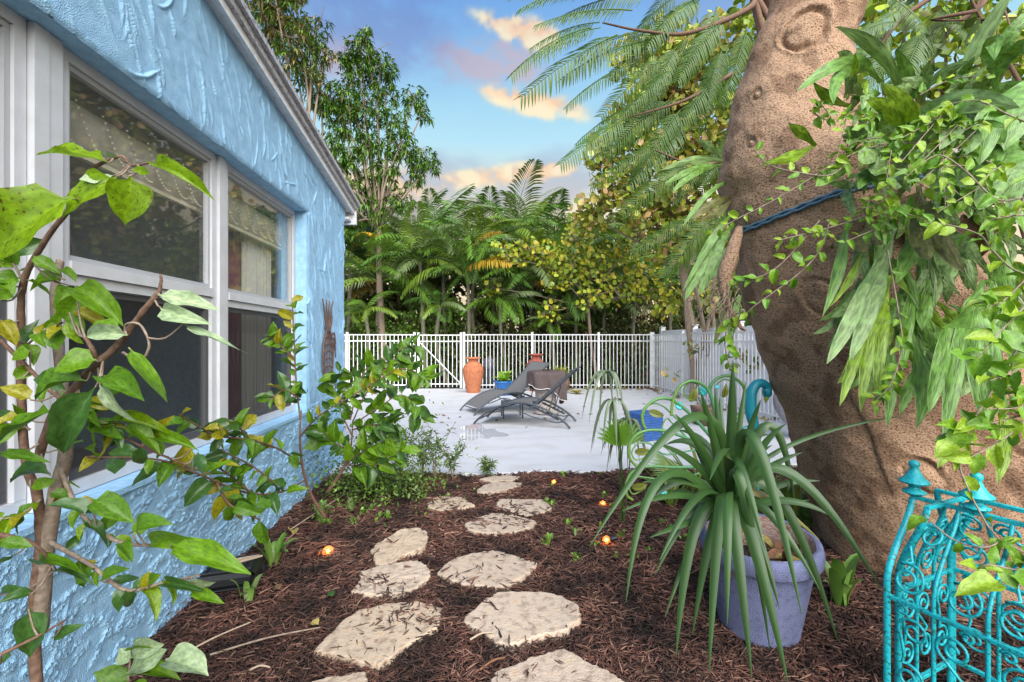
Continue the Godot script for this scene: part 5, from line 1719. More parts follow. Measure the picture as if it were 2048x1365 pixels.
	put("crown", disc_crown(c, 380, 0.07, yellow), M.foliage, t)
	branches(t, Vector3(2.6, 0, -13.6), c, 0.06, M.paletwig, 0.72)
	t = thing("round_leaf_tree", "yellow green round leaved tree seen beyond the massive trunk", "tree")
	c = clumps_px([[1750, 40, 6.5, 0.5], [1830, 90, 6.2, 0.5], [1900, 40, 6.4, 0.5], [1980, 110, 6, 0.55], [2060, 60, 6.2, 0.55], [1800, -40, 6.8, 0.5], [1950, -40, 6.5, 0.5], [2050, 220, 6, 0.6], [1900, 190, 6.3, 0.5], [2120, 330, 6, 0.7], [2000, 320, 6.2, 0.6], [1500, 40, 8.5, 0.5], [1460, 200, 8.8, 0.4], [2200, 100, 6, 0.8]])
	put("crown", disc_crown(c, 620, 0.075, [Color(0.30, 0.40, 0.03), Color(0.22, 0.34, 0.03), Color(0.38, 0.42, 0.06), Color(0.15, 0.25, 0.03)]), M.foliage, t)
	branches(t, Vector3(6.4, 0, -7.2), c, 0.12, M.paletwig, 0.4)
	# bare stems rising beside the side fence
	t = thing("shrubby_tree", "thin bare multi stemmed tree with few olive leaves by the side fence", "tree")
	c = clumps_px([[1390, 700, 9.8, 0.3], [1470, 640, 9.0, 0.3], [1480, 720, 8.6, 0.35], [1430, 600, 9.4, 0.3], [1500, 560, 9.0, 0.35], [1345, 750, 9.6, 0.2], [1400, 540, 9.6, 0.35]])
	put("crown", disc_crown(c, 200, 0.07, [Color(0.15, 0.20, 0.06), Color(0.24, 0.24, 0.08), Color(0.12, 0.17, 0.04), Color(0.34, 0.24, 0.10)]), M.foliage, t)
	for q in [[1385, 790, 1372, 600, 1392, 480], [1422, 800, 1405, 640, 1380, 520], [1440, 800, 1425, 620, 1440, 470], [1396, 790, 1415, 650, 1455, 540]]:
		var s := MB.new()
		s.tube(path([spot(q[0], q[1], 10.4) * Vector3(1, 0, 1), spot(q[0], q[1] - 60, 10.4), spot(q[2], q[3], 10.1), spot(q[4], q[5], 9.8)], 14), taper(15, 0.07, 0.035), 8)
		put("trunk", s, M.paletwig, t)
	for k in 16:
		var s := MB.new()
		var a := spot(ra(1380, 1450), ra(560, 660), 10.0)
		s.tube(path([a, a + rv(0.25), a + Vector3(ra(-0.7, 0.8), ra(0.0, 0.8), ra(-0.3, 0.5))], 6), taper(7, 0.018, 0.005), 5)
		put("twig", s, M.paletwig, t)
	feather_tree()
	reflected_trees()

func feather_tree() -> void:
	var shapes := []
	for v in 4:                                    # twice divided leaf: stalk, side stalks, tiny leaflets
		var m := MB.new()
		var L := 1.0
		var pts := []
		for i in 9:
			var u := i / 8.0
			pts.append(Vector3(u, 0.14 * u - [0.20, 0.26, 0.16, 0.3][v] * u * u, 0.03 * sin(u * 3.0 + v)))
		m.col = Color(1.1, 1.2, 0.7)
		m.tube(pts, taper(9, 0.008, 0.003), 4)
		for i in 30:
			var u := 0.08 + 0.92 * i / 29.0
			var k := minf(u * 8.0, 7.99)
			var p: Vector3 = pts[int(k)].lerp(pts[int(k) + 1], k - int(k))
			var tan: Vector3 = (pts[int(k) + 1] - pts[int(k)]).normalized()
			var pl := 0.20 * (0.5 + 0.5 * sin(PI * pow(u, 0.7)))
			for s in [-1.0, 1.0]:
				var out := (Vector3(0, 0, s) * 0.85 + tan * 0.55 + Vector3.DOWN * 0.22 + rv(0.08)).normalized()
				var side := out.cross(Vector3.UP).normalized()
				m.col = Color(1, 1, 1) * ra(0.7, 1.25)
				leaf_strip(m, p, p + out * pl * 0.55, p + out * pl + Vector3.DOWN * pl * 0.28, 0.017, side, m.col, 5, 2, 0.5, 0.6)
		shapes.append(m.mesh())
	var t := thing("feathery_tree", "tree with overhanging feathery fern-like leaves against the sky", "tree")
	var stem := MB.new()
	stem.tube(path([Vector3(4.2, 0, -5.9), Vector3(4.0, 2.5, -5.8), Vector3(3.4, 5.0, -5.6), Vector3(2.6, 6.3, -5.4)], 20), taper(21, 0.14, 0.07), 10)
	put("trunk", stem, M.twig, t)
	var limbs := [[1500, 15, 5.3, 1380, 65, 5.2, 1290, 62, 5.1, 1205, 45, 5.0], [1560, 100, 5.4, 1460, 150, 5.2, 1370, 200, 5.0, 1255, 235, 4.9], [1560, 230, 5.4, 1480, 300, 5.2, 1400, 330, 5.0, 1310, 300, 4.8], [1560, 300, 5.5, 1500, 390, 5.4, 1440, 420, 5.2, 1380, 410, 5.1], [1520, -60, 5.4, 1400, -20, 5.3, 1300, -20, 5.2, 1180, -25, 5.1], [1900, -60, 5.0, 1800, 40, 4.9, 1740, 120, 4.9, 1700, 190, 4.9], [1950, -20, 5.2, 1900, 60, 5.2, 1860, 130, 5.2, 1840, 180, 5.2]]
	for q in limbs:
		var pts := []
		for i in range(0, 12, 3): pts.append(spot(q[i], q[i + 1], q[i + 2]))
		var l := MB.new()
		l.tube(path([Vector3(2.9, 5.6, -5.5)] + pts, 22), taper(23, 0.04, 0.008), 6)
		put("limb", l, M.twig, t)
	# base x, y, ahead; tip x, y; then filler along the limbs
	var list := [[1185, 55, 5.0, 1015, 122], [1235, 70, 5.0, 1043, 155], [1265, 20, 5.0, 1075, 35], [1300, -5, 5.1, 1130, 5], [1270, 125, 5.0, 1130, 205], [1290, 200, 4.9, 1148, 262], [1255, 240, 4.9, 1118, 322], [1310, 290, 4.8, 1180, 355], [1350, 60, 5.1, 1215, 150], [1330, 120, 5.0, 1205, 215], [1380, 70, 5.2, 1290, 190], [1200, 45, 5.0, 1060, 75], [1340, 200, 5.0, 1220, 300], [1390, 330, 5.0, 1250, 420], [1370, 250, 5.0, 1260, 340], [1400, 430, 5.1, 1262, 500], [1425, 440, 5.2, 1335, 545], [1455, 400, 5.2, 1390, 520], [1430, 160, 5.2, 1330, 260], [1450, 40, 5.2, 1360, 150], [1400, 0, 5.3, 1290, 60], [1460, 100, 5.2, 1400, 240], [1440, 300, 5.1, 1350, 400], [1300, 60, 5.1, 1150, 110], [1480, 250, 5.2, 1400, 380], [1480, 350, 5.2, 1420, 480], [1220, -20, 5.1, 1040, -20], [1500, 60, 5.3, 1440, 200], [1360, -10, 5.2, 1240, 70], [1760, 60, 4.9, 1720, 200], [1800, 20, 4.9, 1720, 60], [1850, 60, 5.1, 1800, 200], [1900, 30, 5.2, 1830, 120], [1880, 0, 5.1, 1960, 90], [1780, -10, 4.9, 1850, 60]]
	for k in list.size():
		var q: Array = list[k]
		var reps := 1 if k < 9 or q[4] > 390 else 2
		for r in reps:
			var j := 0.0 if r == 0 else 28.0
			var a := spot(q[0] + ra(-j, j), q[1] + ra(-j, j), q[2] + ra(-0.15, 0.15))
			var b := spot(q[3] + ra(-j, j), q[4] + ra(-j, j), q[2] + ra(-0.35, 0.25))
			var x := b - a
			var n := (Vector3.UP * 0.55 + Vector3(0, 0, 0.8) + rv(0.3))
			n = (n - x.normalized() * n.dot(x.normalized())).normalized()
			var L := x.length()
			put("leaf", shapes[rng.randi() % 4], M.feather, t, Transform3D(Basis(x.normalized() * L, n * L, x.normalized().cross(n) * L), a))

func reflected_trees() -> void:
	# trees on the garden's open side, beside and behind the viewer; the window panes mirror them
	var cols := [Color(0.09, 0.15, 0.03), Color(0.13, 0.19, 0.035), Color(0.20, 0.20, 0.05), Color(0.07, 0.11, 0.025)]
	for i in 4:
		var p := Vector3(5.4 + 0.5 * (i % 2), 0, -4.4 + i * 2.3)
		var t := thing("garden_tree", "leafy tree on the garden's open side, mirrored in the window panes", "tree", Vector3.ZERO, 0.0, "trees mirrored in the windows")
		var c := []
		for k in 9: c.append([p + Vector3(ra(-0.9, 0.9), 0.9 + k * 0.5, ra(-1.0, 1.0)), ra(0.6, 0.95)])
		put("crown", small_crown(c, 65, 0.2, 0.1, cols), M.foliage, t)
		branches(t, p, c, 0.1, M.twig, 0.35)

# ------------------------------------------------------------------ shrubs, ferns and vines
var LEAF := []
var STEMS := []
func leaf_shapes() -> void:
	for k in 8:
		var m := MB.new()
		var arch: float = [0.10, 0.22, 0.05, 0.30, 0.14, -0.10, 0.4, 0.18][k]
		var twist: float = [0.0, 0.4, -0.5, 0.2, -0.2, 0.7, 0.3, -0.8][k]
		var sharp: float = [0.72, 0.62, 0.85, 0.7, 0.6, 0.75, 0.68, 0.8][k]
		var pts := []
		var sides := []
		var hw := []
		var n := 13
		for i in n + 1:
			var t := float(i) / n
			pts.append(Vector3(t, arch * (t - t * t * 1.6) + 0.012 * sin(t * 11.0 + k), 0.04 * sin(t * 2.5 + k)))
			sides.append(Vector3(0, sin(twist * t), cos(twist * t)))
			var w := pow(sin(PI * pow(clampf(t * 0.985 + 0.004, 0, 1), sharp)), 0.85) * (1.0 + 0.035 * sin(i * 1.1 + k))
			if t > 0.8: w *= lerpf(1.0, 0.55, (t - 0.8) / 0.2)
			if t < 0.10: w = minf(w, 0.06 + t)
			hw.append(maxf(0.006, 0.5 * w))
		m.strip(pts, sides, hw, [0.22, 0.35, 0.15, 0.45, 0.3, 0.12, 0.5, 0.28][k], 0.10, 6, k * 1.3)
		LEAF.append(m.mesh())

func place_leaf(parent: Node3D, a: Vector3, b: Vector3, w: float, mt: Material, which := -1, roll := 0.0, called := "leaf") -> void:
	var x := b - a
	var L := x.length()
	var xn := x.normalized()
	var n := (Vector3(0, EYE, 0) - a).normalized() * 0.75 + Vector3.UP * 0.65
	n = (n - xn * n.dot(xn)).normalized().rotated(xn, roll)
	put(called, LEAF[which if which >= 0 else rng.randi() % 8], mt, parent, Transform3D(Basis(x, n * L * 0.9, xn.cross(n) * w), a - parent.position))

func stem(parent: Node3D, list: Array, r0: float, r1: float, mt: Material, called := "branch") -> Array:
	var pts := []
	for i in range(0, list.size(), 3): pts.append(spot(list[i], list[i + 1], list[i + 2]))
	var n := pts.size() * 5
	var line := path(pts, n)
	var m := MB.new()
	m.tube(line, taper(n + 1, r0, r1), 8)
	for i in m.v.size(): m.v[i] += rv(minf(0.0012, r1 * 0.2))
	put(called, m, mt, parent, Transform3D(Basis.IDENTITY, -parent.position))
	STEMS.append_array(line)
	return line

func leaf_up(parent: Node3D, line: Array, n: int, l0: float, l1: float, ratio: float, pal: Array, from := 0.15, droop := 0.35, spread := 1.0) -> void:
	for i in n:
		var t := lerpf(from, 1.0, (i + ra(0.0, 0.8)) / n)
		var k := minf(t * (line.size() - 1), line.size() - 1.01)
		var p: Vector3 = line[int(k)].lerp(line[int(k) + 1], k - int(k))
		var tan: Vector3 = (line[int(k) + 1] - line[int(k)]).normalized()
		var s := 1.0 if i % 2 else -1.0
		var side := tan.cross(Vector3(0, 0.3, 1) + rv(0.6)).normalized() * s
		var dir := (tan * ra(0.3, 0.9) + side * ra(0.6, 1.0) * spread + Vector3.DOWN * ra(-0.2, droop * 1.6) + rv(0.25)).normalized()
		var L := ra(l0, l1)
		place_leaf(parent, p, p + dir * L, L * ratio * ra(0.8, 1.2), pal[rng.randi() % pal.size()], -1, ra(-0.7, 0.7))

func shrubs() -> void:
	leaf_shapes()
	var S: Array = M.shrub
	# the tall shrub close to the window
	var t := thing("broad_leaf_shrub", "leggy shrub with big ragged green leaves before the near windows", "shrub", Vector3(-1.16, 0, -1.2))
	stem(t, [76, 1420, 1.15, 66, 1230, 1.15, 80, 1090, 1.15, 74, 990, 1.15, 52, 930, 1.13, 42, 800, 1.12, 42, 660, 1.1, 46, 565, 1.08, 92, 478, 1.04, 150, 400, 1.0, 185, 335, 0.98], 0.013, 0.004, M.twig, "stem")
	stem(t, [78, 1260, 1.16, 92, 1100, 1.16, 112, 985, 1.16, 132, 890, 1.16, 122, 760, 1.18, 112, 640, 1.2, 110, 570, 1.2, 120, 520, 1.2], 0.019, 0.008, M.paletwig, "stem")
	stem(t, [72, 930, 1.1, 105, 830, 1.06, 150, 775, 1.04, 185, 735, 1.02, 235, 690, 1.0, 280, 630, 0.98, 318, 585, 0.97], 0.010, 0.006, M.twig)
	stem(t, [318, 585, 0.97, 322, 560, 0.97, 320, 548, 0.97], 0.004, 0.002, M.twig)
	stem(t, [195, 730, 1.02, 185, 700, 1.0, 170, 675, 1.0], 0.006, 0.004, M.twig)
	stem(t, [185, 335, 0.98, 240, 312, 0.97, 262, 330, 0.97, 300, 325, 0.96], 0.004, 0.002, M.twig)
	stem(t, [245, 705, 1.0, 280, 720, 0.98, 298, 690, 0.97, 280, 650, 0.97, 252, 648, 0.97, 250, 668, 0.98], 0.003, 0.002, M.paletwig)
	stem(t, [100, 1085, 1.14, 180, 1130, 1.1, 250, 1180, 1.05, 330, 1165, 1.02, 400, 1150, 1.0], 0.006, 0.002, M.paletwig)
	stem(t, [120, 940, 1.15, 165, 1030, 1.1, 240, 1085, 1.06, 345, 1090, 1.02], 0.006, 0.003, M.paletwig)
	stem(t, [0, 680, 1.1, 60, 740, 1.08, 110, 790, 1.06, 200, 850, 1.05, 300, 900, 1.1, 420, 950, 1.2], 0.005, 0.002, M.twig)
	stem(t, [0, 1070, 1.05, 70, 1090, 1.05, 110, 1140, 1.1], 0.006, 0.003, M.twig)
	stem(t, [0, 1310, 0.95, 80, 1270, 1.0, 130, 1240, 1.05], 0.004, 0.002, M.twig)
	# stalk x, y; tip x, y; width; ahead; tone; shape; roll
	var H := [
		[215, 325, 66, 299, 44, 0.96, 2, 0, 0.2], [232, 352, 118, 432, 66, 0.95, 2, 4, 0.0], [150, 398, -40, 512, 118, 0.92, 2, 1, 0.1], [258, 352, 250, 450, 84, 0.94, 2, 4, -0.1], [302, 330, 422, 388, 40, 0.95, 2, 3, 0.3], [240, 315, 205, 308, 16, 0.95, 4, 2, 0.5], [262, 340, 298, 345, 12, 0.95, 2, 2, 0.0], [228, 350, 160, 362, 20, 0.96, 4, 5, 0.8],
		[66, 512, 120, 545, 30, 1.05, 0, 0, 0.3], [130, 560, 52, 574, 32, 1.08, 0, 1, 0.2], [135, 570, 112, 628, 34, 1.1, 0, 4, -0.2], [150, 572, 240, 645, 60, 1.03, 0, 3, 0.3], [148, 622, 226, 664, 36, 1.06, 5, 6, 0.2], [138, 625, 168, 672, 26, 1.05, 1, 2, 0.0], [316, 590, 438, 616, 42, 0.95, 4, 0, 0.2], [322, 615, 412, 648, 40, 0.96, 4, 1, 0.9], [365, 648, 502, 712, 28, 0.95, 4, 5, 0.4], [255, 670, 163, 668, 36, 0.97, 4, 6, -0.5], [240, 660, 175, 650, 26, 0.98, 0, 3, 0.3], [193, 722, 104, 736, 66, 0.99, 0, 1, 0.1], [256, 695, 338, 808, 34, 0.96, 0, 5, 0.3], [203, 752, 286, 795, 54, 0.99, 1, 4, 0.1], [172, 762, 55, 785, 50, 1.0, 1, 6, 0.2], [108, 822, -20, 886, 56, 0.97, 1, 0, 0.3], [190, 775, 108, 912, 64, 0.96, 3, 3, 0.0], [200, 770, 265, 840, 36, 1.0, 4, 7, 0.6],
		[60, 800, 0, 770, 34, 1.02, 5, 1, 0.0], [40, 830, -15, 850, 30, 1.04, 5, 4, 0.2], [60, 700, 20, 720, 40, 1.06, 0, 4, 0.0], [0, 640, 30, 690, 34, 1.05, 5, 3, 0.2], [0, 560, 22, 590, 40, 1.05, 0, 1, 0.1], [0, 600, 20, 580, 24, 1.0, 0, 2, 0.1],
		[230, 838, 342, 862, 34, 1.05, 2, 6, 0.2], [255, 845, 320, 905, 40, 1.06, 0, 1, 0.1], [180, 850, 245, 875, 34, 1.06, 1, 0, 0.2], [290, 870, 390, 895, 34, 1.1, 0, 3, 0.3], [300, 880, 345, 830, 26, 1.1, 5, 4, 0.1], [385, 895, 330, 870, 30, 1.15, 2, 2, 0.3], [395, 905, 405, 950, 24, 1.15, 3, 5, 0.2], [420, 950, 460, 920, 30, 1.2, 0, 1, 0.0],
		[0, 905, 98, 922, 26, 1.0, 1, 0, 0.3], [100, 950, 12, 952, 28, 1.05, 3, 6, 0.2], [110, 900, 170, 880, 30, 1.1, 2, 5, 0.2], [60, 975, 110, 960, 26, 1.1, 0, 2, 0.2], [100, 985, 145, 1000, 30, 1.1, 1, 1, 0.0],
		[182, 1000, 270, 1044, 54, 1.03, 1, 4, 0.1], [172, 1032, 98, 1002, 42, 1.04, 3, 3, 0.5], [165, 1040, 220, 1092, 34, 1.05, 3, 1, -0.3], [342, 1090, 500, 1142, 58, 0.98, 0, 0, 0.15], [272, 1062, 330, 1042, 50, 1.0, 1, 6, 0.3], [265, 1070, 300, 1035, 30, 1.02, 0, 2, 0.2], [245, 1085, 262, 1120, 26, 1.02, 1, 1, 0.2], [300, 1090, 380, 1075, 26, 1.02, 0, 7, 0.4],
		[0, 1082, 66, 1092, 30, 1.0, 1, 0, 0.2], [30, 1110, 0, 1125, 20, 1.02, 1, 2, 0.2], [72, 1130, 160, 1140, 28, 1.08, 1, 3, 0.1], [110, 1140, 185, 1165, 24, 1.08, 3, 1, 0.1], [185, 1135, 155, 1170, 26, 1.08, 1, 5, 0.1], [330, 1165, 400, 1180, 24, 1.02, 3, 6, 0.5], [200, 1160, 255, 1135, 28, 1.05, 1, 4, 0.1], [250, 1180, 262, 1215, 30, 1.04, 3, 1, 0.2], [275, 1170, 320, 1150, 28, 1.04, 0, 2, 0.2], [380, 1182, 448, 1205, 26, 1.0, 0, 0, 0.2], [360, 1170, 430, 1165, 28, 1.0, 4, 7, 0.6],
		[56, 1218, 60, 1318, 54, 1.0, 3, 4, 0.0], [104, 1276, 166, 1248, 26, 1.05, 3, 0, 0.3], [0, 1190, 60, 1180, 22, 1.05, 3, 6, 0.2], [0, 1320, 20, 1310, 20, 1.0, 1, 2, 0.0], [60, 1190, 0, 1200, 26, 1.03, 3, 3, 0.2],
		[60, 560, 100, 590, 26, 1.08, 0, 5, 0.0], [120, 540, 150, 560, 24, 1.1, 0, 3, 0.0], [30, 760, 60, 730, 30, 1.06, 0, 7, 0.0], [170, 800, 230, 815, 28, 1.04, 5, 2, 0.1], [150, 820, 200, 850, 26, 1.06, 1, 4, 0.0], [210, 800, 260, 770, 30, 1.05, 1, 3, 0.3]]
	for q in H:
		var foot := spot(q[0], q[1], q[5])
		var near := foot + Vector3(0, 9, 0)
		for p in STEMS:
			if p.distance_squared_to(foot) < near.distance_squared_to(foot): near = p
		if near.distance_to(foot) > 0.008 and near.distance_to(foot) < 0.3:         # leaf stalk back to the twig
			var ps := MB.new()
			ps.tube(path([near, near.lerp(foot, 0.5) + Vector3(0, -0.02, 0) * near.distance_to(foot) * 8.0, foot], 6), taper(7, 0.0026, 0.0016), 5)
			put("leaf_stalk", ps, M.paletwig, t, Transform3D(Basis.IDENTITY, -t.position))
		place_leaf(t, spot(q[0], q[1], q[5]), spot(q[2], q[3], q[5] + ra(-0.05, 0.03)), q[4] / FOC * q[5] * 0.86, S[q[6]], q[7], q[8])
	var twigs := [[60, 740, 1.08, 110, 790, 1.06, 200, 850, 1.05, 300, 900, 1.1], [100, 1085, 1.14, 180, 1130, 1.1, 250, 1180, 1.05, 330, 1165, 1.02], [46, 565, 1.08, 20, 520, 1.06, -20, 500, 1.05], [42, 700, 1.1, 90, 660, 1.08, 140, 640, 1.06], [80, 1000, 1.14, 40, 1030, 1.1, -10, 1040, 1.08], [120, 940, 1.15, 165, 1030, 1.1, 240, 1085, 1.06], [60, 860, 1.12, 20, 840, 1.1, -20, 850, 1.08], [150, 775, 1.04, 170, 830, 1.04, 230, 850, 1.05]]
	for q in twigs: leaf_up(t, stem(t, q, 0.003, 0.0015, M.paletwig), 10, 0.035, 0.085, 0.42, [S[0], S[2], S[1], S[5], S[0], S[3]], 0.1, 0.4)
	# low pale leaves at its foot
	t = thing("broad_leaf_shrub", "low sprig of pale broad leaves at the foot of the blue wall", "shrub", spot(285, 1400, 1.6) * Vector3(1, 0, 1))
	var ln := stem(t, [250, 1440, 1.55, 255, 1370, 1.55, 262, 1300, 1.55], 0.005, 0.002, M.paletwig)
	for q in [[255, 1345, 330, 1300, 40, 4], [262, 1312, 320, 1285, 28, 4], [258, 1350, 350, 1345, 44, 0], [330, 1320, 412, 1345, 54, 4], [258, 1360, 185, 1350, 40, 1], [255, 1370, 290, 1400, 40, 0], [262, 1300, 230, 1330, 36, 4], [262, 1302, 300, 1290, 24, 0], [255, 1380, 200, 1400, 40, 0]]:
		place_leaf(t, spot(q[0], q[1], 1.55), spot(q[2], q[3], 1.52), q[4] / FOC * 1.55, S[q[5]], -1, 0.0)
	# branching shrub along the wall
	t = thing("wall_shrub", "wiry branching shrub with glossy leaves along the blue wall by the window", "shrub", Vector3(-1.47, 0, -3.42))
	var small := [S[1], S[1], S[0], S[3], S[3], S[5]]
	var br := [[650, 1035, 3.3, 622, 990, 3.2, 604, 930, 3.1, 600, 870, 3.0, 602, 820, 3.0], [602, 870, 3.0, 640, 830, 2.9, 690, 800, 2.9, 740, 770, 2.9, 790, 740, 2.9], [600, 840, 3.0, 592, 760, 3.0, 588, 680, 3.0, 584, 605, 3.0], [588, 720, 3.0, 560, 690, 2.95, 535, 670, 2.9], [604, 930, 3.1, 560, 900, 2.6, 500, 880, 2.3, 430, 870, 2.1, 360, 830, 1.9], [610, 960, 3.1, 560, 985, 2.5, 490, 985, 2.2, 400, 950, 1.9, 320, 920, 1.75, 175, 915, 1.5], [560, 985, 2.5, 540, 960, 2.4, 500, 930, 2.3, 440, 900, 2.2], [500, 985, 2.2, 470, 960, 2.1, 430, 930, 2.0], [430, 960, 2.0, 460, 1010, 2.0, 520, 1040, 2.1], [600, 800, 3.0, 570, 780, 2.9, 540, 800, 2.8], [500, 880, 2.3, 470, 850, 2.2, 440, 860, 2.1]]
	for k in br.size():
		var line := stem(t, br[k], 0.013 if k == 0 else 0.006, 0.0035, M.twig)
		if k > 0: leaf_up(t, line, [0, 20, 26, 12, 22, 30, 12, 10, 10, 10, 12][k], 0.06, 0.135, 0.46, small)
	t = thing("corner_shrub", "bushy shrub with arching leafy twigs before the house corner", "shrub", Vector3(-1.38, 0, -3.95))
	br = [[655, 985, 3.7, 690, 930, 3.7, 702, 890, 3.7, 705, 840, 3.7], [705, 845, 3.7, 730, 790, 3.6, 770, 740, 3.6, 800, 700, 3.6, 835, 690, 3.6], [705, 850, 3.7, 750, 820, 3.6, 800, 790, 3.6, 830, 810, 3.6, 840, 835, 3.6], [703, 870, 3.7, 680, 820, 3.7, 670, 780, 3.7, 680, 740, 3.7], [770, 740, 3.6, 820, 740, 3.6, 855, 760, 3.6], [705, 860, 3.7, 740, 850, 3.6, 790, 850, 3.6], [690, 930, 3.7, 730, 900, 3.6, 770, 880, 3.6], [700, 900, 3.7, 660, 880, 3.6, 640, 850, 3.6], [700, 840, 3.7, 720, 760, 3.7, 745, 720, 3.7], [690, 930, 3.7, 750, 930, 3.6, 800, 900, 3.6]]
	for k in br.size():
		var line := stem(t, br[k], 0.017 if k == 0 else 0.006, 0.003, M.twig)
		if k > 0: leaf_up(t, line, 24, 0.08, 0.19, 0.48, [S[1], S[3], S[3], S[1], S[0], S[1]])
	var under := MB.new()
	for i in 3600:
		under.col = [Color(0.11, 0.21, 0.03), Color(0.08, 0.15, 0.025), Color(0.16, 0.26, 0.04)][rng.randi() % 3] * ra(0.7, 1.3)
		var o := Vector3(rng.randfn(0.0, 0.26), absf(rng.randfn(0.0, 0.26)), rng.randfn(0.0, 0.22))
		var p := spot(760, 682, 4.0) * Vector3(1, 0, 1) + o
		var dir := (rv() + Vector3(0, 0.2, 0.2)).normalized()
		fast_leaf(under, p, dir, dir.cross(rv()).normalized(), ra(0.02, 0.05), ra(0.012, 0.024), 0.3)
	put("undergrowth", under, M.foliage, t, Transform3D(Basis.IDENTITY, -t.position))
	# narrow leaved plants at the patio edge
	for q in [[870, 945, 4.35, 0.62], [905, 955, 4.4, 0.42], [800, 950, 4.3, 0.55], [845, 950, 4.45, 0.5], [975, 952, 4.5, 0.2]]:
		var b := spot(q[0], 682, q[2]) * Vector3(1, 0, 1)
		t = thing("narrow_leaf_plant", "wispy plant with narrow dark leaves at the patio edge", "plant", b, 0.0, "narrow leaved plants at the patio edge")
		for k in 8:
			var a := ra(0, TAU)
			var lean: Vector3 = Vector3(cos(a), 0, sin(a)) * ra(0.1, 0.45) * q[3]
			var line := path([Vector3.ZERO, lean * 0.3 + Vector3.UP * q[3] * 0.5, lean + Vector3.UP * q[3] * ra(0.7, 1.0)], 8)
			var m := MB.new()
			m.tube(line, taper(9, 0.003, 0.0015), 4)
			put("stalk", m, M.paletwig, t)
			var lm := MB.new()
			for i in 26:
				var u := ra(0.3, 1.0) * 7.9
				var p: Vector3 = line[int(u)].lerp(line[int(u) + 1], u - int(u))
				lm.col = [Color(0.055, 0.11, 0.025), Color(0.08, 0.16, 0.03), Color(0.13, 0.20, 0.05)][rng.randi() % 3]
				var dir := (rv() + Vector3.UP * 0.35).normalized()
				fast_leaf(lm, p, dir, dir.cross(rv()).normalized(), ra(0.05, 0.11), 0.012, 0.5)
			put("leaves", lm, M.foliage, t)
	# purple green low leaves
	t = thing("purple_leaf_plant", "low plant with purple and silver striped leaves under the corner shrub", "plant", spot(780, 682, 4.1) * Vector3(1, 0, 1))
	put("leaves", tuft(70, 0.17, 0.04, 1.2, [Color(0.10, 0.05, 0.10), Color(0.20, 0.24, 0.18), Color(0.08, 0.13, 0.05)], 0.7), M.foliage, t)
	fan_palm()

func fan_leaf(hub: Vector3, up: Vector3, face: Vector3, r: float, n: int, open: float, droop: float, col: Color) -> MB:
	var m := MB.new()
	var side := up.cross(face).normalized()
	for i in n:
		var a := lerpf(-open, open, i / float(n - 1))
		var dir := (up * cos(a) + side * sin(a)).normalized()
		var L := r * (0.75 + 0.25 * cos(a * 0.7)) * ra(0.92, 1.05)
		var b := hub + dir * L * 0.55 + face * 0.02
		var c := hub + dir * L * 0.9 + Vector3.DOWN * droop * L
		leaf_strip(m, hub, b, c, r * 2.0 * open / n * 0.95, dir.cross(face), col * ra(0.85, 1.2), 7, 2, 0.4, 0.6)
	return m

func fan_palm() -> void:
	var b := on_ground(1242, 1050)
	var t := thing("fan_palm", "small fan palm with stiff pleated leaf and drooping silvery leaves", "palm", b)
	var st := MB.new()
	var hub := spot(1240, 890, -b.z) - b
	st.tube(path([Vector3.ZERO, hub * Vector3(0.5, 0.55, 0.5), hub], 10), taper(11, 0.006, 0.004), 6)
	put("stalk", st, M.strap, t)
	put("leaf", fan_leaf(hub, Vector3(0.05, 1, 0.1).normalized(), Vector3(0.1, 0.25, 1).normalized(), 0.24, 15, 1.25, 0.03, Color(1, 1, 1)), M.vine[1], t)
	for q in [[1216, 742, 0.05, 9], [1228, 800, -0.05, 10], [1258, 838, 0.1, 12]]:      # leaves hanging in ribbons
		var h2 := spot(q[0], q[1], -b.z + q[2]) - b
		var s2 := MB.new()
		s2.tube(path([Vector3(0.02, 0, 0), h2 * Vector3(0.6, 0.6, 0.6) + Vector3(0.03, 0, 0), h2], 10), taper(11, 0.006, 0.004), 6)
		put("stalk", s2, M.strap, t)
		var lf := MB.new()
		for i in q[3]:
			var o := Vector3(ra(-0.20, 0.12), 0, ra(-0.12, 0.12))
			leaf_strip(lf, h2, h2 + o * 0.8 + Vector3(0, 0.05, 0), h2 + o * 1.2 + Vector3(0, ra(-0.42, -0.2), 0), 0.026, Vector3(1, 0, 0.4), Color(1, 1, 1) * ra(0.75, 1.2), 7, 2, 0.3, 0.55)
		put("leaf", lf, M.strappale, t)
	# pale pleated leaf and lily blades round the peacock
	var c := on_ground(1340, 985)
	t = thing("pleated_leaf_plant", "plant with a broad pale green pleated leaf under the peacock tail", "plant", c)
	put("leaf", fan_leaf(Vector3(0.28, 0.10, -0.1), Vector3(-1, 0.30, 0.1).normalized(), Vector3(0.05, 1, 0.45).normalized(), 0.55, 17, 0.55, 0.02, Color(1, 1, 1)), leafy(Color(0.30, 0.46, 0.14), 0.6, 0.4), t)
	for q in [[1420, 1010, 3.5, 0.75], [1400, 980, 3.8, 0.65], [1500, 1000, 3.4, 0.6], [1340, 985, 3.7, 0.5], [1560, 980, 3.6, 0.5], [1590, 1010, 3.4, 0.4]]:
		var p := spot(q[0], 682, q[2]) * Vector3(1, 0, 1)
		t = thing("lily_clump", "clump of arching yellow green strap leaves round the peacock ornament", "plant", p, 0.0, "strap leaf clumps round the peacock")
		put("leaves", tuft(18, q[3], 0.03, 0.9, [Color(0.20, 0.33, 0.04), Color(0.30, 0.38, 0.05), Color(0.13, 0.25, 0.03), Color(0.40, 0.40, 0.08)], 0.85), M.foliage, t)

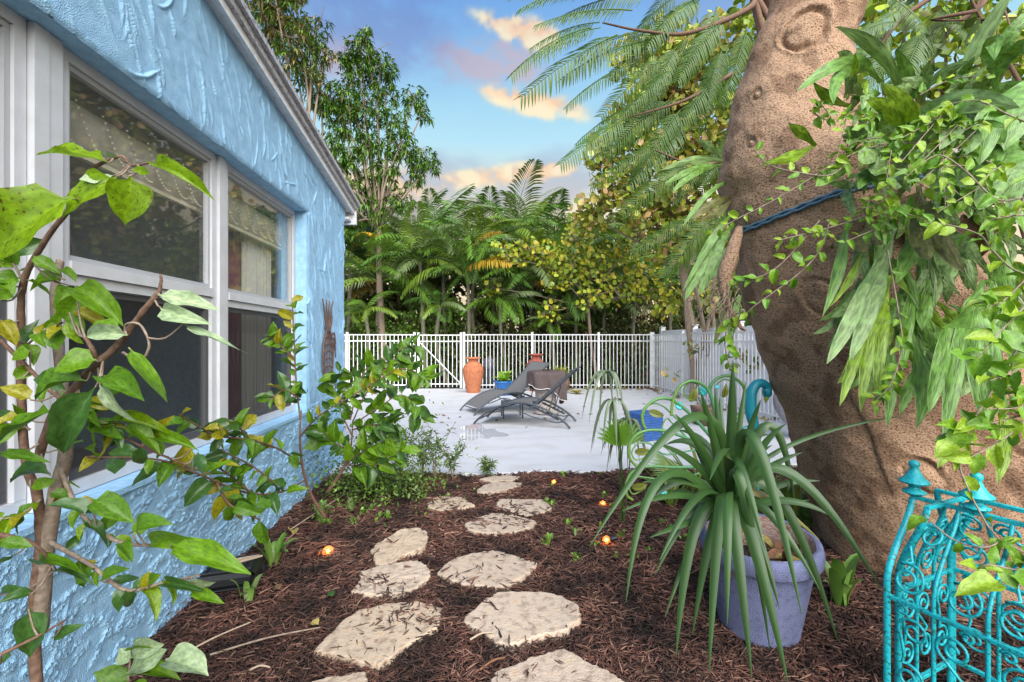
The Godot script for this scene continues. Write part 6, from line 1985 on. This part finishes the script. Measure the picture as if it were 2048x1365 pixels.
# forked frond swept along a curve: base, bend, then tips fanned about the end
func antler(a: Vector3, b: Vector3, tips: Array, w: float, wave: float) -> MB:
	var m := MB.new()
	var end := Vector3.ZERO
	for q in tips: end += q
	end /= tips.size()
	var view := ((a + end) * 0.5 - Vector3(0, EYE, 0)).normalized()
	var fork := 1.0 if tips.size() == 1 else 0.44
	var rows := 12
	var cols := 6
	var n := tips.size()
	# trunk of the frond
	var line := []
	var sd := []
	for i in rows + 1:
		var t := fork * i / rows
		var p := bez(a, b, end, t)
		var dir := (bez(a, b, end, minf(1, t + 0.04)) - bez(a, b, end, maxf(0, t - 0.04))).normalized()
		line.append(p)
		sd.append(dir.cross(view + Vector3(0.15, 0.1, 0)).normalized())
	var hw := []
	for i in rows + 1:
		var t := float(i) / rows
		var k := lerpf(0.26, 1.0, smoothstep(0.1, 0.95, t)) if n > 1 else lerpf(0.35, 1.0, smoothstep(0.0, 0.6, t))
		if n == 1: k *= pow(maxf(0.02, 1.0 - pow(t, 3.0)), 0.8)
		else: k *= 1.0 + 0.35 * smoothstep(0.7, 1.0, t) * (n - 1)
		hw.append(w * 0.5 * k * (1.0 + 0.13 * sin(t * 8.0 + w * 300.0)))
	m.strip(line, sd, hw, 0.12, wave, cols, w * 100.0)
	if n == 1: return m
	# lobes share the last row of the trunk, each its own slice
	var L0: Vector3 = line[rows]
	var S: Vector3 = sd[rows]
	var ends := tips.duplicate()
	ends.sort_custom(func(p, q): return (p - L0).dot(S) < (q - L0).dot(S))
	var dirm: Vector3 = (line[rows] - line[rows - 1]).normalized()
	for k in n:
		var x0 := -1.0 + 2.0 * k / n
		var x1 := -1.0 + 2.0 * (k + 1) / n
		var o: Vector3 = L0 + S * hw[rows] * (x0 + x1) * 0.5
		var half: float = hw[rows] / n
		var tip: Vector3 = ends[k]
		var ctrl := o + dirm * o.distance_to(tip) * 0.5
		var pts := []
		var sides := []
		var ww := []
		for i in 10:
			var t := i / 9.0
			var p := bez(o, ctrl, tip, t)
			var d2 := (bez(o, ctrl, tip, minf(1, t + 0.05)) - bez(o, ctrl, tip, maxf(0, t - 0.05))).normalized()
			pts.append(p)
			sides.append(S.lerp(d2.cross(view).normalized(), smoothstep(0.0, 0.4, t)).normalized())
			ww.append(maxf(0.001, half * (1.0 + 0.30 * sin(t * PI * 1.1)) * pow(maxf(0.0, 1.0 - pow(t, 4.0)), 0.6)))
		m.strip(pts, sides, ww, 0.10, wave, 4, k * 2.0)
	return m

func ferns() -> void:
	var S: Array = M.stag
	var d := 2.12
	var t := thing("staghorn_fern", "huge staghorn fern with forked grey green fronds on the massive trunk", "fern", Vector3(1.9, 2.15, -2.35))
	# base x, y, ahead; bend x, y, ahead; width; tone; tips x, y, ahead ...
	var F := [
		[1803, 192, 2.2, 1785, 90, 2.05, 40, 0, 1672, 53, 2.0], [1762, 165, 2.25, 1705, 85, 2.1, 44, 1, 1594, 182, 2.0, 1668, 208, 1.95], [1702, 212, 2.2, 1655, 205, 2.1, 30, 2, 1627, 163, 2.05],
		[1808, 305, 2.1, 1838, 230, 1.95, 36, 2, 1732, 200, 1.85, 1763, 166, 1.88], [1632, 292, 2.2, 1605, 265, 2.12, 30, 2, 1577, 246, 2.1], [1628, 290, 2.2, 1590, 320, 2.1, 32, 2, 1528, 324, 2.05],
		[1806, 318, 2.1, 1900, 200, 1.9, 120, 0, 1940, 305, 1.75, 2040, 215, 1.7, 1880, 300, 1.8], [1895, 195, 2.2, 1955, 90, 2.1, 44, 0, 2035, -40, 2.0], [1990, 190, 2.1, 2000, 60, 2.0, 70, 1, 1990, 120, 1.9, 2070, 110, 1.9, 2060, 20, 1.95], [1832, 196, 2.2, 1812, 130, 2.15, 34, 1, 1792, 98, 2.1], [1850, 195, 2.22, 1850, 150, 2.15, 30, 0, 1860, 120, 2.1],
		[2080, 150, 2.0, 2010, 190, 1.85, 90, 1, 1960, 330, 1.8, 2010, 300, 1.8], [2090, 300, 1.9, 2040, 330, 1.75, 105, 0, 1958, 420, 1.7, 2042, 452, 1.65, 2080, 430, 1.65], [2030, 280, 2.0, 2010, 320, 1.85, 90, 1, 1975, 372, 1.82, 2004, 388, 1.82], [1790, 302, 2.1, 1755, 310, 2.0, 60, 0, 1718, 322, 1.95, 1752, 352, 1.95], [1702, 328, 2.15, 1680, 335, 2.05, 60, 1, 1632, 372, 2.0], [1760, 330, 2.12, 1735, 345, 2.02, 46, 1, 1718, 378, 2.0], [1850, 300, 2.1, 1880, 330, 1.95, 70, 0, 1905, 400, 1.88, 1935, 375, 1.86], [1900, 290, 2.05, 1960, 260, 1.88, 80, 1, 2010, 285, 1.8, 2000, 330, 1.8],
		[1695, 430, 2.25, 1688, 540, 2.15, 32, 1, 1646, 632, 2.1], [1728, 480, 2.25, 1712, 555, 2.15, 18, 2, 1660, 614, 2.12], [1792, 450, 2.2, 1745, 590, 2.05, 50, 0, 1654, 728, 1.98, 1700, 722, 1.98], [1785, 550, 2.2, 1740, 650, 2.05, 44, 2, 1680, 812, 1.98, 1722, 824, 1.97, 1758, 806, 1.97], [1766, 575, 2.22, 1752, 650, 2.12, 28, 1, 1733, 716, 2.08], [1838, 430, 2.2, 1820, 520, 2.05, 50, 1, 1793, 566, 2.0], [1838, 370, 2.15, 1840, 470, 1.98, 70, 3, 1930, 545, 1.9, 1860, 520, 1.92],
		[1818, 660, 2.2, 1868, 770, 2.05, 48, 1, 1834, 856, 2.0], [1782, 680, 2.22, 1788, 780, 2.1, 34, 1, 1774, 852, 2.05], [1968, 560, 2.1, 1925, 650, 1.95, 76, 1, 1858, 826, 1.85, 1888, 880, 1.83, 1978, 862, 1.82, 2010, 832, 1.85], [1950, 660, 2.12, 1975, 740, 2.0, 60, 1, 2012, 834, 1.92], [2012, 830, 1.95, 2012, 900, 1.88, 30, 2, 1996, 968, 1.85], [1930, 850, 2.0, 1905, 890, 1.93, 34, 2, 1876, 936, 1.9], [1880, 430, 2.2, 1905, 500, 2.08, 56, 0, 1958, 520, 2.0, 1900, 560, 2.02], [1740, 430, 2.25, 1735, 480, 2.15, 36, 3, 1722, 505, 2.1, 1765, 490, 2.1], [1860, 560, 2.22, 1850, 620, 2.15, 40, 1, 1845, 660, 2.12], [1850, 700, 2.2, 1815, 780, 2.08, 30, 1, 1800, 830, 2.05], [1680, 470, 2.3, 1672, 500, 2.25, 26, 3, 1662, 490, 2.22], [1830, 560, 2.2, 1812, 660, 2.1, 36, 1, 1806, 740, 2.06], [1990, 470, 2.1, 2010, 560, 2.0, 60, 1, 2030, 640, 1.95], [1765, 520, 2.24, 1760, 600, 2.16, 30, 0, 1762, 660, 2.12]]
	for q in F:
		var tips := []
		for i in range(8, q.size(), 3): tips.append(spot(q[i], q[i + 1], q[i + 2]))
		put("frond", antler(spot(q[0], q[1], q[2]), spot(q[3], q[4], q[5]), tips, minf(q[6], 40.0 + (q[6] - 40.0) * 0.45) / FOC * d * 0.74, 0.2), S[q[7]], t, Transform3D(Basis.IDENTITY, -t.position))
	for k in 125:                                   # the crowd of fronds behind the large ones
		var hang := k > 72
		var px := ra(1690, 2070) if not hang else ra(1690, 2060)
		var py := ra(180, 430) if not hang else ra(400, 690)
		var a := spot(px, py, 2.28)
		var out := Vector3((px - 1840.0) / 260.0 + ra(-0.5, 0.5), ra(-0.9, 0.5) if not hang else ra(-1.6, -0.9), ra(0.15, 0.7))
		var L := ra(0.18, 0.34)
		var end := a + out.normalized() * L
		var tips := [end]
		if rng.randf() < 0.88:
			var sd := out.cross(Vector3(0, 0, 1)).normalized() * L * ra(0.26, 0.42)
			tips = [end + sd, end - sd]
			if rng.randf() < 0.5: tips.append(end + rv(0.03) + out.normalized() * 0.05)
		put("frond", antler(a, a + out.normalized() * L * 0.45 + Vector3(0, 0.05, 0.05), tips, ra(0.034, 0.062), 0.22), S[[0, 1, 1, 2, 0, 1, 0][k % 7]], t, Transform3D(Basis.IDENTITY, -t.position))
	for q in [[1890, 640, 2.24, 0.15], [1850, 410, 2.34, 0.26], [1930, 440, 2.3, 0.24], [1790, 400, 2.36, 0.22]]:      # old shield fronds at the root
		var p := spot(q[0], q[1], q[2])
		for k in 3: place_leaf(t, p + rv(0.03), p + Vector3(ra(-0.1, 0.1), -q[3] * ra(0.6, 1.0), 0.04), q[3] * 0.8, M.dryleaf[2 - k % 2] if q[0] != 1890 else M.stag[1], 4 if k else 1, ra(-0.4, 0.4), "shield_frond")
	# clump on the house side of the trunk
	t = thing("staghorn_fern", "smaller staghorn fern hanging from the house side of the trunk", "fern", Vector3(1.2, 2.2, -2.9))
	for q in [[1445, 318, 2.95, 1420, 290, 2.9, 30, 0, 1392, 278, 2.85], [1445, 322, 2.95, 1390, 310, 2.85, 34, 0, 1322, 340, 2.8], [1445, 330, 2.95, 1390, 330, 2.85, 30, 1, 1330, 368, 2.8, 1345, 385, 2.8], [1452, 365, 2.95, 1415, 375, 2.85, 26, 1, 1366, 452, 2.8], [1460, 395, 2.95, 1430, 400, 2.85, 40, 3, 1382, 438, 2.8], [1462, 400, 2.95, 1440, 430, 2.85, 34, 3, 1395, 440, 2.8], [1462, 430, 2.95, 1430, 460, 2.85, 34, 1, 1366, 582, 2.8], [1465, 450, 2.95, 1425, 500, 2.85, 44, 1, 1398, 590, 2.8, 1370, 600, 2.8], [1462, 580, 2.9, 1445, 640, 2.85, 34, 3, 1428, 690, 2.8], [1470, 480, 2.92, 1440, 520, 2.85, 40, 1, 1420, 560, 2.8], [1480, 590, 2.9, 1465, 640, 2.82, 36, 1, 1458, 680, 2.8]]:
		var tips := []
		for i in range(8, q.size(), 3): tips.append(spot(q[i], q[i + 1], q[i + 2]))
		put("frond", antler(spot(q[0], q[1], q[2]), spot(q[3], q[4], q[5]), tips, q[6] / FOC * 2.85 * 0.55, 0.2), S[q[7]], t, Transform3D(Basis.IDENTITY, -t.position))
	# vines scrambling through the ferns: polyline, leaves, size
	var V := [
		["bright green vine trailing across the trunk over the rope", [[1860, 285, 2.0, 1760, 290, 2.0, 1680, 320, 2.0, 1600, 370, 2.05, 1530, 410, 2.1, 1470, 440, 2.15, 1420, 470, 2.2], [1700, 320, 2.0, 1660, 350, 2.0, 1600, 345, 2.05, 1540, 330, 2.1, 1510, 300, 2.1], [1740, 430, 2.05, 1660, 455, 2.1, 1600, 470, 2.1, 1560, 480, 2.1], [1620, 220, 2.1, 1660, 240, 2.1, 1720, 220, 2.1, 1740, 260, 2.0]], 22, 0.045, 0.085],
		["vine hanging down the trunk's face in a long leafy chain", [[1660, 440, 2.05, 1640, 500, 2.1, 1600, 545, 2.1, 1540, 590, 2.15, 1500, 620, 2.2, 1470, 660, 2.3, 1455, 720, 2.4], [1640, 440, 2.1, 1560, 530, 2.15, 1500, 560, 2.2, 1470, 560, 2.25], [1490, 620, 2.2, 1460, 640, 2.3, 1450, 690, 2.35, 1462, 740, 2.4]], 20, 0.055, 0.10],
		["spiralling vine shoot hanging before the hollow of the trunk", [[1775, 500, 1.95, 1790, 580, 1.95, 1800, 640, 1.92, 1805, 690, 1.9, 1795, 735, 1.9, 1790, 770, 1.92, 1740, 800, 1.95], [1795, 735, 1.9, 1780, 770, 1.9, 1745, 810, 1.92]], 18, 0.05, 0.08],
		["vine with wide bright leaves climbing over the turquoise cage", [[2100, 600, 1.5, 2040, 690, 1.5, 1980, 790, 1.5, 1935, 860, 1.5, 1918, 920, 1.48, 1940, 985, 1.45, 1975, 1050, 1.42, 1998, 1082, 1.4, 1960, 1095, 1.4, 1900, 1075, 1.45, 1850, 1030, 1.5], [2080, 820, 1.5, 2010, 840, 1.5, 1950, 855, 1.5, 1880, 870, 1.52], [1990, 1180, 1.3, 1960, 1150, 1.32, 1975, 1130, 1.3, 2030, 1140, 1.28, 2090, 1150, 1.25], [1998, 1082, 1.4, 2040, 1100, 1.38, 2090, 1130, 1.35]], 15, 0.05, 0.10],
		["vine spray with bright pointed leaves beside the staghorn fronds", [[2100, 560, 1.6, 2030, 540, 1.6, 1985, 500, 1.6, 1960, 470, 1.62, 1900, 450, 1.65, 1850, 445, 1.68], [2090, 380, 1.6, 2000, 400, 1.62, 1930, 340, 1.65, 1880, 310, 1.7, 1840, 330, 1.72], [2090, 440, 1.55, 2040, 430, 1.55, 1980, 440, 1.55], [2100, 700, 1.55, 2060, 640, 1.55, 2010, 610, 1.55, 1960, 620, 1.58], [2090, 260, 1.65, 2020, 230, 1.68, 1950, 200, 1.72, 1880, 215, 1.8], [2090, 760, 1.5, 2050, 790, 1.5, 2010, 770, 1.5]], 17, 0.05, 0.10],
		["loose vine leaves above the trunk among the high fronds", [[1680, 330, 2.1, 1700, 290, 2.05, 1760, 275, 2.0, 1820, 285, 1.95], [1860, 440, 2.0, 1810, 410, 2.0, 1760, 420, 2.05], [1900, 250, 1.9, 1850, 230, 1.95, 1800, 250, 2.0], [2060, 330, 1.6, 2040, 420, 1.58, 1990, 470, 1.58], [1840, 190, 2.15, 1900, 160, 2.1, 1980, 150, 2.0]], 14, 0.045, 0.085]]
	for q in V:
		var p0 := spot(q[1][0][0], q[1][0][1], q[1][0][2])
		t = thing("vine", q[0], "vine", p0)
		for k in q[1].size():
			var line := stem(t, q[1][k], 0.0035, 0.002, M.paletwig, "stem")
			leaf_up(t, line, q[2] if k == 0 else int(q[2] * 0.65), q[3] * 0.75, q[4] * 0.8, 0.5, M.vine, 0.05, 0.3)
	# a tangle of shoots over the fern crown
	t = thing("vine", "tangled mass of small bright leaves scrambling over the staghorn crown", "vine", spot(1860, 330, 2.0))
	for k in 20:
		var x := ra(1600, 2050)
		var y := ra(190, 520)
		var d0 := lerpf(2.1, 1.7, (x - 1640.0) / 400.0)
		var line := stem(t, [x, y, d0, x + ra(-60, 60), y + ra(-20, 50), d0 - 0.03, x + ra(-110, 90), y + ra(10, 110), d0 - 0.05], 0.0028, 0.0015, M.paletwig, "stem")
		leaf_up(t, line, 14, 0.03, 0.065, 0.5, M.vine, 0.05, 0.3)
	t = thing("vine", "leafy vine shoots hanging beside the trunk over the turquoise cage", "vine", spot(2030, 700, 1.5))
	for k in 6:
		var x := ra(1960, 2090)
		var y := ra(560, 900)
		var line := stem(t, [x + 60, y - 60, 1.5, x, y, 1.48, x - ra(20, 90), y + ra(0, 60), 1.46], 0.0028, 0.0015, M.paletwig, "stem")
		leaf_up(t, line, 10, 0.05, 0.095, 0.5, M.vine, 0.05, 0.3)
	# big leaves caught on the cage vine
	for q in [[2000, 1160, 1910, 1190, 46, 1.28, 2], [2020, 1150, 2095, 1190, 50, 1.26, 1], [1930, 860, 1898, 905, 40, 1.48, 0], [1925, 880, 1870, 915, 36, 1.48, 2], [1985, 860, 1930, 850, 30, 1.48, 1]]:
		place_leaf(t, spot(q[0], q[1], q[5]), spot(q[2], q[3], q[5]), q[4] / FOC * q[5], M.vine[q[6]], -1, 0.0)

# ------------------------------------------------------------------ small things on the ground
func litter() -> void:
	# seedlings in the mulch
	var pal := [Color(0.13, 0.26, 0.03), Color(0.20, 0.35, 0.05), Color(0.09, 0.17, 0.03)]
	var tufts := []
	for k in 3: tufts.append(tuft(9, 0.07, 0.022, 0.9, pal, 0.8).mesh())
	for k in 46:
		var px := ra(1090, 1420) if k < 34 else ra(640, 780)
		var py := ra(950, 1130) if k < 34 else ra(985, 1060)
		var p := on_ground(px, py)
		var o := thing("seedling", "tiny green seedling sprouting in the dark mulch", "seedling", Vector3(p.x, gh(p.x, -p.z), p.z), ra(0, TAU), "seedlings in the mulch")
		put("leaves", tufts[k % 3], M.foliage, o, Transform3D(Basis.from_scale(Vector3.ONE * ra(0.6, 1.2)), Vector3.ZERO))
	for q in [[545, 1130, 0.24, 12, "lance leaf seedling growing over the black bait station's corner"], [497, 1200, 0.17, 9, "lance leaf seedling in front of the black bait station"], [1680, 1210, 0.30, 10, "thin upright weed between pot and trunk"], [700, 1020, 0.16, 16, "low leafy weed below the corner shrub"], [640, 1045, 0.2, 16, "leafy weed at the foot of the wall shrub"], [1620, 1060, 0.25, 16, "weed with grey green blades at the foot of the trunk"]]:
		var p := on_ground(q[0], q[1])
		var o := thing("weed", q[4], "weed", Vector3(p.x, 0, p.z))
		put("leaves", tuft(q[3], q[2], q[2] * 0.22, 0.7, [Color(0.12, 0.24, 0.04), Color(0.17, 0.30, 0.06), Color(0.20, 0.28, 0.10)], 1.0), M.foliage, o)
	# fallen leaves and twigs
	var L := [[348, 1222, 0.11, 0, "broad pinkish brown dry leaf leaning on the wall's foot"], [637, 1250, 0.045, 1, "small pale yellow leaf on the mulch beside the large tapering stone"], [665, 1193, 0.05, 3, "single round green leaf on the mulch by the cracked stone"], [585, 1060, 0.09, 1, "curled grey dry leaf by the wall below the shrub"], [1700, 1200, 0.14, 0, "curled brown dry leaf at the foot of the trunk"], [560, 1180, 0.05, 2, "torn dark leaf on the mulch by the bait station"], [780, 985, 0.06, 1, "tan dry leaf beside the empty lamp socket"], [1060, 1000, 0.05, 2, "dark dry leaf between two far stones"]]
	for q in L:
		var p := on_ground(q[0], q[1], 0.02)
		var mt: Material = M.dryleaf[q[3]] if q[3] < 3 else M.shrub[3]
		var a := ra(0, TAU)
		var o := put(numbered("fallen_leaf"), LEAF[4 if q[3] == 3 else 3], mt, self, Transform3D(Basis(Vector3(cos(a), 0.12, sin(a)) * q[2], Vector3.UP * q[2], Vector3(-sin(a), 0.2, cos(a)) * q[2] * 0.75), p))
		tag(o, q[4], "leaf")
	for k in 34:
		var p := on_ground(ra(880, 1300), 0.0 + ra(782, 860), 0.024)
		var a := ra(0, TAU)
		var s := ra(0.04, 0.09)
		var o := put(numbered("fallen_leaf"), LEAF[k % 8], M.dryleaf[k % 3], self, Transform3D(Basis(Vector3(cos(a), 0.1, sin(a)) * s, Vector3.UP * s, Vector3(-sin(a), 0, cos(a)) * s * 0.6), p))
		tag(o, "small dry leaf lying on the pale patio", "leaf", "dry leaves on the patio")
	for k in 60:                                   # leaf litter at the fence foot
		var side := k > 30
		var p := Vector3(ra(1.5, 3.9), 0.024, ra(-12.7, -12.3)) if not side else Vector3(3.9 + ra(-0.25, 0.1), 0.024, ra(-12.5, -7.5)) + Vector3(0, 0, 0)
		if side: p.x = 4.0 + (p.z + 12.8) * YARD - ra(0.0, 0.35)
		var a := ra(0, TAU)
		var s := ra(0.08, 0.16)
		var o := put(numbered("fallen_leaf"), LEAF[k % 8], M.dryleaf[k % 3], self, Transform3D(Basis(Vector3(cos(a), 0.2, sin(a)) * s, Vector3.UP * s, Vector3(-sin(a), 0.1, cos(a)) * s * 0.8), p))
		tag(o, "brown dry leaf blown against the foot of the fence", "leaf", "dry leaves along the fence foot")
	var T := [[330, 1330, 500, 1245, "long pale splinter of wood on the mulch by the wall"], [420, 1310, 640, 1255, "slender grey stick lying across the mulch"], [500, 1340, 540, 1335, "short orange brown splinter on the mulch"], [580, 1060, 740, 960, "long bare pale stick leaning below the corner shrub"], [940, 1280, 985, 1265, "thin bark splinter between the large stones"], [960, 1340, 1010, 1315, "reddish bark chunk beside the biggest stone"]]
	for q in T:
		var a := on_ground(q[0], q[1], 0.02)
		var b := on_ground(q[2], q[3], 0.03)
		var m := MB.new()
		m.tube(path([Vector3.ZERO, (b - a) * 0.5 + Vector3(0, 0.012, 0), b - a], 8), taper(9, 0.005, 0.003), 6)
		var o := put(numbered("stick"), m, (M.paletwig if q[0] == 420 else M.wood) if not q[0] == 960 else M.dryleaf[0], self, Transform3D(Basis.IDENTITY, a))
		tag(o, q[4], "stick")
